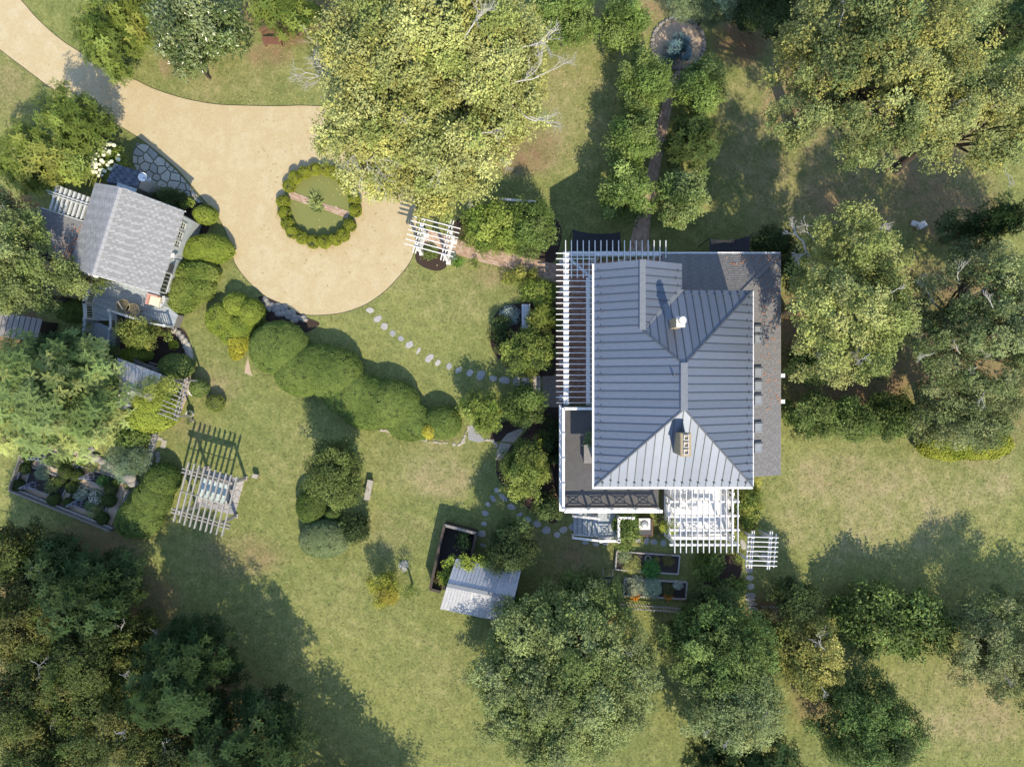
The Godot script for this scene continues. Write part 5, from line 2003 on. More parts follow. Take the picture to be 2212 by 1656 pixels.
	for a in box:
		var p: Vector3 = g.call(a[0], a[1])
		clipped("box_ball", "dark clipped box ball %s" % a[3] if a[2] > 0.25 else "box ball, %s" % a[3], "box ball", "clipped box balls of the kitchen garden", [[p + Vector3(0, a[2] * 0.8, 0), Vector3(a[2], a[2] * 0.85, a[2])]], [lin(0.03, 0.048, 0.012), lin(0.06, 0.085, 0.02)] if a[2] > 0.25 else [lin(0.10, 0.14, 0.02), lin(0.15, 0.19, 0.03)], 110, 0.13)
	# plants of the beds
	for a in [["spiky_plant", "big clump of sword leaves at the head of the short path", 945, 590, 0.55, "sword", 26, lin(0.13, 0.17, 0.05), 0.55], ["spiky_plant", "pale sword-leaved clump beside the rockery bed", 1245, 640, 0.4, "sword", 12, lin(0.24, 0.27, 0.10), 0.4], ["spiky_plant", "fan of pale sword leaves in the bed by the trellis", 1360, 1235, 0.5, "sword", 16, lin(0.24, 0.27, 0.10), 0.5], ["flowering_plant", "white-flowered bushy plant in the kitchen garden bed", 1345, 1060, 0.42, "tiny", 90, lin(0.17, 0.21, 0.10), 0.3],
			["silver_plant", "silver-leaved plant beside the lower crossing path", 1130, 1000, 0.45, "tiny", 90, lin(0.23, 0.27, 0.20), 0.3], ["leafy_plant", "silvery upright plant in the bed by the board fence", 600, 745, 0.4, "tiny", 80, lin(0.2, 0.24, 0.14), 0.28], ["leafy_plant", "olive-green leafy plant between obelisk and crossing", 740, 905, 0.42, "broad", 60, lin(0.13, 0.16, 0.05), 0.3], ["leafy_plant", "bright green leafy plant below the rockery", 1440, 835, 0.36, "broad", 60, lin(0.08, 0.16, 0.04), 0.28], ["leafy_plant", "low green plant at the tip of the upper bed", 700, 560, 0.3, "broad", 36, lin(0.08, 0.12, 0.04), 0.28], ["leafy_plant", "grey-green plant at the lower end of the fan of sword leaves", 1250, 1180, 0.3, "broad", 36, lin(0.12, 0.17, 0.07), 0.26]]:
		var p: Vector3 = g.call(a[2], a[3])
		plant(a[0], a[1], p, a[4], a[5], a[6], a[7], a[8], a[0] == "flowering_plant")
	# rockery above the court
	var rk := thing("rockery", "tumble of grey boulders between the kitchen garden and its trellis", "rocks", g.call(1500, 620))
	for a in [[1240, 480, 0.3], [1330, 520, 0.35], [1420, 570, 0.28], [1560, 610, 0.42], [1690, 680, 0.3], [1270, 400, 0.2], [1800, 800, 0.45], [1850, 870, 0.36], [1640, 720, 0.2], [1760, 840, 0.26]]:
		var p: Vector3 = g.call(a[0], a[1])
		var mb := MB.new()
		mb.blob(p + Vector3(0, a[2] * 0.25, 0), Vector3(a[2], a[2] * 0.6, a[2] * 0.75), 6, 10, -0.4)
		obj("boulder", mb, M.rock, rk)
	# low stone wall and slabs on the lawn side
	var wl := thing("stone_wall", "low grey stone wall with loose slabs above the cigar-shaped hedge", "wall", g.call(2090, 400))
	for i in 11:
		var mb := MB.new()
		var s := i / 10.0
		var p: Vector3 = g.call(lerpf(2150, 2060, s), lerpf(210, 600, s))
		mb.box(Transform3D(Basis(Vector3.UP, rnd(-0.2, 0.1) + 0.2), p + Vector3(0, 0.14, 0)), Vector3(rnd(0.28, 0.36), 0.3, 0.2))
		obj("stone", mb, M["blue_stone_%d" % (i % 4)], wl)
	for a in [[2210, 260, 0.3, 0.2], [2260, 330, 0.28, 0.5], [2180, 540, 0.22, 0.4], [2175, 470, 0.22, 0.3]]:
		var mb := MB.new()
		var p: Vector3 = g.call(a[0], a[1])
		mb.box(Transform3D(Basis(Vector3.UP, -0.25), p + Vector3(0, 0.02, 0)), Vector3(a[2], 0.06, a[3]))
		obj("slab", mb, M.limestone, wl)

func plant(called: String, label: String, p: Vector3, r: float, kind: String, n: int, c: Color, s: float, flowers := false, cat := "plant", group := "") -> Node3D:
	var lc := c.srgb_to_linear() * 1.35
	var t := thing(called, label, cat, p, group)
	var xf: Array = []
	var cols := PackedColorArray()
	for i in n:
		var d := ball_dir(0.0)
		var q := p + d * Vector3(r, r * 0.9, r) * sqrt(rng.randf()) + Vector3(0, 0.04, 0)
		if kind == "sword":
			q.y = p.y + 0.03
		xf.push_back(Transform3D(facing(Vector3.UP + d * (0.5 if kind == "sword" else 0.8), s * rnd(0.7, 1.3)), q))
		var e := rnd(0.65, 1.3)
		var col := Color(lc.r * e, lc.g * e, lc.b * e)
		cols.push_back(col)
	var mb := MB.new()
	for i in 5:
		var d := ball_dir(0.3)
		limb(mb, p, p + d * r * 0.7, 0.018, 0.008, 0.1, 4)
	obj("stem", mb, M.bark, t)
	cloud("foliage", kind, M.leaf, xf, cols, t)
	if flowers:
		var fb := MB.new()
		for i in int(70 * r / 0.42):
			var d := ball_dir(0.25)
			fb.blob(p + d * Vector3(r, r * 0.95, r) * 1.03 + Vector3(0, 0.05, 0), Vector3(0.035, 0.03, 0.035), 3, 6)
		obj("flowers", fb, M.white_stone, t)
	return t

# ---------------------------------------------------------------- pergola on the lawn
func make_garden_pergola() -> void:
	rng.seed = 71
	var g := func(x: float, y: float, h := 0.0) -> Vector3: return at(316.8 + x * 0.1565, 936.0 + y * 0.1565, h)
	var t := thing("garden_pergola", "silvery open pergola of ten rafters over a paved corner of lawn", "pergola", g.call(1020, 800))
	var h := 2.15
	var tops := [[580, 395], [660, 415], [725, 435], [800, 457], [878, 480], [945, 502], [1020, 525], [1100, 547], [1165, 570], [1245, 592]]
	var bots := [[370, 1215], [450, 1230], [515, 1265], [590, 1287], [655, 1310], [735, 1332], [810, 1353], [880, 1372], [960, 1393], [1037, 1415]]
	var gm: Material = M.silver_wood
	for i in 10:
		var mb := MB.new()
		mb.soft_beam(g.call(tops[i][0], tops[i][1], h + 0.2), g.call(bots[i][0], bots[i][1], h + 0.2), 0.065, 0.16)
		obj("rafter", mb, gm, t)
	for a in [[495, 482, 1140, 660], [485, 530, 1130, 705], [350, 1038, 1155, 1265], [338, 1080, 1140, 1310]]:
		var mb := MB.new()
		mb.soft_beam(g.call(a[0], a[1], h), g.call(a[2], a[3], h), 0.065, 0.2)
		obj("beam", mb, gm, t)
	var rl := MB.new()
	rl.beam(g.call(460, 800, h + 0.31), g.call(1140, 990, h + 0.31), 0.035, 0.045)
	obj("batten", rl, gm, t)
	for a in [[835, 478], [1365, 617], [1235, 1137], [690, 1000]]:
		var mb := MB.new()
		var p: Vector3 = g.call(a[0], a[1])
		mb.soft_beam(p, p + Vector3(0, h + 0.1, 0), 0.15, 0.15)
		obj("post", mb, gm, t)
		var bp := MB.new()
		bp.block(p + Vector3(0, 0.05, 0), Vector3(0.26, 0.1, 0.26))
		obj("post_base", bp, M.limestone, t)
	# paving beneath
	var pv := PackedVector2Array()
	for a in [[800, 500], [1350, 640], [1220, 1115], [1130, 1110], [690, 990], [700, 900]]:
		var p: Vector3 = g.call(a[0], a[1])
		pv.push_back(Vector2(p.x, p.z))
	flat("pergola_paving", pv, 0.015, M.mortar)
	flagstones("flagstone", get_child(get_child_count() - 1), pv, 0.36, 0.03, 0.035, "blue_stone", 0.2)
	# low table with a pale glass top in three panes
	var tb := thing("glass_table", "low wide table with a pale green glass top under the lawn pergola", "table", g.call(935, 785))
	var c := [[760, 600], [1140, 690], [1095, 985], [725, 890]]
	var hh := 0.45
	for i in 5:
		var mb := MB.new()
		var a := float(i) / 5
		var b := float(i + 1) / 5 - 0.012
		var p0: Vector3 = g.call(c[0][0], c[0][1], hh)
		var p1: Vector3 = g.call(c[1][0], c[1][1], hh)
		var p2: Vector3 = g.call(c[2][0], c[2][1], hh)
		var p3: Vector3 = g.call(c[3][0], c[3][1], hh)
		mb.plate([p0.lerp(p1, a), p0.lerp(p1, b), p3.lerp(p2, b), p3.lerp(p2, a)], 0.03)
		obj("pane", mb, M.frosted_glass, tb)
	var fr := MB.new()
	for i in 4:
		var p: Vector3 = g.call(c[i][0], c[i][1], hh)
		var q: Vector3 = g.call(c[(i + 1) % 4][0], c[(i + 1) % 4][1], hh)
		fr.beam(p - Vector3(0, 0.05, 0), q - Vector3(0, 0.05, 0), 0.07, 0.08)
	obj("frame", fr, M.limestone, tb)
	for i in 4:
		var mb := MB.new()
		var p: Vector3 = g.call(c[i][0], c[i][1], hh)
		mb.block(Vector3(p.x, hh * 0.45, p.z), Vector3(0.12, hh * 0.9, 0.12))
		obj("leg", mb, M.limestone, tb)
	var pb := MB.new()
	var pp: Vector3 = g.call(1490, 590, 0.4)
	pb.box(Transform3D(Basis(Vector3.UP, -0.2), Vector3(pp.x, 0.2, pp.z)), Vector3(0.27, 0.4, 0.2))
	pb.box(Transform3D(Basis(Vector3.UP, -0.2), Vector3(pp.x, 0.41, pp.z)), Vector3(0.31, 0.03, 0.24))
	one("stone_plinth", pb, M.limestone, "small square stone plinth alone on the lawn beside the pergola", "plinth", Vector3(pp.x, 0, pp.z))

# ---------------------------------------------------------------- white arbours
func make_arbors() -> void:
	var g := func(x: float, y: float, h := 0.0) -> Vector3: return at(849.6 + x * 0.2087, 432.0 + y * 0.2087, h)
	var t := thing("entrance_arbour", "white arbour where the brick walk meets the gravel drive", "arbour", g.call(400, 430))
	var h := 2.45
	var l := [[215, 172], [180, 213], [165, 260], [155, 305], [140, 352], [130, 403], [118, 452]]
	var r := [[697, 297], [683, 343], [672, 393], [660, 442], [647, 490], [633, 540], [617, 586]]
	for i in 7:
		var mb := MB.new()
		mb.soft_beam(g.call(l[i][0], l[i][1], h + 0.17), g.call(r[i][0], r[i][1], h + 0.17), 0.045, 0.13)
		obj("rafter", mb, M.white_paint, t)
	for a in [[298, 200, 202, 545], [324, 206, 228, 552], [597, 208, 490, 620], [626, 215, 518, 630]]:
		var mb := MB.new()
		mb.soft_beam(g.call(a[0], a[1], h), g.call(a[2], a[3], h), 0.055, 0.18)
		obj("beam", mb, M.white_paint, t)
	for a in [[290, 275], [238, 470], [598, 345], [532, 570]]:
		var mb := MB.new()
		var p: Vector3 = g.call(a[0], a[1], h)
		mb.soft_beam(Vector3(p.x, 0, p.z), Vector3(p.x, h + 0.1, p.z), 0.16, 0.16)
		mb.block(Vector3(p.x, 0.12, p.z), Vector3(0.26, 0.24, 0.26))
		mb.block(Vector3(p.x, h * 0.55, p.z), Vector3(0.2, 0.05, 0.2))
		obj("post", mb, M.white_paint, t)
	for k in 2:
		var mb := MB.new()
		var a: Vector3 = g.call([290, 598][k], [275, 345][k], h)
		var b: Vector3 = g.call([238, 532][k], [470, 570][k], h)
		for y in [0.4, 0.75, 1.1, 1.45]:
			mb.beam(Vector3(a.x, y, a.z), Vector3(b.x, y, b.z), 0.03, 0.04)
		obj("side_lattice", mb, M.white_paint, t)
	# second arbour by the deck
	var s := thing("lawn_arbour", "white lattice-topped arbour over stepping stones beyond the deck", "arbour", at(1640, 1188))
	h = 2.4
	for i in 7:
		var mb := MB.new()
		var y := 1159.5 + i * 10.2
		mb.soft_beam(at(1614.5 - i * 0.6, y - 0.6, h + 0.17), at(1682 - i * 0.6, y + 1.2, h + 0.17), 0.045, 0.12)
		obj("rafter", mb, M.white_paint, s)
	for a in [[1625, 1146, 1618.5, 1227], [1629.5, 1146, 1623, 1227], [1664, 1147, 1657, 1229], [1668.5, 1147, 1661.5, 1229], [1618, 1153, 1611.5, 1224], [1677, 1153, 1671, 1225]]:
		var mb := MB.new()
		mb.soft_beam(at(a[0], a[1], h), at(a[2], a[3], h), 0.045, 0.16)
		obj("beam", mb, M.white_paint, s)
	for a in [[1627, 1160], [1621.5, 1213], [1666, 1162], [1660, 1215]]:
		var mb := MB.new()
		var p := at(a[0], a[1], h)
		mb.soft_beam(Vector3(p.x, 0, p.z), Vector3(p.x, h + 0.06, p.z), 0.13, 0.13)
		obj("post", mb, M.white_paint, s)

func make_beds() -> void:
	rng.seed = 81
	var n := ["raised timber bed of yellow-green herbs and dark soil nearest the deck", "raised timber bed of silvery and orange-flowered plants by the lath fence"]
	var c := [[1333, 1191, 1469, 1200.6, 1465.5, 1240.5, 1329.5, 1230], [1350.5, 1250, 1484.8, 1258, 1482, 1294.5, 1347, 1286]]
	for k in 2:
		var p := poly_at(c[k], 0.3)
		var m := Vector2.ZERO
		for q in p:
			m += q * 0.25
		var t := thing("raised_bed", n[k], "raised bed", Vector3(m.x, 0, m.y), "raised beds below the deck")
		for i in 4:
			var mb := MB.new()
			var a := p[i]
			var b := p[(i + 1) % 4]
			mb.soft_beam(Vector3(a.x, 0.15, a.y), Vector3(b.x, 0.15, b.y), 0.09, 0.3)
			obj("board", mb, M.silver_wood, t)
		var so := MB.new()
		so.prism(Geometry2D.offset_polygon(p, -0.03)[0], 0.02, 0.2)
		obj("soil", so, M.bed_soil, t)
		lawn_free.push_back(p)
	for a in [["herb_clump", "pale grey-green herb in the corner of the first raised bed", 1350, 1203, .36, "tiny", 90, lin(.24, .29, .15), .24], ["herb_clump", "yellow-green herb spreading along the first raised bed", 1365, 1218, .55, "tiny", 160, lin(.24, .25, .08), .26], ["leafy_plant", "vivid green leafy plant spilling over the raised bed's lower board", 1406, 1228, .5, "broad", 110, lin(.05, .14, .03), .34], ["seedling", "small olive seedling beside the hose in the first raised bed", 1420, 1207, .18, "tiny", 24, lin(.16, .17, .05), .2], ["seedling", "spreading brown-green plant at the far end of the first raised bed", 1443, 1211, .32, "tiny", 60, lin(.13, .12, .04), .24],
			["silver_plant", "cream-flowered silvery shrub at the end of the second raised bed", 1372, 1266, .62, "tiny", 210, lin(.30, .32, .20), .26], ["silver_plant", "blue-silver artemisia mound in the middle of the second raised bed", 1407, 1270, .6, "tiny", 210, lin(.25, .32, .22), .27], ["silver_plant", "small silver mound near the far end of the second raised bed", 1464, 1264, .26, "tiny", 60, lin(.32, .38, .31), .22], ["leafy_plant", "dark low plants between the silver mounds of the raised bed", 1444, 1275, .36, "tiny", 80, lin(.08, .09, .03), .25], ["marigolds", "orange marigolds at the lower edge below the cream-flowered shrub", 1374, 1288, .26, "tiny", 34, lin(.55, .22, .02), .2], ["marigolds", "orange marigolds at the lower edge beside the dark low plants", 1444, 1289, .24, "tiny", 26, lin(.55, .22, .02), .2]]:
		var p := at(a[2], a[3], 0.3)
		plant(a[0], a[1], Vector3(p.x, 0.2, p.z), a[4], a[5], a[6], a[7], a[8])
	# lath fences
	for k in 2:
		var a: Array = [[1334, 1312, 1496, 1324], [1656, 1319, 1700, 1320]][k]
		var p := at(a[0], a[1], 1.0)
		var q := at(a[2], a[3], 1.0)
		p.y = 0
		q.y = 0
		var t := thing("lath_fence", ["open lath fence between the raised beds and the big trees", "short white-topped lath fence under the dark shrub"][k], "fence", p.lerp(q, 0.5))
		for y in [0.3, 1.0]:
			var mb := MB.new()
			mb.beam(p + Vector3(0, y, 0), q + Vector3(0, y, 0), 0.05, 0.06)
			obj("rail", mb, M.silver_wood, t)
		var m := int(p.distance_to(q) / 0.16)
		for i in m + 1:
			var s := p.lerp(q, float(i) / m)
			var mb := MB.new()
			mb.beam(s, s + Vector3(0, 1.12, 0), 0.04, 0.025)
			obj("lath", mb, M.silver_wood, t)
	# hose in the bed
	var hp := at(1400, 1206, 0.25)
	var hb := MB.new()
	var pts := []
	var rr := []
	for i in 30:
		var a := i * 0.55
		pts.push_back(Vector3(hp.x + cos(a) * (0.2 - i * 0.002), 0.23 + i * 0.002, hp.z + sin(a) * (0.2 - i * 0.002)))
		rr.push_back(0.018)
	hb.tube(pts, rr, 6)
	one("coiled_hose", hb, M.silver_wood, "coiled pale hose lying on the soil of the first raised bed", "hose", Vector3(hp.x, 0.2, hp.z))

func make_furniture() -> void:
	rng.seed = 91
	# curved rust-red garden seat
	var c := at(593, 92)
	var t := thing("curved_bench", "curved rust-red wooden bench under the dark yew above the drive", "bench", c)
	for j in 5:
		var mb := MB.new()
		var half := 0.62 - 0.035 * absf(j - 1.0)
		mb.soft_beam(c + Vector3(-half, 0.43, -0.12 + j * 0.095), c + Vector3(half, 0.43, -0.12 + j * 0.095), 0.085, 0.03, 0.006)
		obj("seat_slat", mb, M.rust_wood, t)
	for i in 19:
		var u := lerpf(-1.0, 1.0, i / 18.0)
		var mb := MB.new()
		var p := c + Vector3(u * 0.6, 0.42, -0.2 - 0.16 * (1.0 - u * u))
		mb.beam(p, p + Vector3(u * 0.06, 0.38 + 0.12 * (1.0 - u * u), -0.12), 0.028, 0.04)
		obj("back_slat", mb, M.rust_wood, t)
	var tb := MB.new()
	for i in 16:
		var e := []
		for k in 2:
			var u := lerpf(-1.0, 1.0, (i + k) / 16.0)
			e.push_back(c + Vector3(u * 0.66, 0.82 + 0.12 * (1.0 - u * u), -0.32 - 0.16 * (1.0 - u * u)))
		tb.beam(e[0], e[1], 0.06, 0.045)
	obj("top_rail", tb, M.rust_wood, t)
	for s in [[-0.55, -0.15], [0.55, -0.15], [-0.5, 0.22], [0.5, 0.22]]:
		var mb := MB.new()
		mb.beam(c + Vector3(s[0], 0, s[1]), c + Vector3(s[0], 0.41, s[1]), 0.06, 0.06)
		obj("leg", mb, M.rust_wood, t)
	# white slatted bench in the shrub bed
	var w := at(1135, 683, 0.5)
	var wb := thing("white_bench", "white slatted bench among shrubs facing the lawn", "bench", Vector3(w.x, 0, w.z))
	for i in 5:
		var mb := MB.new()
		mb.soft_beam(Vector3(w.x - 0.18 + i * 0.085, 0.45, w.z - 0.72), Vector3(w.x - 0.18 + i * 0.085, 0.45, w.z + 0.72), 0.075, 0.03, 0.006)
		obj("seat_slat", mb, M.deck_slat if M.has("deck_slat") else mat("deck_slat", lin(0.56, 0.58, 0.60), 0.6, M.deck_paint.albedo_texture, 0.8), wb)
	for s in [[-0.15, -0.62], [0.15, -0.62], [-0.15, 0.62], [0.15, 0.62]]:
		var mb := MB.new()
		mb.beam(Vector3(w.x + s[0], 0, w.z + s[1]), Vector3(w.x + s[0], 0.435, w.z + s[1]), 0.07, 0.07)
		obj("leg", mb, M.deck_slat, wb)
	for i in 3:
		var mb := MB.new()
		mb.beam(Vector3(w.x + 0.245, 0.58 + i * 0.12, w.z - 0.72), Vector3(w.x + 0.245, 0.58 + i * 0.12, w.z + 0.72), 0.025, 0.09)
		obj("back_slat", mb, M.deck_slat, wb)
	# stone bench on the lawn
	var s := at(796, 1058, 0.4)
	var sb := thing("stone_bench", "weathered stone slab bench beside the dark shrub on the lawn", "bench", Vector3(s.x, 0, s.z))
	var bs := Basis(Vector3.UP, -0.19)
	var top := MB.new()
	top.box(Transform3D(bs, Vector3(s.x, 0.42, s.z)), Vector3(0.34, 0.08, 1.2))
	obj("seat", top, M.limestone, sb)
	for k in [-0.42, 0.42]:
		var mb := MB.new()
		mb.box(Transform3D(bs, Vector3(s.x, 0.19, s.z) + bs * Vector3(0, 0, k)), Vector3(0.28, 0.38, 0.16))
		obj("leg", mb, M.limestone, sb)
	# shade cloths
	for k in 2:
		var a: Array = [[1238, 496, 1340, 501, 1343, 548, 1234, 548], [1533, 515, 1622, 508, 1619, 546, 1533, 547]][k]
		var h0 := 2.3
		var sc := thing("shade_cloth", ["dark sagging shade cloth stretched beside the pergola's corner", "dark shade cloth stretched from the low shingle roof"][k], "shade cloth", at((a[0] + a[2]) * 0.5, 520), "dark shade cloths on the house's garden side")
		var p := [at(a[0], a[1], h0), at(a[2], a[3], h0), at(a[4], a[5], h0 + 0.35), at(a[6], a[7], h0 + 0.35)]
		var grid := []
		for j in 9:
			var row := []
			for i in 13:
				var u := i / 12.0
				var v := j / 8.0
				var q: Vector3 = p[0].lerp(p[1], u).lerp(p[3].lerp(p[2], u), v)
				q.z += 4.0 * u * (1 - u) * 0.16 * (1 - v)
				q.y -= 16.0 * u * (1 - u) * v * (1 - v) * 0.16 + 0.02 * sin(u * 19 + v * 7)
				row.push_back(q)
			grid.push_back(row)
		var mb := MB.new()
		for j in 8:
			for i in 12:
				mb.quad(grid[j][i], grid[j][i + 1], grid[j + 1][i + 1], grid[j + 1][i])
				var e := Vector3(0, -0.012, 0)
				mb.quad(grid[j + 1][i] + e, grid[j + 1][i + 1] + e, grid[j][i + 1] + e, grid[j][i] + e)
		obj("cloth", mb, M.shade_mesh, sc)
		for q in [p[0], p[1]]:
			var pb := MB.new()
			pb.tube([Vector3(q.x, 0, q.z), q + Vector3(0, 0.05, 0)], [0.03, 0.03], 8)
			obj("pole", pb, M.black_metal, sc)
	# white rail behind the mixed hedge
	var r0 := at(1079, 430, 1.5)
	var r1 := at(1158, 436, 1.5)
	var rf := thing("white_rail", "white rail on posts standing behind the mixed hedge", "rail", Vector3((r0.x + r1.x) * 0.5, 0, r0.z))
	var rb := MB.new()
	rb.soft_beam(r0, r1, 0.14, 0.08)
	obj("rail", rb, M.white_paint, rf)
	for k in 3:
		var mb := MB.new()
		var q := r0.lerp(r1, k / 2.0)
		mb.beam(Vector3(q.x, 0, q.z), q, 0.1, 0.1)
		obj("post", mb, M.white_paint, rf)
	# white capped posts by the low roof
	for k in 2:
		var q := at(1691, [811, 867][k], 2.5)
		var pt := thing("capped_post", ["white square-capped post by the low eave, nearer the dark shrubs", "white square-capped post by the low eave, beside the shrub row"][k], "post", Vector3(q.x, 0, q.z), "white posts by the low shingle eave")
		var mb := MB.new()
		mb.beam(Vector3(q.x, 0, q.z), Vector3(q.x, 2.45, q.z), 0.12, 0.12)
		obj("shaft", mb, M.white_paint, pt)
		var cb := MB.new()
		cb.block(Vector3(q.x, 2.5, q.z), Vector3(0.24, 0.08, 0.22))
		cb.block(Vector3(q.x - 0.14, 2.44, q.z), Vector3(0.1, 0.05, 0.1))
		obj("cap", cb, M.white_paint, pt)
	# pale stone block in the shade
	var bk := at(1994, 485, 0.3)
	var bb := MB.new()
	bb.box(Transform3D(Basis(Vector3.UP, 0.5), Vector3(bk.x, 0.15, bk.z)), Vector3(0.5, 0.3, 0.36))
	bb.box(Transform3D(Basis(Vector3.UP, -0.3), Vector3(bk.x - 0.3, 0.06, bk.z - 0.1)), Vector3(0.5, 0.12, 0.3))
	one("stone_block", bb, M.white_stone, "pale stone block lying in the shaded grass under the trees", "stone", Vector3(bk.x, 0, bk.z))
	# garden basin in a wooden stand
	var gb := at(1392, 1135, 0.8)
	var gs := thing("garden_basin", "square white basin in a brown wooden stand beside the porch", "basin", Vector3(gb.x, 0, gb.z))
	var fb := MB.new()
	fb.block(Vector3(gb.x, 0.36, gb.z + 0.12), Vector3(0.98, 0.7, 1.0))
	obj("stand", fb, M.black_metal, gs)
	for k in [[0, 0.62, 1.0, 0.07], [0.5, 0.12, 0.07, 1.0], [-0.5, 0.12, 0.07, 1.0]]:
		var mb := MB.new()
		mb.block(Vector3(gb.x + k[0], 0.36, gb.z + k[1]), Vector3(k[2], 0.74, k[3]))
		obj("side_board", mb, M.brown_wood, gs)
	var tbn := MB.new()
	tbn.block(Vector3(gb.x, 0.78, gb.z - 0.1), Vector3(0.68, 0.14, 0.66))
	obj("basin", tbn, M.white_paint, gs)
	var bw := MB.new()
	bw.blob(Vector3(gb.x, 0.84, gb.z - 0.1), Vector3(0.25, 0.1, 0.25), 6, 18, -0.1)
	obj("bowl", bw, M.grey_metal, gs)
	# wheelbarrow
	var wp := at(1313, 1260, 0.5)
	var wh := thing("wheelbarrow", "dark green wheelbarrow with pale handles beside the big tree", "wheelbarrow", Vector3(wp.x, 0, wp.z))
	var tr := MB.new()
	for e in [[-0.28, -0.42, 0.28, -0.42], [0.28, -0.42, 0.22, 0.42], [0.22, 0.42, -0.22, 0.42], [-0.22, 0.42, -0.28, -0.42]]:
		tr.quad(Vector3(wp.x + e[0], 0.62, wp.z + e[1]), Vector3(wp.x + e[2], 0.62, wp.z + e[3]), Vector3(wp.x + e[2] * 0.6, 0.36, wp.z + e[3] * 0.6), Vector3(wp.x + e[0] * 0.6, 0.36, wp.z + e[1] * 0.6))
	tr.block(Vector3(wp.x, 0.355, wp.z), Vector3(0.34, 0.02, 0.5))
	obj("tray", tr, mat("green_paint", lin(0.06, 0.085, 0.08), 0.45), wh)
	for k in [-1, 1]:
		var mb := MB.new()
		mb.beam(Vector3(wp.x + 0.12 * k, 0.3, wp.z + 0.6), Vector3(wp.x + 0.3 * k, 0.6, wp.z - 0.85), 0.04, 0.04)
		obj("handle", mb, M.silver_wood, wh)
		var lg := MB.new()
		lg.beam(Vector3(wp.x + 0.2 * k, 0, wp.z - 0.25), Vector3(wp.x + 0.2 * k, 0.42, wp.z - 0.2), 0.03, 0.03)
		obj("leg", lg, M.black_metal, wh)
	var wl := MB.new()
	var wr := []
	var wq := []
	for i in 17:
		wr.push_back(Vector3(wp.x, 0.19 + sin(TAU * i / 16) * 0.15, wp.z + 0.58 + cos(TAU * i / 16) * 0.15))
		wq.push_back(0.04)
	wl.tube(wr, wq, 6)
	obj("wheel", wl, M.black_metal, wh)
	# pots
	for a in [[1283, 1252, 0.22, "round pot near the wheelbarrow's handles", "grey_wood"], [1424, 1159, 0.17, "small round pot below the yellow shrub", "grey_wood"], [411, 894, 0.2, "white-rimmed round pot beside the trellis arbour", "white_stone"], [411, 908, 0.16, "smaller pot just below the white-rimmed pot", "limestone"]]:
		var p := at(a[0], a[1], 0.2)
		var o := Vector3(p.x, 0, p.z)
		var pt := thing("plant_pot", a[3], "pot", o)
		var mb := MB.new()
		mb.cyl(o, a[2] * 0.75, a[2], 0.34, 16)
		mb.tube([o + Vector3(0, 0.34, 0), o + Vector3(0, 0.38, 0)], [a[2] * 1.1, a[2] * 1.1], 16)
		obj("pot", mb, M[a[4]], pt)
		var xf: Array = []
		var cl := PackedColorArray()
		for i in 14:
			xf.push_back(Transform3D(facing(Vector3(rnd(-1, 1), 1, rnd(-1, 1)), 0.2), o + Vector3(rnd(-0.12, 0.12), 0.42, rnd(-0.12, 0.12))))
			cl.push_back(Color(0.16, 0.19, 0.05))
		cloud("foliage", "broad", M.leaf, xf, cl, pt)
	# white chairs on the deck
	for k in 2:
		var p := at([1497, 1468][k], [1088, 1106][k], 1.3)
		var o := Vector3(p.x, 0.85, p.z)
		var ct := thing("garden_chair", ["white reclining chair in the middle of the south deck", "white folding chair near the south deck's corner"][k], "chair", o, "white chairs on the south deck")
		var b2 := Basis(Vector3.UP, [0.5, -0.4][k])
		for i in 5:
			var mb := MB.new()
			mb.box(Transform3D(b2, o + b2 * Vector3(0, 0.42, -0.2 + i * 0.1)), Vector3(0.52, 0.025, 0.08))
			obj("seat_slat", mb, M.white_paint, ct)
			var mb2 := MB.new()
			mb2.box(Transform3D(b2, o + b2 * Vector3(0, 0.5 + i * 0.09, -0.27 - i * 0.05)), Vector3(0.52, 0.07, 0.025))
			obj("back_slat", mb2, M.white_paint, ct)
		for q in [[-0.25, -0.24], [0.25, -0.24], [-0.25, 0.24], [0.25, 0.24]]:
			var mb := MB.new()
			mb.beam(o + b2 * Vector3(q[0], 0, q[1]), o + b2 * Vector3(q[0], 0.6 if q[1] > 0 else 0.44, q[1]), 0.04, 0.04)
			obj("leg", mb, M.white_paint, ct)
	# white wooden chair under the house pergola
	var hp := at(1278, 618, 0.5)
	var hc := thing("slatted_chair", "white slatted chair on the brick terrace under the house pergola", "chair", Vector3(hp.x, 0, hp.z))
	for i in 6:
		var mb := MB.new()
		mb.block(Vector3(hp.x - 0.3 + i * 0.11, 0.42, hp.z), Vector3(0.09, 0.03, 0.75))
		obj("seat_slat", mb, M.white_paint, hc)
	for q in [[-0.3, -0.35], [0.3, -0.35], [-0.3, 0.35], [0.3, 0.35]]:
		var mb := MB.new()
		mb.beam(Vector3(hp.x + q[0], 0, hp.z + q[1]), Vector3(hp.x + q[0], 0.62, hp.z + q[1]), 0.06, 0.06)
		obj("leg", mb, M.white_paint, hc)

# ---------------------------------------------------------------- clipped planting
const ORD := ["first", "second", "third", "fourth", "fifth", "sixth", "seventh", "eighth", "ninth", "tenth", "eleventh", "twelfth"]

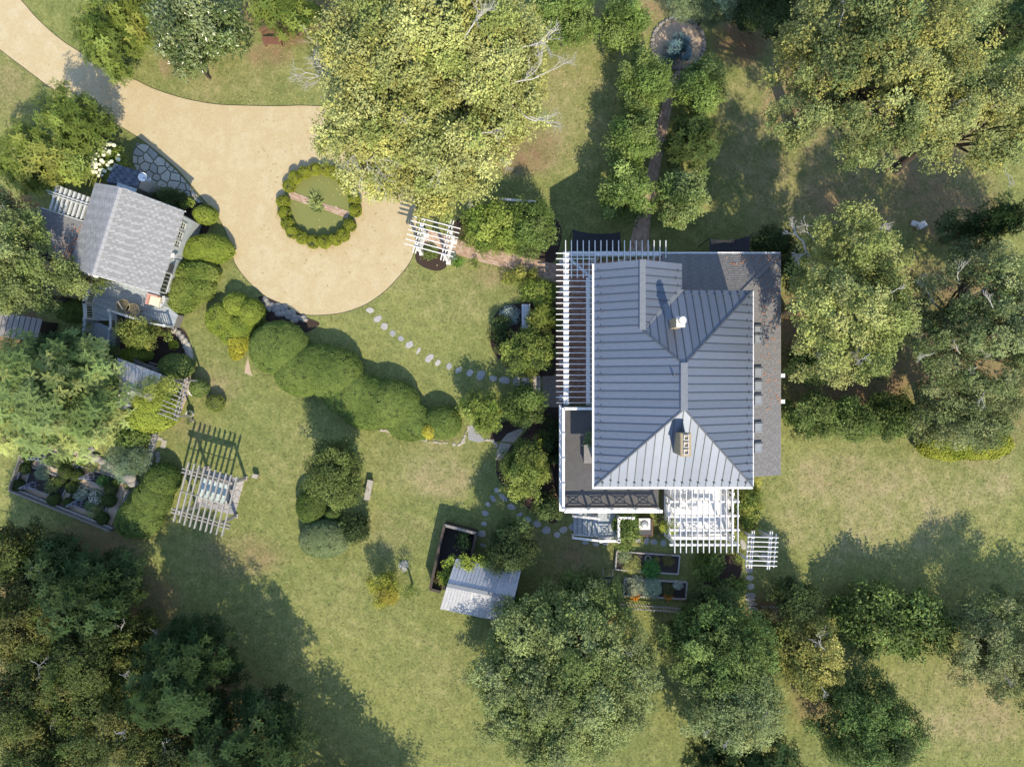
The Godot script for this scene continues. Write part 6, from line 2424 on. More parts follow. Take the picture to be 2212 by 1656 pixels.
func make_ring() -> void:
	# balls of the driveway ring, clockwise from the left end of the brick strip
	var z := [[400, 635], [488, 512], [615, 447], [757, 402], [905, 412], [1020, 440], [1150, 545], [1255, 685], [1310, 820], [1318, 975], [1240, 1180], [1148, 1308], [1040, 1370], [890, 1400], [735, 1405], [580, 1350], [450, 1270], [378, 1155], [330, 1005], [318, 855]]
	for i in z.size():
		var x: float = 561.6 + z[i][0] * 0.1565
		var y: float = 302.4 + z[i][1] * 0.1565
		var lab: String = "clipped boxwood ball in the drive ring, %s above the brick strip's outer end" % ORD[i] if i < 5 else ("clipped boxwood ball in the drive ring, %s above the strip's tree-side end" % ORD[9 - i] if i < 10 else ("clipped boxwood ball in the drive ring, %s below the strip's tree-side end" % ORD[i - 10] if i < 15 else "clipped boxwood ball in the drive ring, %s below the brick strip's outer end" % ORD[19 - i]))
		rng.seed = 500 + i
		var r := rnd(12.2, 13.6)
		clipped("boxwood_ball", lab, "boxwood ball", "boxwood balls ringing the drive's island", [body(x, y, r, r * rnd(0.95, 1.05), rnd(0.72, 0.82), 0.45)], [lin(0.10, 0.125, 0.014), lin(0.17, 0.185, 0.025)], 85, 0.17, 0.05)
	brick_path("brick_strip", poly_at([624, 416, 632, 414, 690, 436, 755, 458, 750, 471, 690, 449, 626, 429]), 0.37, Vector2(0.21, 0.105), "brick", "mortar", 0.06)
	plant("grassy_plant", "spray of pale sword leaves in the middle of the drive's island", at(684, 436), 0.25, "sword", 12, lin(0.22, 0.26, 0.09), 0.55)
	plant("grassy_plant", "smaller spray of sword leaves below the island's brick strip", at(690, 451), 0.2, "sword", 8, lin(0.24, 0.28, 0.1), 0.5)
	plant("iron_weed", "dark leafy clump hiding behind the island's sword leaves", at(687, 432), 0.18, "broad", 22, lin(0.05, 0.07, 0.02), 0.3)

func make_topiary() -> void:
	var hedge := [lin(0.075, 0.112, 0.026), lin(0.125, 0.165, 0.042)]
	var lime := [lin(0.10, 0.14, 0.022), lin(0.17, 0.20, 0.035)]
	clipped("cloud_hedge", "huge undulating clipped cloud hedge winding across the lawn", "hedge", "", [body(604, 752, 64, 58, 2.1, 0.4), body(655, 800, 62, 56, 1.9, 0.4), body(722, 808, 62, 58, 2.05, 0.4), body(760, 850, 62, 50, 1.75, 0.4), body(845, 872, 62, 52, 1.9, 0.4), body(800, 892, 60, 36, 1.5, 0.4), body(890, 918, 52, 34, 1.45, 0.4), body(955, 912, 42, 36, 1.5, 0.4), body(690, 796, 58, 54, 1.85, 0.4), body(795, 858, 56, 46, 1.72, 0.4), body(875, 898, 50, 38, 1.52, 0.4)], hedge, 140, 0.155, 0.012)
	clipped("golden_shrub", "yellow-green creeping patch growing out of the end of the cloud hedge", "shrub", "", [body(928, 928, 17, 18, 1.5, 0.45)], [lin(0.25, 0.24, 0.03), lin(0.32, 0.29, 0.05)], 90, 0.18, 0.06)
	clipped("lobed_hedge", "pale green lobed hedge mound between drive and cloud hedge", "hedge", "", [body(478, 690, 32, 34, 1.25, 0.4), body(512, 658, 26, 26, 1.35, 0.4), body(545, 676, 26, 30, 1.4, 0.4), body(522, 706, 30, 28, 1.15, 0.4), body(500, 720, 26, 24, 0.9, 0.4)], lime, 85, 0.2, 0.03)
	clipped("gold_speckled_shrub", "gold-speckled loose shrub below the lobed hedge mound", "shrub", "", [body(520, 736, 24, 22, 0.9, 0.4), body(510, 756, 14, 18, 0.5, 0.4)], [lin(0.10, 0.13, 0.02), lin(0.26, 0.23, 0.03)], 70, 0.26, 0.12)
	clipped("drive_hedge", "broad rounded hedge bulging into the drive beside the cottage", "hedge", "", [body(452, 538, 51, 31, 1.5, 0.4), body(430, 545, 34, 30, 1.4, 0.4)], lime, 90, 0.2, 0.03)
	clipped("cottage_hedge", "long loose hedge along the cottage wall", "hedge", "", [body(424, 590, 44, 26, 1.6, 0.4), body(415, 622, 44, 30, 1.6, 0.4), body(395, 645, 30, 28, 1.4, 0.4)], [lin(0.07, 0.105, 0.02), lin(0.16, 0.185, 0.045)], 80, 0.26, 0.1)
	clipped("drive_ball", "clipped ball at the tip of the flagstone apron", "topiary ball", "", [body(444, 464, 24, 20, 1.25, 0.45)], lime, 95, 0.18, 0.03)
	clipped("mound_topiary", "clipped oval mound beside the stone edging below the cottage deck", "topiary", "", [body(381, 791, 36, 27, 1.4, 0.45)], [lin(0.075, 0.11, 0.028), lin(0.11, 0.145, 0.045)], 95, 0.19)
	clipped("mound_topiary", "flat pale clipped mound between loose shrub and potting shed", "topiary", "", [body(297, 764, 33, 16, 1.0, 0.45)], lime, 95, 0.19, 0.03)
	clipped("small_topiary", "small clipped ball above the lower ball on the lawn edge", "topiary ball", "", [body(430, 838, 19, 19, 1.15, 0.5)], [lin(0.08, 0.12, 0.03), lin(0.12, 0.155, 0.045)], 95, 0.18)
	clipped("small_topiary", "small low clipped ball standing alone on the lawn edge", "topiary ball", "", [body(465, 871, 19, 18, 0.85, 0.5)], [lin(0.10, 0.13, 0.03), lin(0.16, 0.17, 0.045)], 95, 0.18)
	clipped("cigar_hedge", "long cigar-shaped clipped hedge beside the kitchen garden", "hedge", "", [body(352, 1036, 36, 36, 1.5, 0.4), body(330, 1076, 40, 42, 1.5, 0.4), body(304, 1116, 46, 44, 1.4, 0.4), body(285, 1130, 34, 30, 1.1, 0.4)], [lin(0.06, 0.095, 0.022), lin(0.10, 0.135, 0.035)], 95, 0.19)
	clipped("dome_topiary", "large smooth clipped dome on the lawn below the dark bushy tree", "topiary", "", [body(702, 1163, 55, 41, 1.7, 0.4)], [lin(0.10, 0.135, 0.055), lin(0.145, 0.175, 0.08)], 140, 0.16, 0.01)
	clipped("dome_topiary", "dark clipped dome half covered by the dark bushy tree", "topiary", "", [body(672, 1092, 31, 38, 1.4, 0.4)], [lin(0.045, 0.075, 0.016), lin(0.08, 0.11, 0.028)], 100, 0.18)
	clipped("dome_topiary", "tiny clipped ball squeezed between the two clipped domes", "topiary", "", [body(718, 1109, 17, 14, 0.9, 0.4)], [lin(0.06, 0.095, 0.022), lin(0.09, 0.125, 0.035)], 100, 0.16)
	clipped("shed_mound", "bright green soft mound at the lower end of the trellis arbour", "hedge", "", [body(328, 896, 46, 34, 2.7, 0.4), body(338, 868, 38, 30, 2.9, 0.4)], [lin(0.13, 0.17, 0.025), lin(0.21, 0.245, 0.045)], 80, 0.26, 0.07)
	clipped("dark_mound", "dark clipped mound in the shade beside the lower cottage deck", "hedge", "", [body(159, 672, 34, 24, 1.2, 0.4)], [lin(0.05, 0.08, 0.018), lin(0.08, 0.11, 0.026)], 80, 0.22, 0.05)
	clipped("gold_hedge", "yellow-green rounded hedge at the edge of the dry lawn", "hedge", "", [body(2050, 962, 62, 30, 1.6, 0.4), body(2110, 958, 70, 32, 1.5, 0.4), body(2020, 945, 36, 26, 1.7, 0.4)], [lin(0.12, 0.15, 0.02), lin(0.21, 0.22, 0.035)], 75, 0.27, 0.08)

# ---------------------------------------------------------------- trees
func make_trees() -> void:
	var poplar := [lin(0.30, 0.325, 0.10), lin(0.36, 0.375, 0.13), lin(0.20, 0.24, 0.06), lin(0.33, 0.325, 0.09)]
	var olive := [lin(0.125, 0.15, 0.048), lin(0.165, 0.18, 0.058), lin(0.085, 0.115, 0.035), lin(0.19, 0.19, 0.05)]
	var dull := [lin(0.11, 0.135, 0.05), lin(0.15, 0.165, 0.065), lin(0.07, 0.095, 0.03)]
	var deep := [lin(0.06, 0.098, 0.022), lin(0.095, 0.135, 0.034), lin(0.038, 0.062, 0.014)]
	var walnut := [lin(0.115, 0.15, 0.042), lin(0.155, 0.185, 0.058), lin(0.08, 0.11, 0.028), lin(0.14, 0.17, 0.062)]
	var feathery := [lin(0.12, 0.165, 0.055), lin(0.17, 0.205, 0.075), lin(0.10, 0.145, 0.045), lin(0.20, 0.225, 0.07)]
	var pine := [lin(0.028, 0.050, 0.017), lin(0.042, 0.068, 0.025), lin(0.018, 0.034, 0.011)]
	var forest := [lin(0.058, 0.085, 0.017), lin(0.09, 0.118, 0.025), lin(0.032, 0.05, 0.011), lin(0.13, 0.135, 0.032)]
	var yellow := [lin(0.20, 0.20, 0.045), lin(0.25, 0.235, 0.06), lin(0.13, 0.145, 0.035)]
	var fresh := [lin(0.22, 0.245, 0.07), lin(0.275, 0.29, 0.095), lin(0.14, 0.17, 0.045)]
	# the great yellow-green tree over the drive, three overlapping masses of one crown
	tree("tulip_tree", "huge yellow-green tree with whitish branches leaning over the drive", "tree", "", 935, 105, 245, 165, 9.5, 5.0, {pal = poplar, gain = 1.0, mass = [[850, 270, 165, 150, 8.0, 4.0, 20], [1065, 215, 122, 135, 8.5, 4.2, 15], [922, 392, 112, 80, 6.5, 3.0, 12], [985, 330, 120, 110, 8.0, 3.6, 13]], lobes = 28, size = 0.52, lob = 0.34, dens = 1.25, trunk = 0.42, streaks = 22, bark = "pale_bark", bare = [[752, 200, 9, 718, 150, 9.5], [748, 172, 9, 702, 128, 9.5], [738, 205, 8, 708, 206, 8.6], [745, 160, 9, 690, 165, 9.5], [760, 240, 9, 790, 320, 9.5], [1090, 180, 11, 1165, 165, 11.5], [1120, 110, 11, 1180, 90, 11.5], [1000, 90, 13, 1030, 40, 14], [1120, 235, 10, 1160, 262, 10]]})
	tree("spreading_oak", "large olive-green spreading tree with ground showing through its crown", "tree", "", 1885, 165, 225, 215, 9.0, 5.0, {pal = olive, lobes = 46, size = 0.46, lob = 0.28, dens = 1.1, gap = -0.12, trunk = 0.35, streaks = 7})
	tree("spreading_oak", "olive-green tree at the frame edge beside the large spreading tree", "tree", "", 2115, 265, 120, 120, 7.5, 4.0, {pal = olive, lobes = 18, size = 0.5, lob = 0.36, dens = 1.0, gap = -0.14, trunk = 0.25, streaks = 7})
	tree("lime_tree", "bright yellow-green tree beside the low shingle roof", "tree", "", 1810, 640, 112, 205, 7.0, 4.2, {pal = fresh, gain = 1.3, lobes = 22, size = 0.46, lob = 0.37, dens = 1.0, gap = -0.25, trunk = 0.26, streaks = 9, bare = [[1880, 500, 8, 1906, 490, 8], [1735, 520, 7, 1715, 500, 7], [1745, 545, 7, 1728, 556, 7.3]]})
	tree("sparse_oak", "large thin-leaved grey-green tree with pale bare twigs", "tree", "", 2090, 700, 150, 185, 7.5, 4.0, {pal = dull, lobes = 36, size = 0.42, lob = 0.28, dens = 0.9, gap = -0.14, trunk = 0.28, streaks = 18, bare = [[2100, 640, 8, 2130, 625, 8], [2010, 640, 8, 1995, 615, 8]]})
	tree("sparse_oak", "grey-green low-crowned tree behind the yellow-green rounded hedge", "tree", "", 2085, 880, 125, 85, 4.2, 2.6, {pal = dull, lobes = 18, size = 0.42, lob = 0.36, dens = 0.9, trunk = 0.2, streaks = 6})
	tree("walnut_tree", "big rounded green tree on the lawn below the garden shed", "tree", "", 1214, 1455, 204, 192, 3.8, 3.2, {pal = walnut, lobes = 52, size = 0.46, lob = 0.26, dens = 1.15, trunk = 0.36, streaks = 4})
	tree("walnut_tree", "upper dark green part-tree between wheelbarrow and big rounded tree", "tree", "", 1262, 1290, 95, 55, 2.2, 1.8, {pal = deep, lobes = 12, size = 0.45, lob = 0.4, trunk = 0.15})
	tree("maple_tree", "dense dark green tree below the lath fence", "tree", "", 1560, 1395, 125, 105, 3.4, 2.8, {pal = deep, lobes = 22, size = 0.46, lob = 0.36, dens = 1.2, trunk = 0.28})
	tree("ash_tree", "grey-green tree below the dense dark one, paler leaves and bare twigs", "tree", "", 1580, 1510, 112, 105, 3.4, 2.6, {pal = [lin(0.115, 0.15, 0.055), lin(0.15, 0.18, 0.07), lin(0.08, 0.11, 0.035)], lobes = 24, size = 0.44, lob = 0.34, dens = 1.0, trunk = 0.22, streaks = 7})
	tree("yellow_birch", "golden yellow-green tree between the grey-green and magnolia-like trees", "tree", "", 1746, 1408, 76, 90, 2.6, 2.0, {pal = yellow, lobes = 15, size = 0.38, lob = 0.4, dens = 1.0, trunk = 0.16, streaks = 4})
	tree("magnolia_tree", "glossy dark broad-leaved tree at the edge of the dry lawn", "tree", "", 1890, 1335, 96, 80, 1.7, 1.4, {pal = deep, lobes = 18, size = 0.55, lob = 0.4, leaf = "big", mat = "leaf_glossy", dens = 1.2, trunk = 0.24})
	tree("magnolia_tree", "second glossy dark tree joined to the first along its crown", "tree", "", 1988, 1348, 64, 74, 1.7, 1.4, {pal = deep, lobes = 14, size = 0.52, lob = 0.42, leaf = "big", mat = "leaf_glossy", dens = 1.2, trunk = 0.2})
	tree("thin_oak", "thin olive tree at the frame edge above the lower dry lawn", "tree", "", 2150, 1385, 112, 130, 3.0, 2.3, {pal = dull, lobes = 20, size = 0.42, lob = 0.36, dens = 0.85, gap = -0.2, trunk = 0.22, streaks = 7})
	tree("holly_tree", "dark leafy tree on the lower lawn with pale green skirts", "tree", "", 1872, 1570, 108, 118, 3.4, 2.8, {pal = deep, lobes = 22, size = 0.44, lob = 0.36, dens = 1.15, trunk = 0.24})
	tree("dark_pine", "dark feathery pine at the bottom edge below the grey-green tree", "pine tree", "", 1600, 1655, 128, 70, 3.0, 2.6, {pal = pine, gain = 1.25, lobes = 24, size = 0.55, lob = 0.34, leaf = "feather", mat = "leaf_matt", dens = 1.4, trunk = 0.18})
	tree("feathery_conifer", "big pale green feathery conifer beside the kitchen garden", "conifer", "", 118, 855, 152, 130, 4.6, 4.0, {pal = feathery, lobes = 30, size = 0.7, lob = 0.34, leaf = "feather", mat = "leaf_matt", dens = 1.7, trunk = 0.3})
	tree("feathery_conifer", "upper dark feathery conifer between store roof and potting shed", "conifer", "", 150, 758, 90, 62, 3.2, 2.6, {pal = pine, cone = true, lobes = 18, size = 0.55, lob = 0.38, leaf = "feather", mat = "leaf_matt", dens = 1.5, trunk = 0.2})
	tree("cherry_tree", "olive-green tree overhanging the cottage's flat roof", "tree", "", 44, 540, 72, 95, 5.0, 2.8, {pal = walnut, lobes = 16, size = 0.44, lob = 0.38, dens = 1.0, trunk = 0.2, streaks = 4})
	tree("cherry_tree", "rounded olive-green tree below the flat roof beside the slatted rail", "tree", "", 160, 600, 54, 42, 3.4, 2.0, {pal = walnut, lobes = 11, size = 0.4, lob = 0.42, trunk = 0.12})
	tree("cherry_tree", "brighter olive-green tree above the dark store roof", "tree", "", 55, 632, 80, 52, 4.2, 2.4, {pal = walnut, lobes = 13, size = 0.42, lob = 0.4, trunk = 0.15})
	tree("red_leaved_tree", "dark tree with reddish tips at the frame edge behind the cottage", "tree", "", 20, 455, 48, 40, 4.0, 2.0, {pal = [lin(0.05, 0.075, 0.03), lin(0.14, 0.08, 0.045), lin(0.07, 0.09, 0.03)], lobes = 9, size = 0.4, lob = 0.42, trunk = 0.12})
	# the wood at the lower corner
	var wood := [[205, 1285, 100, 96, 3.2, 2.9, "p", "blue-green pine nearest the kitchen garden in the corner wood"], [410, 1455, 106, 120, 4.2, 3.7, "p", "blue-green pine standing foremost at the corner wood's lawn edge"], [545, 1600, 120, 104, 4.4, 3.7, "p", "dark pine at the corner wood's lowest lawn edge"], [118, 1215, 74, 54, 2.2, 2.0, "p", "dark pine below the long lattice fence"],
		[40, 1200, 70, 85, 2.6, 2.2, "f", "brown-green tree at the frame edge under the lattice fence"], [60, 1350, 105, 100, 3.6, 2.6, "f", "brown-green tree left of the blue-green pines in the corner wood"], [210, 1420, 110, 90, 3.6, 2.6, "f", "olive tree between the two blue-green pines of the corner wood"], [70, 1510, 115, 105, 3.6, 2.6, "f", "bright-tipped tree at the corner wood's outer edge"], [255, 1545, 115, 95, 3.6, 2.6, "f", "dull olive tree behind the foremost pine of the corner wood"], [130, 1630, 120, 75, 3.6, 2.6, "f", "bright-leaved tree in the very corner of the wood"], [385, 1625, 110, 75, 3.6, 2.6, "f", "brownish tree on the bottom edge of the corner wood"], [450, 1560, 70, 60, 2.6, 2.2, "f", "low dark tree filling the gap below the foremost pine"], [300, 1370, 40, 54, 2.0, 1.8, "f", "small yellow-green tree wedged between the two blue-green pines"]]
	for a in wood:
		if a[6] == "p":
			tree("wood_pine", a[7], "pine tree", "pines of the corner wood", a[0], a[1], a[2], a[3], a[4], a[5], {pal = pine, gain = 1.25, lobes = 24, size = 0.55, lob = 0.34, leaf = "feather", mat = "leaf_matt", dens = 1.6, trunk = 0.18})
		else:
			tree("wood_tree", a[7], "tree", "leafy trees of the corner wood", a[0], a[1], a[2], a[3], a[4], a[5], {pal = forest, gain = 0.95, lobes = 18, size = 0.42, lob = 0.37, dens = 1.0, trunk = 0.22, streaks = 5})
	# neighbours that stand just outside the frame and shade what is in it
	tree("wood_tree", "tall tree just beyond the bottom edge that shades the lower lawn", "tree", "leafy trees of the corner wood", 690, 1800, 125, 120, 4.2, 3.4, {pal = forest, lobes = 16, size = 0.7, lob = 0.38, dens = 0.8, trunk = 0.35})
	tree("wood_tree", "second tree beyond the bottom edge that shades the lowest lawn", "tree", "leafy trees of the corner wood", 815, 1985, 140, 140, 4.6, 3.8, {pal = forest, lobes = 14, size = 0.7, lob = 0.38, dens = 0.8, trunk = 0.35})
	tree("wood_tree", "tree beyond the frame edge that shades the woodland floor by the oak", "tree", "", 2330, 700, 130, 170, 7.5, 4.0, {pal = forest, lobes = 14, size = 0.7, lob = 0.38, dens = 0.8, trunk = 0.35})
	tree("wood_tree", "tree beyond the frame edge beside the thin olive tree", "tree", "", 2340, 1530, 120, 140, 4.0, 3.2, {pal = forest, lobes = 14, size = 0.7, lob = 0.38, dens = 0.8, trunk = 0.35})
	tree("wood_tree", "tree just beyond the bottom edge behind the lowest dark pine", "tree", "leafy trees of the corner wood", 570, 1750, 120, 80, 4.2, 3.4, {pal = forest, lobes = 14, size = 0.7, lob = 0.38, dens = 0.8, trunk = 0.3})
	tree("dark_conifer", "dark conifer at the frame edge above the thin-leaved tree", "conifer", "", 2165, 475, 78, 72, 5.0, 3.4, {pal = pine, cone = true, lobes = 18, size = 0.55, lob = 0.38, leaf = "feather", mat = "leaf_matt", dens = 1.5, trunk = 0.2})
	tree("dark_conifer", "dark conifer in the top corner behind the spreading tree", "conifer", "", 2185, 70, 70, 110, 5.5, 3.6, {pal = pine, cone = true, lobes = 18, size = 0.55, lob = 0.38, leaf = "feather", mat = "leaf_matt", dens = 1.5, trunk = 0.2})

# ---------------------------------------------------------------- shrubs
func make_shrubs() -> void:
	var yew := [lin(0.075, 0.105, 0.022), lin(0.11, 0.14, 0.03), lin(0.05, 0.075, 0.016)]
	var yewlit := [lin(0.12, 0.145, 0.03), lin(0.165, 0.175, 0.04), lin(0.085, 0.11, 0.022)]
	var holly := [lin(0.075, 0.115, 0.025), lin(0.12, 0.16, 0.042), lin(0.045, 0.072, 0.015)]
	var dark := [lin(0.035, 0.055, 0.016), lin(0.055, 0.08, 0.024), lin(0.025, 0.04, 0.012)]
	var bright := [lin(0.13, 0.17, 0.028), lin(0.18, 0.22, 0.045), lin(0.09, 0.13, 0.022)]
	var magnolia := [lin(0.10, 0.135, 0.04), lin(0.15, 0.18, 0.07), lin(0.065, 0.095, 0.025)]
	var F := {pal = yew, gain = 1.6, lobes = 16, size = 0.5, lob = 0.38, leaf = "feather", mat = "leaf_matt", dens = 1.7, out = 1.1, per = 5}
	var FL := F.duplicate()
	FL.pal = yewlit
	var H := {pal = holly, gain = 1.7, lobes = 16, size = 0.42, lob = 0.36, leaf = "broad", mat = "leaf", dens = 1.35, out = 0.9, per = 5}
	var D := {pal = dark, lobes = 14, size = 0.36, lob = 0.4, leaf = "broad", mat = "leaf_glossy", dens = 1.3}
	var B := {pal = bright, lobes = 12, size = 0.36, lob = 0.42, leaf = "broad", mat = "leaf", dens = 1.2}
	# by the drive
	tree("yew_bush", "large dark yew bush at the bend of the drive", "bush", "", 240, 82, 66, 82, 2.6, 2.2, F)
	tree("yew_bush", "paler yew bush squeezed between the dark yew and glossy magnolia", "bush", "", 292, 36, 52, 62, 2.6, 2.0, FL)
	tree("magnolia_bush", "glossy sparkling magnolia above the top lawn", "magnolia", "", 425, 62, 108, 80, 3.0, 2.5, {pal = magnolia, lobes = 22, size = 0.5, lob = 0.36, leaf = "big", mat = "leaf_sparkling", dens = 1.1})
	tree("magnolia_bush", "low spur of the glossy magnolia reaching down the top lawn", "magnolia", "", 415, 128, 52, 36, 2.4, 1.6, {pal = magnolia, lobes = 11, size = 0.45, lob = 0.42, leaf = "big", mat = "leaf_sparkling", dens = 1.1})
	tree("yew_hedge", "dark yew behind the curved rust-red bench", "hedge", "", 618, 34, 76, 50, 2.2, 1.8, F)
	tree("tall_conifer", "upright dark conifer whose shadow crosses the drive", "conifer", "", 172, 262, 62, 66, 2.8, 2.6, F)
	tree("conifer_bush", "broad pale conifer bush behind the cottage pergola", "bush", "", 82, 345, 98, 76, 2.4, 1.9, FL)
	tree("conifer_bush", "grey-green conifer bush between upright conifer and hydrangea", "bush", "", 158, 340, 44, 46, 2.0, 1.6, H)
	rng.seed = 15
	var fl := MB.new()
	fl.tinted = true
	for i in 900:
		var near := rng.randf() < 0.6
		var p := at(rnd(560, 1300) if near else rnd(100, 2150), rnd(40, 600) if near else rnd(100, 1600))
		var a := rnd(0, TAU)
		leaf(fl, Vector3(p.x, 0.06, p.z), Vector3(cos(a), rnd(-0.1, 0.2), sin(a)), Vector3(rnd(-0.3, 0.3), 1, rnd(-0.3, 0.3)), 0.1, 0.07, rnd(0.7, 1.2))
	var lit := mat("dry_leaf", lin(0.42, 0.33, 0.13), 0.85)
	lit.vertex_color_use_as_albedo = true
	lit.cull_mode = BaseMaterial3D.CULL_DISABLED
	obj("fallen_leaves", fl, lit).set_meta("kind", "stuff")
	var hy := tree("hydrangea", "white-flowered hydrangea beside the cottage's entry roof", "hydrangea", "", 233, 350, 38, 40, 1.0, 0.8, {pal = bright, lobes = 9, size = 0.3, lob = 0.45, leaf = "broad", dens = 1.0})
	rng.seed = 5
	var fb := MB.new()
	for i in 95:
		var p := at(233 + rnd(-36, 36), 350 + rnd(-36, 36), 1.0)
		var d := Vector2(p.x - at(233, 350, 1.0).x, p.z - at(233, 350, 1.0).z).length()
		if d < 1.05:
			fb.blob(p + Vector3(0, 0.95 - d * d * 0.45, 0), Vector3(0.1, 0.08, 0.1) * rnd(0.7, 1.3), 4, 7)
	obj("flowers", fb, mat("petal", lin(0.66, 0.66, 0.46), 0.8), hy)
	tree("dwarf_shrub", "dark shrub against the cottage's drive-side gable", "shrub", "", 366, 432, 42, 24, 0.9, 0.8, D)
	tree("dwarf_shrub", "small bright shrub at the corner of the cottage eave", "shrub", "", 402, 434, 13, 17, 0.8, 0.6, B)
	tree("dwarf_shrub", "small olive shrub under the cottage's grey fascia", "shrub", "", 318, 415, 20, 12, 0.8, 0.6, H)
	tree("vine", "climbing plant beside the cottage's wall lantern", "vine", "", 392, 560, 11, 18, 1.0, 0.8, B)
	tree("loose_shrub", "loose olive-green shrub between deck and clipped mounds", "shrub", "", 306, 720, 48, 32, 1.5, 1.1, {pal = yewlit, lobes = 12, size = 0.36, lob = 0.4, leaf = "broad", dens = 1.2})
	plant("leafy_plant", "lime-green low plant under the stone edging of the deck bed", at(376, 745), 0.25, "broad", 26, lin(0.26, 0.30, 0.03), 0.26)
	tree("soft_shrub", "bright loose shrub spilling over the potting shed roof", "shrub", "", 336, 836, 42, 32, 2.6, 1.1, {pal = [lin(0.16, 0.20, 0.035), lin(0.22, 0.25, 0.05), lin(0.10, 0.14, 0.025)], lobes = 11, size = 0.36, lob = 0.42, leaf = "fine", dens = 1.2})
	tree("blue_shrub", "blue-green loose shrub between conifer and low stone wall", "shrub", "", 275, 992, 48, 40, 1.2, 0.9, {pal = [lin(0.10, 0.15, 0.09), lin(0.13, 0.18, 0.10), lin(0.075, 0.115, 0.06)], lobes = 12, size = 0.34, lob = 0.4, leaf = "fine", dens = 1.2})
	tree("blue_shrub", "dark olive low shrub above the blue-green one", "shrub", "", 288, 945, 36, 22, 1.0, 0.8, H)
	# along the top and the walk
	tree("top_yew", "broad dark yew on the top edge between big tree and round bed", "bush", "", 1222, 42, 88, 62, 3.0, 2.4, H)
	tree("top_yew", "narrower yew beside the round gravel bed", "bush", "", 1345, 55, 54, 58, 2.8, 2.2, H)
	tree("pale_shrub", "pale silvery-green shrub on the top edge above the round bed", "shrub", "", 1530, 8, 96, 38, 2.4, 1.6, {pal = [lin(0.17, 0.22, 0.11), lin(0.22, 0.26, 0.14), lin(0.12, 0.165, 0.075)], lobes = 14, size = 0.36, lob = 0.4, leaf = "fine", dens = 1.2})
	tree("pale_shrub", "dark loose tree on the top edge left of the spreading oak", "tree", "", 1655, 20, 84, 56, 2.6, 2.3, D)
	var names := ["first shrub on the house's left of the walk, nearest the round bed", "first shrub across the walk, nearest the round bed", "feathery shrub second along the walk, on the open lawn side", "dark feathery shrub second along the walk, on the oak side", "third shrub along the walk, on the open lawn side near the shade cloth", "grey-green shrub nearest the house on the oak side of the walk"]
	var at_ := [[1395, 180, 60, 64], [1510, 192, 54, 64], [1366, 300, 60, 56], [1490, 312, 56, 60], [1352, 415, 64, 66], [1468, 432, 60, 60]]
	for i in 6:
		var o := H.duplicate() if i != 3 else F.duplicate()
		if i == 3:
			o.pal = dark
		if i == 5:
			o.pal = [lin(0.095, 0.13, 0.04), lin(0.13, 0.16, 0.055), lin(0.06, 0.09, 0.022)]
		tree("walk_shrub", names[i], "shrub", "holly shrubs lining the brick walk", at_[i][0], at_[i][1], at_[i][2], at_[i][3], 2.3, 2.1, o)
	tree("blue_spruce", "small blue spruce in the round gravel bed", "spruce", "", 1463, 104, 33, 30, 0.9, 0.9, {pal = [lin(0.075, 0.12, 0.13), lin(0.11, 0.16, 0.17), lin(0.05, 0.085, 0.085)], lobes = 11, size = 0.4, lob = 0.4, leaf = "feather", mat = "leaf_matt", dens = 1.6})
	tree("mixed_hedge", "broad mixed holly hedge between the entrance arbour and house", "hedge", "", 1065, 492, 76, 62, 1.9, 1.7, {pal = bright, lobes = 16, size = 0.38, lob = 0.38, leaf = "broad", dens = 1.2})
	tree("mixed_hedge", "greyer end of the holly hedge next to the house pergola", "hedge", "", 1148, 495, 54, 66, 1.9, 1.7, {pal = holly, lobes = 14, size = 0.36, lob = 0.4, leaf = "broad", dens = 1.2})
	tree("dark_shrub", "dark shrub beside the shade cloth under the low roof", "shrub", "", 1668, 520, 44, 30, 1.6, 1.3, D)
	# front beds
	tree("border_shrub", "yellow-green low shrub where brick walk meets the front bed", "shrub", "", 1128, 600, 46, 26, 0.5, 0.45, {pal = [lin(0.19, 0.205, 0.035), lin(0.13, 0.16, 0.03), lin(0.22, 0.215, 0.05)], lobes = 12, size = 0.3, lob = 0.36, leaf = "broad", dens = 1.1})
	tree("border_shrub", "mid-green shrub against the pergola above the white bench", "shrub", "", 1166, 632, 40, 30, 0.7, 0.6, B)
	tree("border_shrub", "tiny yellow-green shrub alone at the edge of the brick walk", "shrub", "", 1026, 566, 11, 13, 0.3, 0.25, {pal = bright, lobes = 6, size = 0.22, lob = 0.45})
	tree("border_shrub", "olive shrub behind the white bench against the house pergola", "shrub", "", 1172, 690, 36, 34, 1.1, 0.9, FL)
	tree("border_shrub", "big dark-bright rounded shrub below the white bench", "shrub", "", 1142, 762, 62, 50, 1.6, 1.3, {pal = [lin(0.07, 0.10, 0.02), lin(0.13, 0.16, 0.03), lin(0.045, 0.07, 0.015)], lobes = 16, size = 0.36, lob = 0.38, leaf = "broad", dens = 1.25})
	tree("border_shrub", "leafy edging plants at the lawn edge of the white bench's bed", "shrub", "", 1080, 720, 22, 40, 0.5, 0.45, D)
	plant("silver_mound", "silver-blue foliage mound beside the white bench", at(1101, 682), 0.62, "clip", 150, lin(0.26, 0.31, 0.27), 0.24)
	tree("path_shrub", "dark rounded shrub in the crook of the concrete walk", "shrub", "", 1128, 872, 46, 48, 1.7, 1.4, {pal = [lin(0.05, 0.08, 0.016), lin(0.085, 0.12, 0.025), lin(0.035, 0.055, 0.012)], lobes = 13, size = 0.36, lob = 0.42, leaf = "broad", dens = 1.25})
	tree("path_shrub", "bright leafy shrub between the cloud hedge and dark rounded shrub", "shrub", "", 1040, 888, 50, 50, 1.5, 1.3, {pal = bright, lobes = 14, size = 0.4, lob = 0.4, leaf = "broad", dens = 1.2})
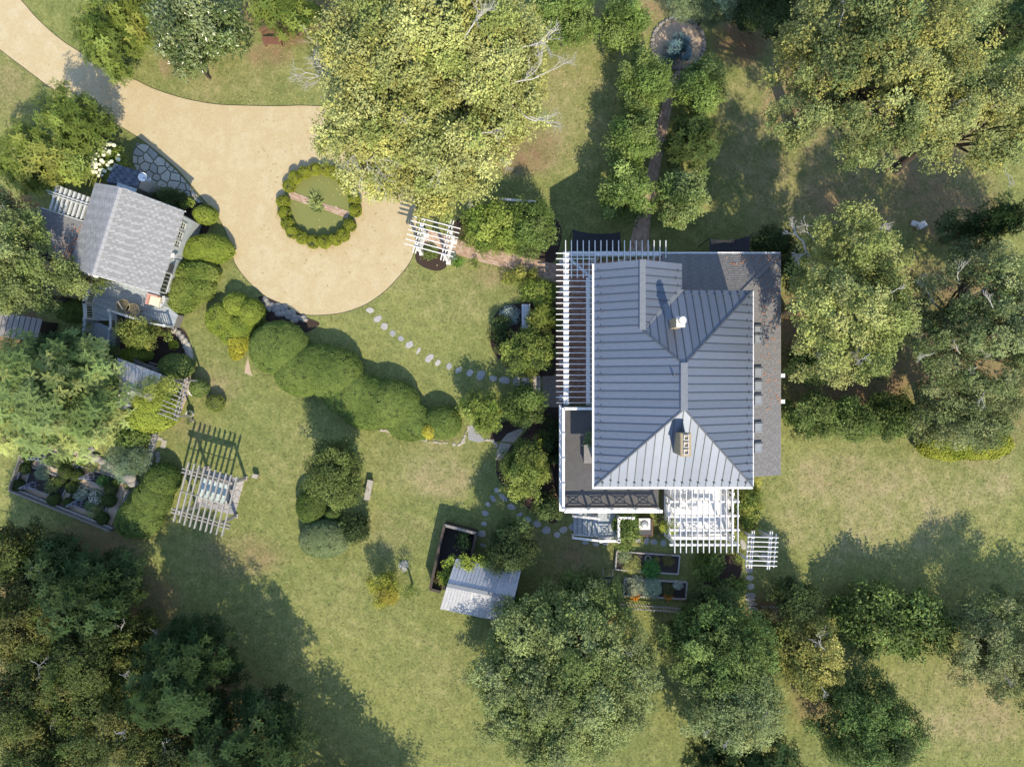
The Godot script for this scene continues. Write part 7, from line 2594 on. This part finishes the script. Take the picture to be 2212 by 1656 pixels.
	tree("path_shrub", "large leafy shrub at the porch's lawn side below the walk", "shrub", "", 1135, 1014, 56, 68, 2.2, 1.8, {pal = [lin(0.085, 0.12, 0.02), lin(0.14, 0.17, 0.035), lin(0.055, 0.08, 0.016)], lobes = 17, size = 0.36, lob = 0.38, leaf = "broad", dens = 1.25})
	tree("path_shrub", "dark shrub tucked against the porch's corner post", "shrub", "", 1184, 1092, 30, 30, 1.2, 1.0, D)
	tree("path_shrub", "low dark border plants between walk and porch", "shrub", "", 1190, 950, 22, 60, 0.5, 0.45, D)
	tree("path_shrub", "small green shrub between porch railing and large leafy shrub", "shrub", "", 1172, 945, 14, 16, 0.7, 0.6, B)
	plant("arbour_plant", "low dark plants in the mulch crescent below the entrance arbour", at(928, 545), 0.5, "broad", 60, lin(0.09, 0.12, 0.03), 0.3)
	plant("arbour_plant", "small palm-like plant beside the arbour's lower post", at(989, 567), 0.2, "sword", 8, lin(0.12, 0.22, 0.04), 0.35)
	plant("arbour_plant", "blue-leaved plant at the foot of the arbour's lower post", at(978, 553), 0.25, "broad", 22, lin(0.14, 0.19, 0.14), 0.25)
	plant("porch_plant", "grey-green potted shrub on the flat porch roof behind the planter box", at(1279, 950, 3.6), 0.4, "broad", 60, lin(0.10, 0.14, 0.06), 0.3)
	# lawn
	tree("bushy_tree", "dark bushy tree on the main lawn beside the stone bench", "tree", "", 728, 1022, 64, 78, 2.8, 2.4, {pal = [lin(0.05, 0.07, 0.016), lin(0.085, 0.11, 0.026), lin(0.035, 0.05, 0.012)], lobes = 17, size = 0.38, lob = 0.38, leaf = "broad", dens = 1.25})
	tree("bushy_shrub", "dark leafy shrub between the bushy tree and clipped dome", "shrub", "", 770, 1140, 27, 32, 1.1, 0.9, D)
	tree("gold_shrub", "gold-green feathery shrub on the open lawn", "shrub", "", 830, 1272, 36, 44, 1.3, 1.2, {pal = [lin(0.22, 0.225, 0.03), lin(0.15, 0.17, 0.025), lin(0.27, 0.24, 0.035)], lobes = 12, size = 0.34, lob = 0.4, leaf = "fine", dens = 1.1})
	tree("gold_shrub", "thin young tree on the lawn beside the gold-green shrub", "tree", "", 882, 1276, 24, 16, 1.6, 0.5, {pal = bright, lobes = 7, size = 0.3, lob = 0.45, leaf = "fine", dens = 1.0, trunk = 0.06})
	plant("white_plant", "small silvery-white plant in the shade of the thin young tree", at(872, 1222), 0.25, "tiny", 30, lin(0.48, 0.48, 0.44), 0.24)
	tree("shed_tree", "very dark rounded evergreen beside the garden shed", "tree", "", 1108, 1178, 56, 62, 2.6, 2.2, {pal = dark, lobes = 15, size = 0.38, lob = 0.4, leaf = "broad", mat = "leaf_glossy", dens = 1.3})
	tree("shed_vine", "bright vine running along the garden shed's eave", "vine", "", 1000, 1212, 42, 18, 2.3, 0.45, {pal = [lin(0.20, 0.235, 0.03), lin(0.14, 0.19, 0.025), lin(0.25, 0.27, 0.05)], lobes = 11, size = 0.32, lob = 0.32, dens = 1.2, trunk = 0.05})
	tree("shed_vine", "green end of the vine over the garden shed's roof corner", "vine", "", 1062, 1216, 32, 13, 2.4, 0.4, {pal = bright, lobes = 9, size = 0.3, lob = 0.34, trunk = 0.05})
	tree("shed_vine", "vine trailing down the garden shed's gable", "vine", "", 965, 1240, 14, 32, 1.9, 0.5, {pal = [lin(0.19, 0.23, 0.03), lin(0.14, 0.19, 0.025)], lobes = 8, size = 0.3, lob = 0.4, trunk = 0.05})
	tree("shed_bush", "bright round bush against the garden shed's gable end", "bush", "", 1116, 1300, 17, 18, 1.9, 0.6, {pal = [lin(0.075, 0.15, 0.025), lin(0.11, 0.19, 0.035)], lobes = 8, size = 0.28, lob = 0.45, leaf = "fine", dens = 1.3, trunk = 0.05})
	tree("enclosure_plant", "round olive plant on the soil of the boarded enclosure", "plant", "", 1003, 1166, 18, 18, 0.4, 0.35, H)
	tree("enclosure_plant", "grey-green plant beside the olive one in the boarded enclosure", "plant", "", 985, 1172, 12, 12, 0.3, 0.3, D)
	tree("enclosure_plant", "weedy plants along the enclosure's lower fence", "plant", "", 948, 1250, 16, 26, 0.4, 0.35, {pal = dull_(), lobes = 9, size = 0.26, lob = 0.4})
	# round the deck
	tree("stair_shrub", "leafy shrub between porch stairs and garden basin", "shrub", "", 1352, 1142, 28, 42, 1.1, 1.0, H)
	tree("stair_shrub", "bright yellow-green shrub at the deck pergola's corner", "shrub", "", 1443, 1138, 17, 18, 1.6, 0.9, {pal = [lin(0.26, 0.31, 0.03), lin(0.33, 0.36, 0.05), lin(0.17, 0.23, 0.025)], lobes = 9, size = 0.26, lob = 0.45, leaf = "broad", dens = 1.2})
	tree("stair_shrub", "dark trailing shrub behind the garden basin", "shrub", "", 1422, 1120, 18, 16, 0.9, 0.7, H)
	tree("deck_hedge", "loose strip hedge along the lawn side of the white deck", "hedge", "", 1615, 1098, 17, 62, 0.9, 0.8, {pal = [lin(0.12, 0.155, 0.03), lin(0.075, 0.11, 0.02), lin(0.20, 0.21, 0.04)], lobes = 13, size = 0.3, lob = 0.5, leaf = "broad", dens = 1.2})
	tree("deck_hedge", "yellow tuft of flowers at the house corner above the strip hedge", "plant", "", 1622, 1043, 22, 16, 0.5, 0.45, {pal = [lin(0.26, 0.25, 0.04), lin(0.18, 0.2, 0.03)], lobes = 8, size = 0.26, lob = 0.45})
	tree("deck_hedge", "small yellow-green shrub by the lawn arbour's deck-side leg", "shrub", "", 1597, 1204, 14, 14, 0.6, 0.5, {pal = bright, lobes = 7, size = 0.24, lob = 0.45})
	tree("mulch_shrub", "dark loose shrub at the corner of the stone-edged mulch bed", "shrub", "", 1528, 1222, 32, 28, 0.7, 0.6, H)
	tree("mulch_shrub", "grey-green shrub at the lower edge of the mulch bed", "shrub", "", 1588, 1268, 24, 20, 0.5, 0.5, H)
	# beyond the low roof
	var row := ["first dark shrub of the row beside the house's low roof", "middle dark shrub of the row at the dry lawn's edge", "last dark shrub of the row under the grey-green tree"]
	for i in 3:
		tree("row_shrub", row[i], "shrub", "row of dark shrubs beyond the low roof", [1752, 1836, 1926][i], [898, 902, 898][i], [58, 50, 56][i], [54, 52, 56][i], 1.9, 1.6, {pal = holly, lobes = 15, size = 0.4, lob = 0.38, leaf = "broad", dens = 1.35, per = 5})
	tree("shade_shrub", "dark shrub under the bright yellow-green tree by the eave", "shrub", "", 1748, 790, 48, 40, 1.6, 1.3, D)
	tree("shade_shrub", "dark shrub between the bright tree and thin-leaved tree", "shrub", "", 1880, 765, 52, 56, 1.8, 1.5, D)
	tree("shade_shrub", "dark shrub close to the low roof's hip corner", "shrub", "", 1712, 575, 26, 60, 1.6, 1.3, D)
	tree("gate_shrub", "very dark shrub above the short lath fence", "shrub", "", 1716, 1290, 50, 42, 2.2, 1.8, D)
	tree("gate_shrub", "brownish thin shrub between dark shrub and golden tree", "shrub", "", 1668, 1345, 34, 40, 1.4, 1.1, {pal = dull_(), lobes = 10, size = 0.3, lob = 0.4, dens = 0.8})
	tree("gate_shrub", "dark green shrub above the dense tree beside the mulch bed", "shrub", "", 1542, 1296, 52, 36, 2.0, 1.6, D)

func dull_() -> Array:
	return [lin(0.14, 0.13, 0.05), lin(0.10, 0.11, 0.035), lin(0.18, 0.16, 0.06)]
